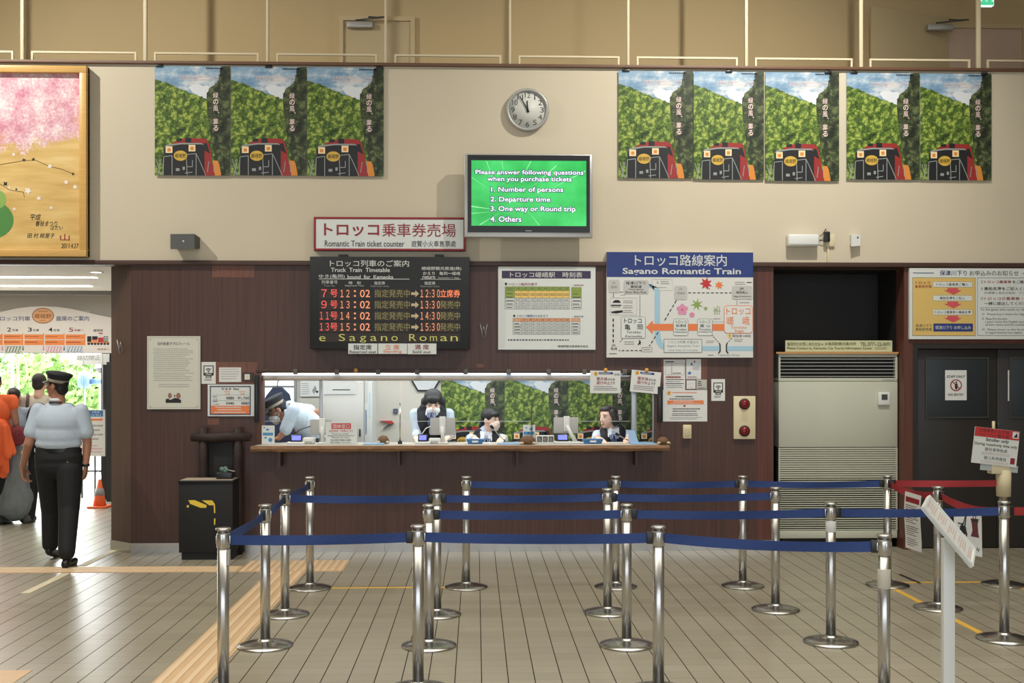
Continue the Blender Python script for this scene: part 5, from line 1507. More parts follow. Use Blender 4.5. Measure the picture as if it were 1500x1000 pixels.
tablet(454, 614, 486, 637, 472, 474, 'grey tablet on a white stand beside the group counter sign', ([(455, 624), (440, 629), (431, 636), (428, 642)], BLACKP))
tablet(630, 611.5, 667, 637, 648, 649, 'grey tablet on a white stand before the long-haired clerk', ([(631, 624), (624, 627), (619, 634), (616, 641)], WPLAST))
tablet(811, 611, 847, 634.5, 830, 843, 'grey tablet on a slanted white arm between the two seated clerks')
b = Board('group_counter_sign', 'white acrylic sign reading group counter in a red box', 'sign', 477, 618, 523, 650.3, -.02, .006, WHITE)
b.r(485.5, 619.8, 514, 628, BRIGHTRED).t('団体窓口', 487.5, 621, 512, 627, PAPER, .02).t('当日団体券・予約券はこちら', 482, 629.2, 517, 632.6, BRIGHTRED, .01).t('Group tour counter', 486, 634, 511, 636.6, DGREY).r(480, 637.6, 519, 638.2, DGREY).t('Please ask other counter', 486, 639.2, 512, 641.4, DGREY).t('予約の団体で発券のお客様', 484, 643, 514, 645.8, INK, .01).t('窓口でお伺いいたします。', 484, 646.6, 514, 649.2, INK, .01)
b.done()
CARDB = mat('card_blue', (70, 140, 190), .5)
b = Board('ticket_card', 'white card stand with blue drawings at the left end of the counter', 'card stand', 383.5, 623, 402, 650.3, -.04, .012, WHITE)
b.r(385, 633.5, 400, 637.5, CARDB).disc(392, 629, 2.4, 1.6, CARDB).disc(396, 644, 3, 3, CARDB).disc(389, 641, 1.8, 1.4, CARDB).disc(387, 626, 1.2, .8, INK).done()
b = Board('ticket_card', 'white card stand with blue drawings between the seated clerks', 'card stand', 766, 622, 784, 650.3, .02, .012, WHITE)
b.r(767, 632, 783, 636.5, CARDB).disc(778, 628, 2.4, 1.8, CARDB).disc(771, 626, 1.4, 1, CARDB).disc(774, 634, 1.5, 1, INK, 2).done()
b = Board('panel_box', 'white box with three grey picture panels on the counter', 'display box', 785, 637.5, 811.5, 650.3, -.03, .05, WPLAST, bev=.003)
for k in range(3):
    x = 787 + k * 8.3; b.r(x, 639, x + 7, 647, DGREY).dashes(x + 1, 640.5, x + 6, 646, 3, LGREY, 2, .4, .1, .3)
b.done()
TRAYB = mat('tray_blue', (70, 128, 186), .35)


def tray(x0, x1, h, lab, y=-.05, dep=.14):
    a, c = P(x0, 650, y), P(x1, 650, y); t_ = .006
    mb = MB(); f = .02
    mb.box(a.x + f, c.x - f, y + f, y + dep - f, CZ, CZ + .006, TRAYB)
    lo = [(a.x + f, y + f), (c.x - f, y + f), (c.x - f, y + dep - f), (a.x + f, y + dep - f)]; hi = [(a.x, y), (c.x, y), (c.x, y + dep), (a.x, y + dep)]
    vs = [(p[0], p[1], CZ) for p in lo] + [(p[0], p[1], CZ + h) for p in hi] + [(p[0] * .96 + (a.x + c.x) / 2 * .04, p[1] * .92 + (y + dep / 2) * .08, CZ + h) for p in hi] + [(p[0] * .97 + (a.x + c.x) / 2 * .03, p[1] * .94 + (y + dep / 2) * .06, CZ + .006) for p in lo]
    fs = []
    for k in range(4):
        j = (k + 1) % 4; fs += [(k, j, 4 + j, 4 + k), (4 + k, 4 + j, 8 + j, 8 + k), (8 + k, 8 + j, 12 + j, 12 + k)]
    mb.add(vs, fs, TRAYB)
    o = tag(mb.build('coin_tray'), lab, 'tray', 'blue coin trays on the counter')
    MB().box((a.x + c.x) / 2 - .03, (a.x + c.x) / 2 + .03, y + .004, y + .012, CZ + h * .35, CZ + h * .75, WPLAST).build('sticker', o)


tray(683, 709, .045, 'blue coin tray in front of the masked ponytail clerk')
tray(854, 884, .045, 'blue coin tray in front of the smiling clerk')
MATB = mat('mat_pale_blue', (140, 178, 214), .4)
for x0_, x1_, lab in ((532, 562, 'flat blue mat on the counter right of the group counter sign'), (729, 763, 'flat pale blue mat beside the ponytail clerk\'s microphone'), (925, 961, 'flat pale blue mat at the right end of the counter')):
    a, c = P(x0_, 650, -.12), P(x1_, 650, -.12)
    tag(MB().box(a.x, c.x, -.14, .06, CZ, CZ + .012, MATB, .004).build('counter_mat'), lab, 'mat', 'flat blue mats on the counter')
a, c = P(921, 648, .03), P(934, 630, .03)
T_ = MX.Translation(V((a.x, .03, CZ)))
MB_ = MB(T_).add([(0, 0, 0), (.1, 0, 0), (.06, .02, .13), (0, .02, .13), (0, .004, 0), (.1, .004, 0), (.06, .024, .13), (0, .024, .13)], [(0, 1, 2, 3), (7, 6, 5, 4), (0, 4, 5, 1), (1, 5, 6, 2), (2, 6, 7, 3), (3, 7, 4, 0)], mat('blue_acrylic', (150, 178, 206), .2))
tag(MB_.build('acrylic_fin'), 'pale blue acrylic fin standing beside the mullion at the smiling clerk', 'acrylic stand')


def mic(tip, base, lab):
    p0 = P(*base, .12); p0.z = CZ; p1 = P(*tip, .02)
    t = thing('gooseneck_microphone', lab, 'microphone', p0, 'gooseneck microphones on the counter')
    MB().lathe([(.035, 0), (.03, .012), (.012, .02)], BLACKP, p0, 16).build('base', t)
    m1 = p0.lerp(p1, .5) + V((0, .01, .0))
    MB().tube([p0 + V((0, 0, .015)), m1, p1], .005, SILVER, 8).build('neck', t)
    d = (p1 - m1).normalized()
    MB().tube([p1 - d * .01, p1 + d * .005, p1 + d * .035, p1 + d * .045], [.009, .014, .014, .006], BLACKP, 12).build('capsule', t)


mic((722, 627), (741, 648), 'gooseneck microphone with black tip at the ponytail clerk\'s mask')
mic((906, 637), (925, 648), 'gooseneck microphone in front of the smiling clerk')
p = P(586, 650, .02)
t = thing('divider_post', 'thin steel divider post standing on the counter beside the long-haired clerk', 'divider', (p.x, .02, CZ))
MB().box(p.x - .02, p.x + .02, 0, .06, CZ, CZ + .03, BLACKP, .004).build('clamp', t)
MB().cyl((p.x, .02, CZ + .02), (p.x, .02, P(586, 590, .02).z), .007, STEEL, n=10).build('rod', t)
a = P(779, 590, .03); t = tag(MB().box(a.x - .004, a.x + .004, .0, .12, CZ, a.z, DGREY).build('divider_edge'), 'thin dark divider edge between the two seated clerks', 'divider')
M_ORN = mat('speckled_brown', (112, 82, 56), .7, noise=(40, .7, (1, 1, 3)), bump=.8)
for x0_, x1_, py0, lab, yy_ in ((553, 570, 638, 'brown speckled dome ornament left of the divider post', .08), (761, 785, 638, 'brown striped dome ornament before the blue and white card', -.1), (962, 980, 640, 'brown speckled dome ornament at the far right end of the counter shelf', -.12)):
    a, c = P(x0_, 650, yy_), P(x1_, py0, yy_); h_ = c.z - CZ; w_ = (c.x - a.x) / 2
    t = thing('shell_ornament', lab, 'ornament', ((a.x + c.x) / 2, yy_, CZ), 'brown speckled dome ornaments on the counter')
    mb = MB(); x = (a.x + c.x) / 2
    mb.lathe([(w_ * .82, 0), (w_, h_ * .25), (w_ * .92, h_ * .55), (w_ * .65, h_ * .85), (w_ * .3, h_ * .98), (.004, h_)], M_ORN, (x, yy_, CZ + .004), 18); mb.build('shell', t)
    mb = MB()
    for k in (-1, 1): mb.tube([(x + k * w_ * .5, yy_ - w_ * .6, CZ + h_ * .2), (x + k * w_ * .85, yy_ - w_ * .95, CZ + .02), (x + k * w_ * 1.15, yy_ - w_ * .8, CZ + .008)], [.012, .01, .004], CREAM, 8)
    mb.build('foot', t)

# ---- office interior
yb_ = 1.985
for i in range(4):
    x = 692.5 + i * 93.3; a = P(x - 46.5, 600, yb_); c = P(x + 46.5, 600, yb_)
    z1 = P(x, 536, yb_).z; z0 = P(x, 670, yb_).z
    r_ = place_poster(x, 536, yb_, ('train poster inside the office behind the long-haired clerk', 'train poster inside the office behind the ponytail clerk', 'train poster inside the office behind the tablet and the smiling clerk', 'train poster inside the office at the right end of the window')[i], 'railway posters on the office wall', (c.x - a.x) / PW_, (z1 - z0) / PH_)
# daylight window at the left of the office
a, c = P(386, 612, 1.98), P(431, 556, 1.98)
w2 = MB().box(a.x, c.x, 1.97, 1.999, a.z, c.z + .1, mat('bright_window', (245, 248, 250), .5, emit=1.1)).build('window_2'); w2['kind'] = 'structure'
mb = MB().box(a.x - .03, c.x + .03, 1.95, 1.999, a.z - .03, a.z, M_ALU).box(a.x, c.x, 1.955, 1.97, P(400, 566, 1.96).z - .012, P(400, 566, 1.96).z + .012, M_ALU).box(a.x - .03, a.x, 1.95, 1.999, a.z, c.z + .1, M_ALU).box(c.x, c.x + .03, 1.95, 1.999, a.z, c.z + .1, M_ALU)
mb.build('window_frame', w2)
NAVYC = mat('navy_cloth', (44, 52, 78), .8)
p = P(405, 600, 1.75)
ck_ = thing('hanging_coat', 'dark navy coat hanging behind the bending clerk', 'coat', (p.x, 1.8, .7))
MB().prism([(p.x - .17, .7), (p.x + .16, .72), (p.x + .2, 1.2), (p.x + .13, 1.5), (p.x + .05, 1.58), (p.x - .04, 1.58), (p.x - .12, 1.48), (p.x - .2, 1.2)], 1.75, 1.86, NAVYC).build('coat', ck_)
MB().tube([(p.x, 1.8, 1.57), (p.x, 1.8, 1.63), (p.x + .02, 1.8, 1.66), (p.x + .03, 1.88, 1.66), (p.x + .03, 1.99, 1.66)], .006, DGREY, 6).build('hook', ck_)
# grey cabinet panels
b = Board('wall_calendar', 'white wall calendar on the grey office wall left of the locker', 'calendar', 440, 556, 468, 580.5, 1.98, .006, PAPER)
b.dashes(442, 560, 454, 578, 6, FAINT, 1, .3).poly([(457, 572), (462, 564), (464, 570), (460, 577)], FAINT).disc(464.5, 573.5, 2, 1.6, INK, 2).done()
a, c = P(473, 652, 1.0), P(532, 550, 1.0)
lk = thing('office_locker', 'pale grey office locker behind the group counter sign', 'locker', ((a.x + c.x) / 2, 1.2, 0))
M_LK = mat('locker_grey', (196, 194, 188), .5)
MB().box(a.x, c.x, 1.0, 1.45, 0, 1.85, M_LK, .006).build('body', lk)
MB().box(a.x + .012, c.x - .012, .992, 1.0, .05, P(500, 558, 1.0).z - .01, mat('locker_door', (190, 188, 181), .5), .003).build('door', lk)
MB().box(c.x - .04, c.x - .025, .975, .993, CZ + .02, CZ + .1, BLACKP, .003).build('handle', lk)
b = Board('locker_paper', 'curled translucent paper taped across the top of the office locker', 'paper', 474, 557, 522, 577, .985, .002, mat('thin_paper', (206, 206, 202), .6))
b.r(487, 570, 513, 571.5, DGREY).done()
a, c = P(534, 652, 1.3), P(544, 556, 1.3)
b = Board('narrow_shelf_side', 'narrow white cabinet side with papers, right of the office locker', 'cabinet', 534, 550, 545, 655, 1.1, .6, WPLAST)
b.r(535, 560, 539, 590, LWHITE).r(540, 575, 543, 612, mat('pale_cyan', (196, 212, 220), .6)).r(535.5, 600, 537, 636, mat('cabinet_blue', (80, 110, 150), .5)).done()
o = bpy.data.objects['narrow_shelf_side']
# legs down to the floor
MB().box(P(534, 600, 1.1).x, P(545, 600, 1.1).x, 1.12, 1.69, 0, P(540, 655, 1.1).z, WPLAST).build('lower_body', o)
b = Board('blue_clip_strip', 'small blue clip strip on the office wall beside the narrow cabinet', 'clip strip', 543.5, 563, 548, 580, 1.97, .02, CARDB)
b.r(544, 566, 547, 569, NAVY).r(544.5, 573, 547.5, 577, NAVY).done()
b = Board('wall_switch', 'small dark blue switch on the office wall', 'switch', 576, 598.5, 582.5, 605.5, 1.975, .02, mat('switch_navy', (58, 72, 96), .5))
b.r(578, 600.5, 580.5, 603.5, GREY).done()
p = P(566, 620, 1.95)
mb = MB()
mb.prism([(p.x - .075, p.z + .03), (p.x + .06, p.z + .03), (p.x + .085, p.z), (p.x + .04, p.z - .005), (p.x - .02, p.z + .018)], 1.96, 1.995, BRIGHTRED).prism([(p.x + .08, p.z - .003), (p.x + .035, p.z - .008), (p.x - .05, p.z - .062), (p.x + .02, p.z - .03)], 1.96, 1.995, BLACKP)
tag(mb.build('wall_stapler'), 'red and black pointed tool hanging on the office wall', 'tool')
p = P(623.5, 556, 1.97); r_ = .19
t = thing('hexagonal_frame', 'black hexagonal frame on the office wall above the long-haired clerk', 'frame', (p.x, 1.97, p.z - .13))
hx = [(p.x + r_ * math.cos(PI / 3 * k), p.z + .03 + r_ * math.sin(PI / 3 * k)) for k in range(6)]
hi_ = [(p.x + (r_ - .022) * math.cos(PI / 3 * k), p.z + .03 + (r_ - .022) * math.sin(PI / 3 * k)) for k in range(6)]
MB().prism(hx, 1.975, 1.998, BLACK).build('frame', t); MB().prism(hi_, 1.968, 1.976, mat('pale_grey_face', (204, 208, 210), .4)).build('face', t)

# ---- black ticket box and log chair on the left
a, c = P(262, 818, -.38), P(344, 703, -.38)
x0, x1 = a.x, c.x
ztop = P(300, 703, -.38).z
t = thing('black_cabinet', 'black cabinet with a pale worn top and yellow hazard tape on its front', 'cabinet', ((x0 + x1) / 2, -.25, 0))
M_BC = mat('black_laminate', (15, 16, 18), .65)
MB().box(x0 + .03, x1 - .02, -.40, -.16, 0, .07, M_BC).build('plinth', t)
MB().box(x0 + .01, x1 - .01, -.42, -.15, .07, ztop - .02, M_BC, .004).build('body', t)
MB().box(x0, x1, -.43, -.15, ztop - .02, ztop, M_BC, .004).build('rim', t)
MB().box(x0 + .02, x1 - .02, -.41, -.165, ztop - .005, ztop + .004, mat('worn_tan_top', (180, 166, 148), .6)).build('top_sheet', t)
HZ = mat('hazard_yellow', (226, 196, 62), .5)
def Q(u, v): return P(180 + u / 2.941, 480 + v / 2.941, -.422)
mb = MB()
for pts in ([(282, 742), (310, 742), (362, 764), (358, 775), (334, 775), (290, 758)], [(340, 743), (384, 743), (396, 758), (396, 764), (372, 764)], [(276, 764), (286, 764), (282, 775), (274, 772)], [(391, 764), (397, 764), (398, 798), (393, 798)], [(393, 820), (399, 822), (397, 850), (392, 845)]):
    q = [Q(*p) for p in pts]; mb.flat([(v.x, v.z) for v in q][::-1], -.4212, HZ)
    mb.flat([(v.x, v.z) for v in q], -.4213, HZ)
mb.build('tape_marking', t)
a, c = P(318, 698, -.3), P(341, 686, -.3)
o = tag(MB().box(a.x, c.x, -.34, -.2, ztop + .004, ztop + .065, BLACKP, .006).build('stamp_box'), 'small black box on top of the black cabinet', 'box')
q = P(327, 688, -.3)
spg = MB(); GRT = mat('grey_green_cloth', (96, 124, 112), .7)
for k in range(7):
    a_ = k * .9; spg.ball((q.x + .02 * math.cos(a_), -.27 + .02 * math.sin(a_), ztop + .085 + .012 * math.sin(2 * a_)), (.022, .016, .022), GRT, 8)
spg.tube([(q.x + .02, -.28, ztop + .09), (q.x + .06, -.29, ztop + .082), (q.x + .11, -.3, ztop + .074)], .005, SILVER, 6)
tag(spg.build('cloth_tuft'), 'grey-green cloth tuft with a pale cord on the small black box', 'cloth')
M_LOG = mat('dark_log', (44, 30, 25), .7, noise=(3, .3, (6, 6, 1)), bump=.5)
t = thing('log_rack', 'dark rustic log frame with a black back panel behind the black cabinet', 'log frame', (P(311, 700, -.08).x, -.08, 0))
for u0, u1 in ((292, 328), (442, 484)):
    xa = Q((u0 + u1) / 2, 0).x; zt_ = P(300, 626, -.09).z
    MB().tube([(xa, -.085, 0), (xa + .004, -.085, .4), (xa - .003, -.085, .9), (xa, -.085, zt_)], [.045, .047, .043, .042], M_LOG, 14).build('log_post', t)
xa, xb = Q(258, 0).x, Q(518, 0).x; zc_ = P(311, 640, -.09).z
MB().tube([(xa, -.1, zc_), (xa + .2, -.1, zc_ - .006), (xb - .2, -.1, zc_ + .006), (xb, -.1, zc_)], [.04, .046, .048, .04], M_LOG, 14).build('cross_log', t)
MB().box(Q(330, 0).x, Q(440, 0).x, -.07, -.04, .3, zc_, M_BC, .004).build('back_panel', t)
# ================================================================== people
SKIN = mat('skin', (226, 184, 160), .55, noise=(8, .05, (1, 1, 1)))
SKIN2 = mat('tanned_skin', (168, 118, 92), .55, noise=(8, .05, (1, 1, 1)))
HAIR = mat('black_hair', (20, 18, 18), .6, noise=(30, .4, (6, 6, .6)))
HAIRB = mat('dark_brown_hair', (44, 34, 30), .55, noise=(30, .4, (6, 6, .6)))
SHIRT = mat('pale_blue_shirt', (186, 200, 214), .75, noise=(9, .05, (1, 1, 1)), bump=.35)
SHIRTW = mat('white_collar', (214, 218, 222), .75)
TROUS = mat('black_trousers', (17, 18, 21), .8, noise=(8, .2, (1, 1, 1)), bump=.3)
SHOE = mat('black_leather', (16, 16, 17), .35)
VEST = mat('black_vest', (23, 24, 29), .75)
MASKW = mat('white_mask', (226, 226, 224), .7)
MASKP = mat('beige_mask', (230, 208, 192), .7)
CAPN = mat('navy_cap', (26, 28, 36), .7)
CAPB = mat('cap_band', (150, 140, 124), .6)
EYEW = mat('eye_white', (224, 220, 214), .3)
LIP = mat('lip', (176, 96, 92), .5)
TIEB = mat('striped_ribbon', (60, 84, 132), .6)
TEETH = mat('teeth', (232, 228, 220), .3)


def blob(name, prims, m, parent, vox=.008, smooth=4, keep=None):
    """one continuous surface grown over rounded limbs and masses"""
    mb = MB()
    for p in prims:
        if p[0] == 'e':
            mb.ball(p[1], p[2], m, 18, p[3] if len(p) > 3 else None)
        else:
            _, a, b, ra, rb = p
            a, b = V(a), V(b)
            mb.ball(a, ra, m, 14); mb.ball(b, rb, m, 14)
            if (b - a).length > 1e-4: mb.tube([a, b], [ra, rb], m, 14)
    me = mb.mesh(name)
    o = bpy.data.objects.new('tmp', me); COL.objects.link(o)
    r = o.modifiers.new('r', 'REMESH'); r.mode = 'VOXEL'; r.voxel_size = vox; r.use_smooth_shade = True
    if smooth:
        s_ = o.modifiers.new('s', 'SMOOTH'); s_.factor = .5; s_.iterations = smooth
    dg = bpy.context.evaluated_depsgraph_get()
    me2 = bpy.data.meshes.new_from_object(o.evaluated_get(dg))
    bpy.data.objects.remove(o); bpy.data.meshes.remove(me)
    me2.name = name
    if not me2.materials: me2.materials.append(m)
    for p in me2.polygons: p.use_smooth = True
    return link_mesh(name, me2, parent)


def hand(w_, d, n, t, curl=22, s=1.0):
    """palm and five fingers: d along the hand, n where the palm faces, t toward the thumb"""
    w_, d, n, t = V(w_), V(d).normalized(), V(n).normalized(), V(t).normalized()
    o = []
    for k in (.026, .009, -.009, -.026):
        o.append(('c', w_ + t * k * .7 * s, w_ + (d * .086 + t * k) * s, .0135 * s, .0125 * s))
    for k, L, sp in ((.030, .074, .10), (.0105, .084, .03), (-.0105, .077, -.04), (-.030, .06, -.12)):
        p = w_ + (d * .088 + t * k) * s; dd = (d + t * sp).normalized(); a = R(curl * .6)
        for j, q in enumerate((.45, .32, .23)):
            v = dd * math.cos(a) + n * math.sin(a); e = p + v * L * q * s
            o.append(('c', p, e, (.0095 - .001 * j) * s, (.0088 - .001 * j) * s)); p = e; a += R(curl)
    p = w_ + (d * .022 + t * .026) * s; v = (d * .72 + t * .62 + n * .3).normalized()
    e = p + v * .045 * s; o.append(('c', p, e, .0135 * s, .0115 * s)); v2 = (d * .9 + t * .2 + n * .35).normalized()
    o.append(('c', e, e + v2 * .034 * s, .011 * s, .0085 * s))
    return o


def headT(c, yaw=0, pitch=0, roll=0, s=1.0):
    return MX.Translation(V(c)) @ MX.Rotation(R(yaw), 4, 'Z') @ MX.Rotation(R(pitch), 4, 'X') @ MX.Rotation(R(roll), 4, 'Y') @ MX.Scale(s, 4)


def head_prims(T, s=1.0):
    rot = T.to_3x3().normalized()
    E_ = lambda c, r: ('e', T @ V(c), tuple(x * s for x in r), rot)
    K = lambda a, b, ra, rb: ('c', T @ V(a), T @ V(b), ra * s, rb * s)
    return [E_((0, .012, .03), (.073, .09, .082)), E_((0, -.022, -.02), (.064, .066, .085)), E_((0, -.03, -.072), (.045, .048, .04)), K((0, -.062, -.092), (0, -.06, -.088), .018, .02),
            K((0, -.086, .01), (0, -.102, -.026), .009, .0125), E_((.014, -.088, -.03), (.009, .01, .007)), E_((-.014, -.088, -.03), (.009, .01, .007)),
            E_((.076, .012, -.008), (.010, .02, .031)), E_((-.076, .012, -.008), (.010, .02, .031)),
            E_((0, -.080, -.057), (.021, .010, .006)), E_((0, -.079, -.066), (.018, .011, .007)), E_((.03, -.066, .026), (.022, .014, .010)), E_((-.03, -.066, .026), (.022, .014, .010)),
            K((0, .02, -.06), (0, .035, -.15), .052, .054)]


def face(T, parent, s=1.0, mouth='closed', lids=False):
    rot = T.to_3x3().normalized()
    for sx in (-1, 1):
        c = T @ V((.031 * sx, -.0765, .008))
        e = MB().ball(c, (.0135 * s, .009 * s, (.004 if lids else .0075) * s), EYEW, 12, rot).build('eye', parent)
        MB().ball(T @ V((.031 * sx, -.0835, .0075)), (.006 * s, .004 * s, (.003 if lids else .0065) * s), INK, 10, rot).build('iris', e)
        MB().tube([T @ V((.014 * sx, -.083, .028)), T @ V((.032 * sx, -.085, .034)), T @ V((.05 * sx, -.073, .029))], [.003 * s, .004 * s, .002 * s], HAIR, 6).build('eyebrow', parent)
        MB().tube([T @ V((.016 * sx, -.083, .012)), T @ V((.031 * sx, -.087, .0165)), T @ V((.046 * sx, -.079, .012))], .002 * s, HAIR, 6).build('eyelash', parent)
    if mouth == 'smile':
        m = MB().tube([T @ V((-.026, -.078, -.052)), T @ V((-.013, -.088, -.060)), T @ V((0, -.091, -.063)), T @ V((.013, -.088, -.060)), T @ V((.026, -.078, -.052))], [.002, .0065 * s, .0075 * s, .0065 * s, .002], LIP, 8).build('mouth', parent)
        MB().tube([T @ V((-.018, -.088, -.056)), T @ V((0, -.096, -.060)), T @ V((.018, -.088, -.056))], [.002, .0045 * s, .002], TEETH, 8).build('teeth', m)
    elif mouth == 'closed':
        MB().tube([T @ V((-.022, -.082, -.06)), T @ V((0, -.091, -.061)), T @ V((.022, -.082, -.06))], [.002, .005 * s, .002], LIP, 8).build('mouth', parent)


def mask(T, parent, m, s=1.0):
    rot = T.to_3x3().normalized()
    E_ = lambda c, r: ('e', T @ V(c), tuple(x * s for x in r), rot)
    k = blob('face_mask', [E_((0, -.05, -.052), (.066, .056, .052)), E_((0, -.078, -.03), (.036, .034, .03)), E_((0, -.066, -.082), (.038, .03, .03))], m, parent, .006, 5)
    mb = MB()
    for sx in (-1, 1):
        for dz in (-.02, -.075):
            mb.tube([T @ V((.062 * sx, -.05, dz)), T @ V((.077 * sx, -.015, (dz - .01) / 2)), T @ V((.082 * sx, .02, -.005))], .0018 * s, m, 6)
    mb.build('ear_loop', k)
    return k


def xf(T, prims):
    return prims


def ellT(T, c, r):
    return ('e', T @ V(c), r, T.to_3x3().normalized())


# ---- station officer walking away through the passage -----------------------------------------
yo = -.50
f0 = (G(97, 828) + G(73, 813)) / 2; f0.z = 0
po_ = thing('person', 'uniformed man in navy cap and pale blue shirt walking away into the passage', 'person', f0)
pp = lambda px, py, dy=0.0: P(px, py, yo + dy)
neck = pp(84, 590); hc = pp(83, 565)
shL, shR = pp(56, 600), pp(119, 601)
elL, wrL = pp(42, 650, -.05), pp(33, 684, .05)
elR, wrR = pp(128, 648, .02), pp(126, 681, .0)
hiL, hiR = pp(71, 675, .03), pp(101, 675, -.03)
knL, anL = pp(75, 745, .16), pp(73.5, 800, .18)
knR, anR = pp(101, 745, -.10), pp(97.5, 812, -.30)
T = headT(hc, 256, -2, 0, 1.0)   # turned away and to the left
body = head_prims(T) + [('c', neck, neck + V((0, 0, .06)), .058, .056), ('c', pp(87, 615), pp(87, 645), .10, .10), ('c', shL, shR, .045, .045), ('c', hiL, hiR, .085, .085),
        ('c', shL, elL, .045, .041), ('c', elL, wrL, .041, .028), ('c', shR, elR, .045, .041), ('c', elR, wrR, .041, .028),
        ('c', hiL, knL, .075, .055), ('c', knL, anL, .055, .038), ('c', hiR, knR, .075, .055), ('c', knR, anR, .055, .038)]
body += hand(wrL, (.1, .18, -1), (.9, 0, .1), (.15, .9, .1), 28)
body += hand(wrR, (-.12, .15, -1), (-.9, 0, .1), (.1, .9, .1), 24)
blob('body', body, SKIN2, po_, .0065, 3)
hr = [ellT(T, (0, .022, .028), (.08, .09, .078)), ellT(T, (0, .06, -.03), (.066, .045, .055))]
blob('hair', hr, HAIR, po_, .006, 4)
face(T, po_)
# cap
def cap(T, parent, s=1.0):
    k = MB(T)
    k.lathe([(.085, .045), (.089, .05), (.092, .075), (.104, .098), (.118, .118), (.119, .126), (.105, .138), (.06, .146), (.01, .148)], CAPN, (0, .008, 0), 30)
    c = k.build('cap', parent)
    MB(T).lathe([(.0905, .047), (.0935, .05), (.0955, .07), (.092, .074)], CAPB, (0, .008, 0), 30).build('cap_band', c)
    vs = []; fs = []; n = 14
    for i in range(n + 1):
        a = -PI / 2 + (i / n - .5) * 2.1
        for r_, z in ((.088, .052), (.138 - .02 * abs(i / n - .5) * 2, .030)):
            vs += [(r_ * math.cos(a), .008 + r_ * math.sin(a), z), (r_ * math.cos(a), .008 + r_ * math.sin(a), z - .005)]
    for i in range(n):
        o = 4 * i; e = o + 4
        fs += [(o, o + 2, e + 2, e), (o + 1, e + 1, e + 3, o + 3), (o + 2, o + 3, e + 3, e + 2)]
    MB(T).add(vs, fs, SHOE, True).build('visor', c)
    return c
cap(T @ MX.Rotation(R(-8), 4, 'X') @ MX.Translation(V((0, 0, -.012))), po_)
sh = [('e', pp(86.5, 618), (.215, .145, .17)), ('e', pp(86, 636), (.212, .140, .17)), ('e', pp(85.5, 649), (.215, .130, .085)), ('c', pp(74, 600), pp(100, 600), .068, .068),
      ('c', pp(61, 605), pp(113, 605), .064, .064), ('c', shL, pp(46, 633, -.03), .066, .068), ('c', shR, pp(126.5, 633, .01), .066, .068), ('c', pp(84, 596), pp(84, 586), .066, .060)]
blob('shirt', sh, SHIRT, po_, .008, 14)
MB().lathe([(.066, 0), (.07, .012), (.064, .03), (.058, .03)], SHIRTW, pp(84, 587) + V((0, .0, -.005)), 22).build('collar', po_)
MB().lathe([(.0715, 0), (.073, .006), (.0715, .014)], mat('dark_strap', (58, 40, 44), .6), pp(84, 589) + V((0, -.004, -.008)), 22).build('neck_strap', po_)
tr_ = [('c', pp(70, 671), pp(102, 671), .118, .118), ('c', pp(69, 662), pp(102, 662), .104, .104), ('c', pp(70, 682), pp(102, 682), .115, .115), ('c', pp(71, 690, .03), knL, .112, .092), ('c', knL, anL + V((0, 0, .02)), .09, .072), ('c', pp(102, 690, -.03), knR, .115, .094), ('c', knR, anR + V((0, 0, .02)), .092, .074)]
blob('trousers', tr_, TROUS, po_, .008, 10)
blt = MB(); wc = pp(85.5, 659); n = 28
vs = []; fs = []
for k in range(n):
    a = 2 * PI * k / n
    for q in (0, .034): vs.append((wc.x + .212 * math.cos(a), wc.y + .110 * math.sin(a), wc.z - .017 + q))
for k in range(n):
    j = (k + 1) % n; fs.append((2 * k, 2 * j, 2 * j + 1, 2 * k + 1))
blt.add(vs, fs, SHOE, True).build('belt', po_)
for an_, dr, nm_ in ((anL, (.0, 1, -.25), 'l'), (anR, (.04, 1, 0), 'r')):
    d_ = V(dr).normalized(); h_ = V((an_.x, an_.y, 0))
    zf = .0 if nm_ == 'r' else .02
    hp = V((an_.x, an_.y - .03, .035 + (.05 if nm_ == 'l' else 0))); tp = hp + V((d_.x * .2, .2, (-.06 if nm_ == 'l' else -.002)))
    blob('shoe', [('c', hp, hp + V((0, .03, .035)), .037, .036), ('c', hp, tp, .036, .034), ('c', hp + V((0, 0, -.015)), tp + V((0, 0, -.012)), .03, .03)], SHOE, po_, .007, 3)
w_ = MB().tube([wrR + V((0, 0, -.012)), wrR + V((0, 0, .014))], .034, BLACKP, 16).build('wristwatch', po_)

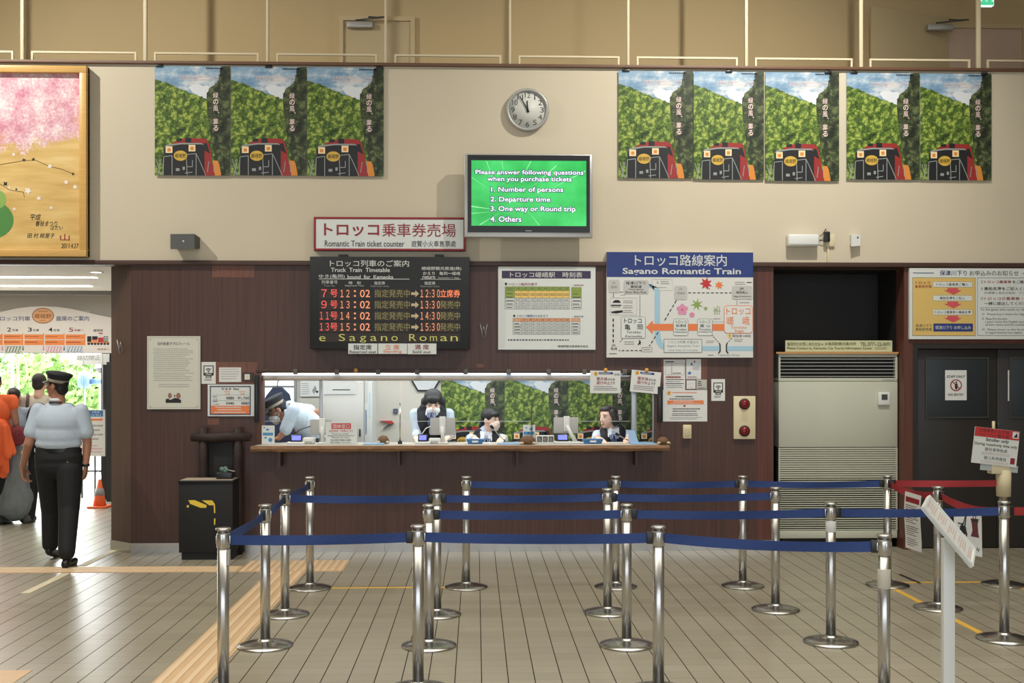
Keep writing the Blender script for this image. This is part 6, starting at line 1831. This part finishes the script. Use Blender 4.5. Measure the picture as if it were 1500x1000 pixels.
# ---- generic clerk standing or sitting behind the counter -------------------------------------
def clerk(label, sx, shz, y0, sw, hc, yaw, pitch, roll, hairf, skin, mm, arms, vest=True, seated=False, mouth=None, lids=False, lean=0.0, ribbon_=True, s=1.0, tie_y=None):
    t = thing('person', label, 'person', (sx, y0, 0))
    T = headT(hc, yaw, pitch, roll, s)
    nk = V((sx, y0 - lean, shz + .045)); zs = shz
    hipz = zs - .46; hp = V((sx, y0 + .06, hipz))
    shl, shr = V((sx - sw, y0 - lean * .8, zs - .045)), V((sx + sw, y0 - lean * .8, zs - .045))
    ch = V((sx, y0 - lean * .6, zs - .12)); wa = V((sx, y0, zs - .30))
    nb = T @ V((0, .03, -.10))
    body = head_prims(T, s) + [('c', nk - V((0, 0, .02)), nb, .05, .047), ('e', ch, (sw * .95, .10, .17)), ('e', wa, (sw * .8, .09, .17)), ('e', hp, (sw * .95, .115, .13)), ('c', shl, shr, .05, .05)]
    if seated:
        for k in (-1, 1):
            kn = hp + V((k * .1, -.36, -.02)); body += [('c', hp + V((k * .08, 0, -.02)), kn, .08, .055), ('c', kn, V((kn.x, kn.y + .04, .08)), .052, .036), ('c', V((kn.x, kn.y + .04, .05)), V((kn.x, kn.y - .1, .03)), .034, .028)]
    else:
        for k in (-1, 1):
            body += [('c', hp + V((k * .085, 0, -.02)), V((sx + k * .09, y0 + .02, .47)), .08, .052), ('c', V((sx + k * .09, y0 + .02, .47)), V((sx + k * .09, y0 + .05, .08)), .052, .036), ('c', V((sx + k * .09, y0 + .05, .04)), V((sx + k * .1, y0 - .1, .03)), .034, .028)]
    slv = []
    for side, (el, wr, hd, hn) in zip((-1, 1), arms):
        so_ = shl if side < 0 else shr; el, wr = V(el), V(wr)
        body += [('c', so_, el, .042, .036), ('c', el, wr, .035, .025)]
        body += hand(wr, hd, hn, V((-side, -.3, 0)), 20, .92)
        slv += [('c', so_, el, .054, .054), ('c', el, wr.lerp(el, .12), .052, .042)]
    blob('body', body, skin, t, .007, 3)
    blob('shirt', [('e', ch, (sw * 1.04, .118, .18)), ('e', wa, (sw * .9, .11, .18)), ('c', shl, shr, .055, .055), ('c', V((sx - .07, y0 - lean * .8, zs + .01)), V((sx + .07, y0 - lean * .8, zs + .01)), .055, .055), ('c', nk - V((0, 0, .03)), nk + V((0, -.004, .0)), .075, .06)] + slv, SHIRT, t, .008, 4)
    blob('trousers' if not vest else 'skirt', [('e', hp, (sw * 1.05, .135, .15)), ('c', hp + V((-.06, 0, -.05)), V((sx - .06, y0 + (0.02 if not seated else -.22), .5 if not seated else hipz - .05)), .11, .11), ('c', hp + V((.06, 0, -.05)), V((sx + .06, y0 + (0.02 if not seated else -.22), .5 if not seated else hipz - .05)), .11, .11)], VEST, t, .01, 4)
    if vest:
        v = blob('vest', [('e', ch + V((-.062, -.002, 0)), (sw * .62, .128, .175)), ('e', ch + V((.062, -.002, 0)), (sw * .62, .128, .175)), ('e', wa, (sw * .93, .122, .19)),
                          ('c', shl + V((.05, -.01, .0)), V((sx - .075, y0 - lean - .03, zs + .022)), .052, .045), ('c', shr + V((-.05, -.01, 0)), V((sx + .075, y0 - lean - .03, zs + .022)), .052, .045)], VEST, t, .008, 4)
        yf = y0 - lean * .6 - .135
        # shirt front in the neckline, collar points, ribbon
        zc = zs + .035
        MB().add([(sx - .052, yf + .065, zc), (sx + .052, yf + .065, zc), (sx + .028, yf + .004, zs - .10), (sx, yf - .004, zs - .17), (sx - .028, yf + .004, zs - .10)], [(0, 4, 3, 2, 1)], SHIRTW).build('shirt_front', t)
        for k in (-1, 1):
            MB().add([(sx + k * .012, yf + .035, zc - .01), (sx + k * .062, yf + .075, zc + .012), (sx + k * .06, yf + .008, zs - .055), (sx + k * .03, yf - .004, zs - .06)], [(0, 1, 2, 3), (3, 2, 1, 0)], SHIRTW).build('collar_point', t)
        rb = MB()
        for k in (-1, 1):
            rb.prism([(sx, zs - .03), (sx + k * .045, zs - .035), (sx + k * .05, zs - .075), (sx, zs - .06)][::k], yf - .018, yf + .002, TIEB)
            rb.prism([(sx, zs - .05), (sx + k * .02, zs - .05), (sx + k * .042, zs - .15), (sx + k * .012, zs - .155)][::k], yf - .016, yf - .004, TIEB)
        rb.ball((sx, yf - .012, zs - .05), .014, TIEB, 10)
        r_ = rb.build('ribbon_tie', t)
        sb = MB()
        for k in (-1, 1):
            for q in (.3, .65): sb.prism([(sx + k * .05 * q - .003, zs - .036), (sx + k * .05 * q + .003, zs - .036), (sx + k * .05 * q + .004 + k * .004, zs - .072), (sx + k * .05 * q - .003 + k * .004, zs - .072)], yf - .0195, yf - .017, SHIRTW)
        sb.build('ribbon_stripe', r_)
    hairf(T, t, s)
    if mm is not None: mask(T, t, mm, s)
    face(T, t, s, None if mm is not None else (mouth or 'closed'), lids)
    return t, T


def stool(x, y, h, label):
    t = thing('office_stool', label, 'stool', (x, y, 0))
    MB().lathe([(.17, h - .06), (.185, h - .04), (.18, h - .005), (.1, h)], BLACK, (x, y, 0), 24).build('seat', t)
    MB().cyl((x, y, .04), (x, y, h - .05), .025, STEELB).build('stem', t)
    MB().lathe([(.2, 0), (.2, .012), (.05, .04)], STEELB, (x, y, 0), 24).build('base', t)


def hair_long(T, t, s):
    blob('hair', [ellT(T, (0, .022, .04), (.09 * s, .104 * s, .09 * s)), ellT(T, (0, -.056, .062), (.062 * s, .035 * s, .034 * s)), ellT(T, (0, .07, -.05), (.082 * s, .05 * s, .10 * s))] +
         [('c', T @ V((.082 * k, .0, .02)), T @ V((.098 * k, .015, -.13)), .024 * s, .03 * s) for k in (-1, 1)] + [('c', T @ V((.08 * k, .05, .0)), T @ V((.09 * k, .05, -.15)), .035 * s, .034 * s) for k in (-1, 1)], HAIR, t, .007, 4)


def hair_pony(T, t, s):
    blob('hair', [ellT(T, (0, .024, .04), (.084 * s, .1 * s, .084 * s)), ellT(T, (0, -.058, .058), (.058 * s, .03 * s, .030 * s)), ellT(T, (0, .085, -.02), (.055 * s, .04 * s, .06 * s)), ('c', T @ V((0, .105, -.03)), T @ V((.01, .125, -.15)), .04 * s, .034 * s), ('c', T @ V((.01, .125, -.15)), T @ V((.02, .10, -.21)), .034 * s, .015 * s)], HAIR, t, .007, 4)
    MB().tube([T @ V((0, .10, -.035)), T @ V((0, .115, -.05))], .043 * s, TIEB, 14).build('hair_tie', t)


def hair_bob(T, t, s):
    blob('hair', [ellT(T, (0, .030, .038), (.084 * s, .098 * s, .084 * s)), ellT(T, (0, .065, -.03), (.084 * s, .06 * s, .085 * s)), ellT(T, (0, -.02, .085), (.066 * s, .06 * s, .034 * s))] +
         [('c', T @ V((.074 * k, .0, .055)), T @ V((.084 * k, .022, -.05)), .026 * s, .034 * s) for k in (-1, 1)] + [('c', T @ V((.082 * k, .025, -.04)), T @ V((.070 * k, .025, -.072)), .034 * s, .024 * s) for k in (-1, 1)], HAIRB, t, .006, 8)


# long-haired clerk, looking down at the counter
y1 = .52
sh1 = P(633, 597, y1); h1 = P(634.5, 590, y1 - .10)
wl, wr_ = P(609, 651, .22), P(657, 649, .22)
wl.z = wr_.z = CZ + .055
clerk('long-haired woman clerk in white mask and black vest looking down at the counter', sh1.x, sh1.z - .015, y1, .172, h1, 2, 22, 0, hair_long, SKIN, MASKW,
      ((P(611, 636, .42), wl, (.35, -1, -.35), (.2, -.2, -1)), (P(660, 634, .42), wr_, (-.5, -1, -.3), (-.2, -.2, -1))), lean=.06, lids=True, s=1.08)
# ponytail clerk seated, turned toward the right
y2 = .62
sh2 = P(712, 635, y2); h2 = P(719, 615, y2 - .04)
wl, wr_ = P(694, 652, .24), P(738, 652, .24); wl.z = wr_.z = CZ + .05
clerk('seated ponytail woman clerk in a beige mask, turned to the right', sh2.x, sh2.z - .01, y2, .16, h2, 52, 2, 0, hair_pony, SKIN, MASKP,
      ((P(690, 655, .48), wl, (.4, -1, -.3), (0, -.2, -1)), (P(738, 655, .48), wr_, (-.4, -1, -.3), (0, -.2, -1))), seated=True, s=.98)
stool(sh2.x, y2 + .06, sh2.z - .47 - .10, 'office stool under the seated ponytail clerk')
# smiling clerk seated, turned toward the left
y3 = .62
sh3 = P(897, 630, y3); h3 = P(890, 611, y3 - .05)
wl, wr_ = P(874, 652, .25), P(922, 652, .25); wl.z = wr_.z = CZ + .05
clerk('seated smiling woman clerk with short bobbed hair, no mask, turned to the left', sh3.x, sh3.z - .005, y3, .155, h3, -48, 3, -3, hair_bob, SKIN, None,
      ((P(872, 652, .48), wl, (.5, -1, -.3), (0, -.2, -1)), (P(924, 652, .48), wr_, (-.4, -1, -.3), (0, -.2, -1))), seated=True, mouth='smile')
stool(sh3.x, y3 + .06, sh3.z - .465 - .10, 'office stool under the seated smiling clerk')

# ---- officer bending over the counter, facing left --------------------------------------------
ym = .50
q = lambda px, py, dy=0.0: P(px, py, ym + dy)
t = thing('person', 'clerk in navy cap, glasses and white mask bending over the counter', 'person', (q(452, 650).x, ym + .05, 0))
hcm = q(406, 601, -.03)
T = headT(hcm, -78, 34, 0, 1.08)
nkm = q(421, 597); shn, shf = q(430, 601, -.17), q(432, 599, .17)
chm = q(438, 612); wam = q(458, 628); hpm = q(470, 655, .02)
eln, wrn = q(417, 632, -.22), q(408, 649, -.24); wrn.z = CZ + .045
elf, wrf = q(462, 603, .16), q(470, 612, .18)
rotm = MX.Rotation(R(-62), 3, 'Y')
body = head_prims(T, 1.08) + [('c', nkm, T @ V((0, .03, -.09)), .055, .052), ('c', chm, wam, .13, .12), ('c', chm + V((0, -.09, 0)), chm + V((0, .09, 0)), .11, .11), ('c', wam, hpm, .12, .125), ('c', shn, shf, .055, .055),
        ('c', shn, eln, .045, .038), ('c', eln, wrn, .036, .027), ('c', shf, elf, .045, .038), ('c', elf, wrf, .036, .027)]
for k in (-1, 1):
    body += [('c', hpm + V((0, k * .09, -.02)), V((hpm.x + .02, hpm.y + k * .1, .5)), .085, .055), ('c', V((hpm.x + .02, hpm.y + k * .1, .5)), V((hpm.x + .05, hpm.y + k * .1, .08)), .055, .038), ('c', V((hpm.x + .05, hpm.y + k * .1, .045)), V((hpm.x - .1, hpm.y + k * .1, .03)), .036, .03)]
body += hand(wrn, (-.9, -.25, -.15), (0, 0, -1), (0, 1, 0), 10) + hand(wrf, (.5, 0, -.8), (0, -1, 0), (-1, 0, 0), 25)
blob('body', body, SKIN2, t, .007, 3)
blob('shirt', [('c', chm, wam, .15, .14), ('c', chm + V((0, -.09, 0)), chm + V((0, .09, 0)), .125, .125), ('c', wam, hpm + V((-.02, 0, .06)), .138, .14), ('c', shn, shf, .066, .066), ('c', shn, eln.lerp(shn, .1), .07, .062), ('c', shf, elf.lerp(shf, .3), .07, .07), ('c', nkm + V((.03, 0, 0)), nkm, .075, .066)], SHIRT, t, .008, 4)
blob('trousers', [('c', hpm + V((0, -.06, 0)), hpm + V((0, .06, 0)), .13, .13)] + [('c', hpm + V((0, k * .08, -.03)), V((hpm.x + .04, hpm.y + k * .1, .1)), .11, .065) for k in (-1, 1)], TROUS, t, .01, 4)
blob('hair', [ellT(T, (0, .028, .03), (.085, .095, .085)), ellT(T, (0, .06, -.02), (.07, .05, .06))], HAIR, t, .007, 4)
cap(T @ MX.Translation(V((0, 0, -.006))) @ MX.Rotation(R(-4), 4, 'X'), t)
mask(T, t, MASKW, 1.08); face(T, t, 1.08, None, True)
gl = MB(); GLS = mat('dark_glasses', (40, 30, 28), .4)
for k in (-1, 1):
    cc = V((.033 * k, -.1, .004)); pts = [T @ (cc + V((.024 * math.cos(2 * PI * j / 12), .004, .018 * math.sin(2 * PI * j / 12)))) for j in range(13)]
    gl.tube(pts, .003, GLS, 6); gl.tube([T @ V((.057 * k, -.096, .008)), T @ V((.084 * k, -.04, .008)), T @ V((.086 * k, .02, .004))], .003, GLS, 6)
gl.tube([T @ V((-.009, -.1, .006)), T @ V((.009, -.1, .006))], .003, GLS, 6).build('glasses', t)
lan = mat('maroon_strap', (84, 48, 62), .6)
MB().tube([q(424, 591, -.12), q(423, 604, -.19), q(424.5, 618, -.215), q(428, 628, -.2), q(433, 634, -.16)], .010, lan, 8).build('lanyard', t)
MB().tube([q(418, 600, -.1), q(421, 606, -.11), q(420, 614, -.12)], [.02, .03, .02], SHIRTW, 8).build('collar', t)

# ---- people in the passage, seen from behind ---------------------------------------------------
def walker(label, fx, fy, px_head, py_head, sw, skin, parts, yaw=180, pitch=0, s=1.0, shoulder=None, hairm=HAIRB, bun=False, shoe=SHOE, legw=1.0):
    f = G(fx, fy); f.z = 0; y = f.y
    t = thing('person', label, 'person', f)
    hc = P(px_head, py_head, y); x = hc.x
    T = headT(hc, yaw, pitch, 0, s); zs = hc.z - .20 * s
    hz = zs - .50 * s
    shl, shr = V((x - sw, y, zs)), V((x + sw, y, zs))
    el = [V((x - sw - .05, y - .02, zs - .27)), V((x + sw + .05, y - .02, zs - .27))]
    wr = [V((x - sw + .02, y + .16, zs - .42)), V((x + sw - .02, y + .16, zs - .42))]
    body = head_prims(T, s) + [('c', V((x, y, zs + .03)), hc + V((0, .0, -.08)), .052, .05), ('e', V((x, y, zs - .12)), (sw * .95, .105, .18)), ('e', V((x, y, zs - .32)), (sw * .8, .095, .18)), ('e', V((x, y, hz)), (sw * .95, .12, .13)), ('c', shl, shr, .052, .052)]
    for k in (0, 1):
        sg_ = 1 if k else -1; so_ = shr if k else shl
        body += [('c', so_, el[k], .045, .038), ('c', el[k], wr[k], .037, .027)] + hand(wr[k], (0, .6, -.6), (-sg_, 0, 0), (0, .5, .8), 25, .95)
        kn = V((x + sg_ * .09, y + .02 * sg_, hz * .52)); an = V((x + sg_ * .1, y + .07 * sg_, .08))
        body += [('c', V((x + sg_ * .08, y, hz - .03)), kn, .082, .055), ('c', kn, an, .054, .038), ('c', an + V((0, -.03, -.04)), an + V((0, .12, -.05)), .035, .028)]
    blob('body', body, skin, t, .009, 3)
    hp = [ellT(T, (0, .028, .032), (.083 * s, .095 * s, .086 * s)), ellT(T, (0, .06, -.02), (.07 * s, .05 * s, .07 * s))]
    if bun: hp.append(ellT(T, (0, .11, .035), (.045 * s, .04 * s, .042 * s)))
    blob('hair', hp, hairm, t, .009, 4)
    face(T, t, s)
    return t, dict(x=x, y=y, zs=zs, hz=hz, shl=shl, shr=shr, el=el, wr=wr, T=T, f=f)


def top(t, g, m, sw, name='shirt', sleeve=.6, long_=0.0):
    blob(name, [('e', V((g['x'], g['y'], g['zs'] - .12)), (sw * 1.06, .125, .19)), ('e', V((g['x'], g['y'], g['zs'] - .34 - long_)), (sw * .98, .13, .2 + long_ * .6)), ('c', g['shl'], g['shr'], .065, .065), ('c', V((g['x'], g['y'], g['zs'])), V((g['x'], g['y'], g['zs'] + .05)), .075, .058)] +
         [('c', so_, so_.lerp(e_, sleeve), .066, .062) for so_, e_ in zip((g['shl'], g['shr']), g['el'])], m, t, .01, 4)


def legs(t, g, m, r0=.105, r1=.07, to=.08):
    x, y, hz = g['x'], g['y'], g['hz']
    blob('trousers', [('e', V((x, y, hz)), (.185, .14, .15))] + [('c', V((x + k * .085, y, hz - .05)), V((x + k * .09, y + .02 * k, hz * .52)), r0, r0 * .85) for k in (-1, 1)] + [('c', V((x + k * .09, y + .02 * k, hz * .52)), V((x + k * .1, y + .07 * k, to)), r0 * .85, r1) for k in (-1, 1)], m, t, .01, 4)


def shoes(t, g, m):
    for k in (-1, 1):
        a = V((g['x'] + k * .1, g['y'] + .07 * k, .04))
        blob('shoe', [('c', a + V((0, -.06, 0)), a + V((0, .13, -.005)), .043, .04), ('c', a + V((0, -.05, .03)), a + V((0, 0, .04)), .04, .04)], m, t, .008, 3)


BEIGE = mat('beige_shirt', (206, 196, 180), .8); GREYS = mat('grey_skirt', (120, 126, 130), .7, noise=(14, .3, (1, 1, .5))); TOPB = mat('pale_denim_top', (172, 186, 202), .8)
ORG = mat('orange_cloth', (238, 104, 52), .7, noise=(4, .15, (3, 3, .6)), bump=.5); SNK = mat('grey_sneaker', (84, 82, 80), .7)
t, g = walker('person with short brown hair and beige shirt carrying a dark backpack, seen from behind', 48, 764, 58.5, 561, .18, SKIN, None, 178, 4)
top(t, g, BEIGE, .18); legs(t, g, TROUS); shoes(t, g, SNK)
x, y, zs = g['x'], g['y'], g['zs']
bp_ = blob('backpack', [('e', V((x + .05, y - .17, zs - .22)), (.14, .085, .2))], mat('dark_backpack', (36, 34, 36), .7), t, .01, 4)
MB().tube([V((x - .10, y - .13, zs - .1)), V((x - .12, y - .05, zs + .06)), V((x - .11, y + .07, zs - .02))], .018, mat('brown_strap', (96, 74, 62), .7), 8).build('strap', t)
t, g = walker('woman with dark hair in a bun, pale top and long grey skirt, seen from behind', 20, 766, 21, 581, .165, SKIN, None, 184, 6, .92, bun=True)
top(t, g, TOPB, .165); x, y, hz = g['x'], g['y'], g['hz']
blob('skirt', [('e', V((x, y, hz + .06)), (.16, .13, .12)), ('c', V((x, y, hz)), V((x, y, .22)), .14, .20), ('c', V((x - .06, y, .3)), V((x + .06, y, .3)), .16, .16)], GREYS, t, .012, 4)
blob('shoulder_bag', [('e', V((x + .10, y - .16, g['zs'] - .26)), (.10, .06, .12))], mat('red_pattern_bag', (124, 44, 52), .7, noise=(30, .6, (1, 1, 1))), t, .01, 3)
shoes(t, g, SHOE)
t, g = walker('person draped in bright orange cloth at the left edge, seen from behind', -6, 768, -8, 560, .2, SKIN2, None, 185, 0, 1.0, hairm=HAIR)
top(t, g, ORG, .2, 'orange_top', .25); legs(t, g, TROUS); shoes(t, g, SHOE)
x, y, zs = g['x'], g['y'], g['zs']
random.seed(4)
dr = []
for k in range(9):
    u = k / 8; xx = x - .02 + .27 * u; yy_ = y - .14 - .03 * math.sin(k * 2.1)
    dr.append(('c', V((x + .06 + .12 * u, yy_ + .03, zs - .22 - .10 * u)), V((xx, yy_, zs - .72 - .14 * math.sin(k * 1.3 + 1))), .034, .042))
dr.append(('e', V((x + .12, y - .10, zs - .45)), (.11, .06, .24)))
blob('orange_drape', dr, ORG, t, .008, 3)
# ================================================================== passage doorway and the street beyond
YS = 4.3
def S_(px, py): return P(px, py, YS)
a, c = S_(-120, 517), S_(163, 450)
CS = (0, 440, 5.553)
M_SW = mat('seat_sign_white', (226, 222, 216), .5)
# hanging seat guide sign with an arched top
pts = [(-660, 426), (914, 426), (914, 140), (800, 118), (700, 95), (560, 64), (450, 50), (350, 47), (250, 50), (140, 64), (0, 95), (-200, 150), (-660, 200)]
class FB(Board):
    def __init__(s, yp, crop, pxc, pyc):
        s.c = crop; s.yp = yp; s.pxc, s.pyc = pxc, pyc; s.T = None; s.l = MB()
b = FB(YS, CS, 80, 485)
q = [b.w(*p) for p in pts]
sg_ = tag(MB().prism(q[::-1] if False else q, YS, YS + .05, M_SW).build('seat_guide_sign'), 'wide white arched sign with orange train carriages hanging in the passage doorway', 'sign')
b.t('トロッコ列車', -40, 128, 246, 166, NAVY, .02).t('座席のご案内', 456, 126, 724, 166, NAVY, .02)
BRN = mat('emblem_brown', (122, 74, 44), .5); EMB = mat('emblem_tan', (226, 168, 118), .5)
b.disc(350, 124, 89, 64, BRN, 1).disc(350, 124, 83, 58, EMB, 2).t('嵯峨野', 284, 108, 418, 146, BRN, .01, 3).dashes(306, 84, 396, 94, 1, BRN, 3, .5).dashes(320, 158, 380, 166, 1, BRN, 3, .5)
CAR = mat('carriage_orange', (236, 140, 72), .5)
for k, (n_, cc) in enumerate((('1', INK), ('2', INK), ('3', INK), ('4', INK), ('5', RED))):
    x = 30 + (k - 1) * 168
    b.t(n_, x + 28, 220, x + 62, 254, cc, .01).t('号車', x + 68, 232, x + 120, 252, cc, .02)
    b.r(x, 276, x + 156, 316, CAR).r(x, 322, x + 156, 362, CAR).dashes(x + 6, 288, x + 130, 298, 1, RED, 2, .5).dashes(x + 6, 332, x + 130, 346, 1, RED, 2, .5).r(x + 152, 266, x + 160, 366, CAR, 1.5)
b.t('チンドリ', 622, 234, 684, 250, PINK, .01)
for x0, x1, m_ in ((44, 170, mat('seat_green', (84, 122, 104), .5)), (378, 502, PINK), (546, 670, mat('seat_blue', (130, 164, 200), .5)), (-120, -10, PINK)):
    b.box(x0, 372, x1, 420, m_, 3)
    for k in range(5): b.line(x0 + 8 + k * 24, 416, x0 + 24 + k * 24, 376, 8, m_, 2)
for x, m_ in ((20, PINK), (188, bpy.data.materials['seat_green']), (354, PINK), (522, MBLUE)): b.disc(x, 376, 6, 6, m_).r(x - 6, 384, x + 6, 406, m_)
b.t('機関車', 760, 232, 838, 254, INK, .01).r(710, 290, 744, 336, INK).r(750, 290, 794, 318, INK).r(750, 318, 794, 336, CAR).r(798, 300, 842, 338, BRIGHTRED).r(804, 262, 836, 272, BRIGHTRED).r(812, 272, 828, 300, PAPER).box(844, 290, 880, 338, INK, 5).disc(862, 316, 10, 18, FAINT, 2).r(712, 338, 890, 346, CAR, 2)
for k in range(7): b.disc(722 + k * 26, 352, 11, 9, INK, 2)
b.t('嵯峨嵐山', 792, 388, 888, 402, RED).r(-660, 426, 914, 430, mat('sign_base_edge', (120, 116, 110), .5)).l.build('lettering', sg_)
bm_ = MB().box(-9, xp + .004, YS + .055, YS + .2, 2.47, 2.789, mat('beam_grey', (168, 164, 158), .6)).build('trim_passage_beam'); bm_['kind'] = 'structure'
MB().box(S_(-60, 470).x, S_(130, 470).x, YS + .045, YS + .06, 2.5, 2.58, SILVER).build('mount', sg_)

# platform fence and gate uprights at the doorway
YF = 5.0
fn = thing('platform_fence', 'dark metal fence of thin bars outside the passage doorway', 'fence', P(80, 735, YF) * 1.0)
fn.location.z = 0; WM[fn.name] = MX.Translation(fn.location)
M_FEN = mat('dark_fence', (58, 60, 62), .5)
xL, xR = P(-60, 700, YF).x, P(157, 700, YF).x
for py in (733, 690): MB().box(xL, xR, YF, YF + .03, P(80, py, YF).z - .012, P(80, py, YF).z + .012, M_FEN).build('rail', fn)
for px in (-20, 14, 50, 92, 120, 139, 154):
    x = P(px, 700, YF).x; MB().box(x - .012, x + .012, YF + .002, YF + .028, 0, P(80, 655 if px in (120, 139) else 690, YF).z, M_FEN).build('bar', fn)
a, c = P(156, 790, 4.5), P(164, 530, 4.5)
o = tag(MB().box(a.x, c.x + .1, 4.5, 4.56, 0, c.z, mat('gate_black', (34, 36, 38), .5)).build('gate_post'), 'dark upright post at the right side of the passage doorway', 'post')
# information boards hanging at the doorway
b = Board('car_number_board', 'white platform board with blue and orange bands beside the doorway post', 'notice board', 118, 600, 154, 668, 4.65, .02, WHITE)
b.r(130, 601, 151, 610, MBLUE).r(119, 601, 128, 610, MBLUE).t('3号車', 135, 602, 146, 605, WHITE, 0, 2).t('Car No.3', 133, 606, 148, 609, WHITE, 0, 2).poly([(119, 613), (148, 613), (148, 611.5), (151, 614.2), (148, 617), (148, 616), (119, 616)], ORANGE).dashes(120, 620, 152, 646, 4, FAINT, 1, .4).dashes(120, 650, 150, 664, 3, PINK, 1, .3).done()
x = P(122, 600, 4.65).x; x2 = P(150, 600, 4.65).x
ob = bpy.data.objects['car_number_board']
MB().cyl((x, 4.66, P(122, 601, 4.65).z), (x, 4.66, P(122, 519, 4.65).z), .005, SILVER, n=6).cyl((x2, 4.66, P(122, 601, 4.65).z), (x2, 4.66, P(122, 519, 4.65).z), .005, SILVER, n=6).build('hanging_wire', ob)
b = Board('window_banner', 'pale white banner with grey characters under the arched sign', 'banner', 100, 518, 160, 534, 4.7, .01, mat('banner_white', (226, 228, 226), .6))
b.t('踏切閉止', 113, 520.5, 147, 527.5, GREY).done()
# traffic cone outside
p = G(146, 743); t = thing('traffic_cone', 'small orange traffic cone with a grey band beyond the fence', 'traffic cone', (p.x, p.y, 0))
CON = mat('cone_orange', (240, 110, 60), .5)
zb = p.z
hc_ = .36
MB().box(p.x - .125, p.x + .125, p.y - .125, p.y + .125, 0, .025, CON, .006).build('base', t)
MB().lathe([(.085, .02), (.02, hc_), (.012, hc_ + .005)], CON, (p.x, p.y, 0), 20).build('cone', t)
MB().lathe([(.0655, .16), (.050, .25)], mat('cone_band', (150, 150, 150), .5), (p.x, p.y, 0), 20, smooth=True).build('band', t)

# street beyond: trees, a pale building, lamp pole and shop sign
LEAF = mat('pale_foliage', (112, 146, 78), .8, noise=(6, .35, (1, 1, 1))); BARK = mat('bark', (96, 80, 66), .8)


def tree(px, py, y, r, n, label, seed):
    random.seed(seed); c = P(px, py, y)
    t = thing('street_tree', label, 'tree', (c.x, y, 0), 'street trees beyond the passage')
    MB().tube([(c.x, y, -.02), (c.x + .05, y, c.z * .5), (c.x, y, c.z)], [.12, .09, .05], BARK, 10).build('trunk', t)
    vs = []; fs = []
    for k in range(n):
        while True:
            d = V((random.uniform(-1, 1), random.uniform(-1, 1), random.uniform(-1, 1)))
            if .25 < d.length < 1: break
        q = c + V((d.x * r, d.y * r * .8, d.z * r * .85)); u = V((random.gauss(0, 1), random.gauss(0, 1), random.gauss(0, 1))).normalized(); v = u.orthogonal().normalized(); w = u.cross(v); s_ = random.uniform(.07, .13)
        o = len(vs); vs += [q + v * s_, q + w * s_ * .55, q - v * s_, q - w * s_ * .55]; fs.append((o, o + 1, o + 2, o + 3))
    MB().add(vs, fs, LEAF).build('crown', t)


tree(78, 585, 11.5, 1.1, 1500, 'leafy pale tree beyond the fence behind the short-haired person', 1)
tree(28, 560, 13.0, 1.1, 1300, 'leafy pale tree behind the lamp pole at the left of the doorway', 2)
tree(112, 610, 12.5, .7, 700, 'small leafy tree beside the blue lantern outside', 3)
c = P(135, 640, 14.5)
bd = thing('station_building', 'pale overexposed building with brown eaves across the street', 'building', (c.x, 14.5, 0))
PB_ = mat('pale_wall', (212, 208, 200), .8); EV = mat('brown_eave', (110, 88, 72), .7)
MB().box(P(104, 600, 14.5).x, P(190, 600, 14.5).x, 14.5, 15.5, -.02, P(130, 570, 14.5).z, PB_).build('wall', bd)
for k, py in enumerate((570, 598, 616)):
    MB().box(P(108 + 2 * k, 600, 14.2).x, P(192, 600, 14.2).x, 14.0 - .1 * k, 14.6, P(130, py, 14.2).z - .06, P(130, py, 14.2).z, EV if k else mat('white_eave', (150, 146, 140), .7)).build('eave', bd)
for k in range(4):
    x = P(112 + 12 * k, 640, 14.4).x; MB().box(x, x + .35, 14.4, 14.52, .9, 1.7, mat('dim_pane', (80, 84, 86), .3) if k == 0 else bpy.data.materials['dim_pane']).build('window', bd)
# utility wires block
c = P(18, 640, 9.0)
lp = thing('lamp_pole', 'thin grey lamp pole outside at the left of the doorway', 'lamp pole', (c.x, 9, 0))
MB().cyl((c.x, 9, -.02), (c.x, 9, 3.6), .03, LGREY, n=10).build('pole', lp)
MB().box(c.x - .25, c.x + .15, 8.9, 9.1, 3.6, 3.68, LGREY, .01).build('lamp_head', lp)
# yellow double arch sign
c = P(26, 540, 9.6); t = thing('arch_sign', 'small yellow double arch sign on a thin pole outside', 'sign', (c.x, 9.6, 0))
AY = mat('arch_yellow', (236, 190, 84), .5)
for k in (-1, 1):
    MB().tube([(c.x + k * .085 + .085 * math.cos(PI * j / 10) * (1 if k > 0 else 1), 9.6, c.z - .14 + .36 * math.sin(PI * j / 10)) for j in range(11)], .016, AY, 8).build('arch', t)
MB().cyl((c.x, 9.62, -.02), (c.x, 9.62, c.z - .1), .02, LGREY, n=8).build('pole', t)
c = P(148, 620, 9.0)
t = thing('street_post', 'thin pale post with a flared top outside the doorway', 'post', (c.x, 9.0, 0))
MB().cyl((c.x, 9, -.02), (c.x, 9, P(148, 545, 9).z), .035, LGREY, n=10).build('shaft', t)
zz = P(148, 545, 9).z; MB().lathe([(.03, zz - .02), (.1, zz + .06), (.1, zz + .08)], DGREY, (c.x, 9, 0), 16).build('flared_top', t)
c = P(124, 556, 8.0)
t = thing('blue_lantern', 'pale blue barrel lantern with a curved tail on a thin pole outside', 'lantern', c)
BLN = mat('lantern_blue', (80, 108, 142), .5)
MB().lathe([(.05, -.1), (.13, -.08), (.15, 0), (.13, .08), (.05, .1)], BLN, c, 20, 'x').build('body', t)
MB().tube([c + V((.1, 0, -.03)), c + V((.3, 0, -.02)), c + V((.42, 0, .04)), c + V((.5, 0, .14))], [.05, .05, .04, .015], BLN, 10).build('tail', t)
MB().cyl(V((c.x, c.y, -.02)), c + V((0, 0, -.13)), .02, LGREY, n=8).build('pole', t)
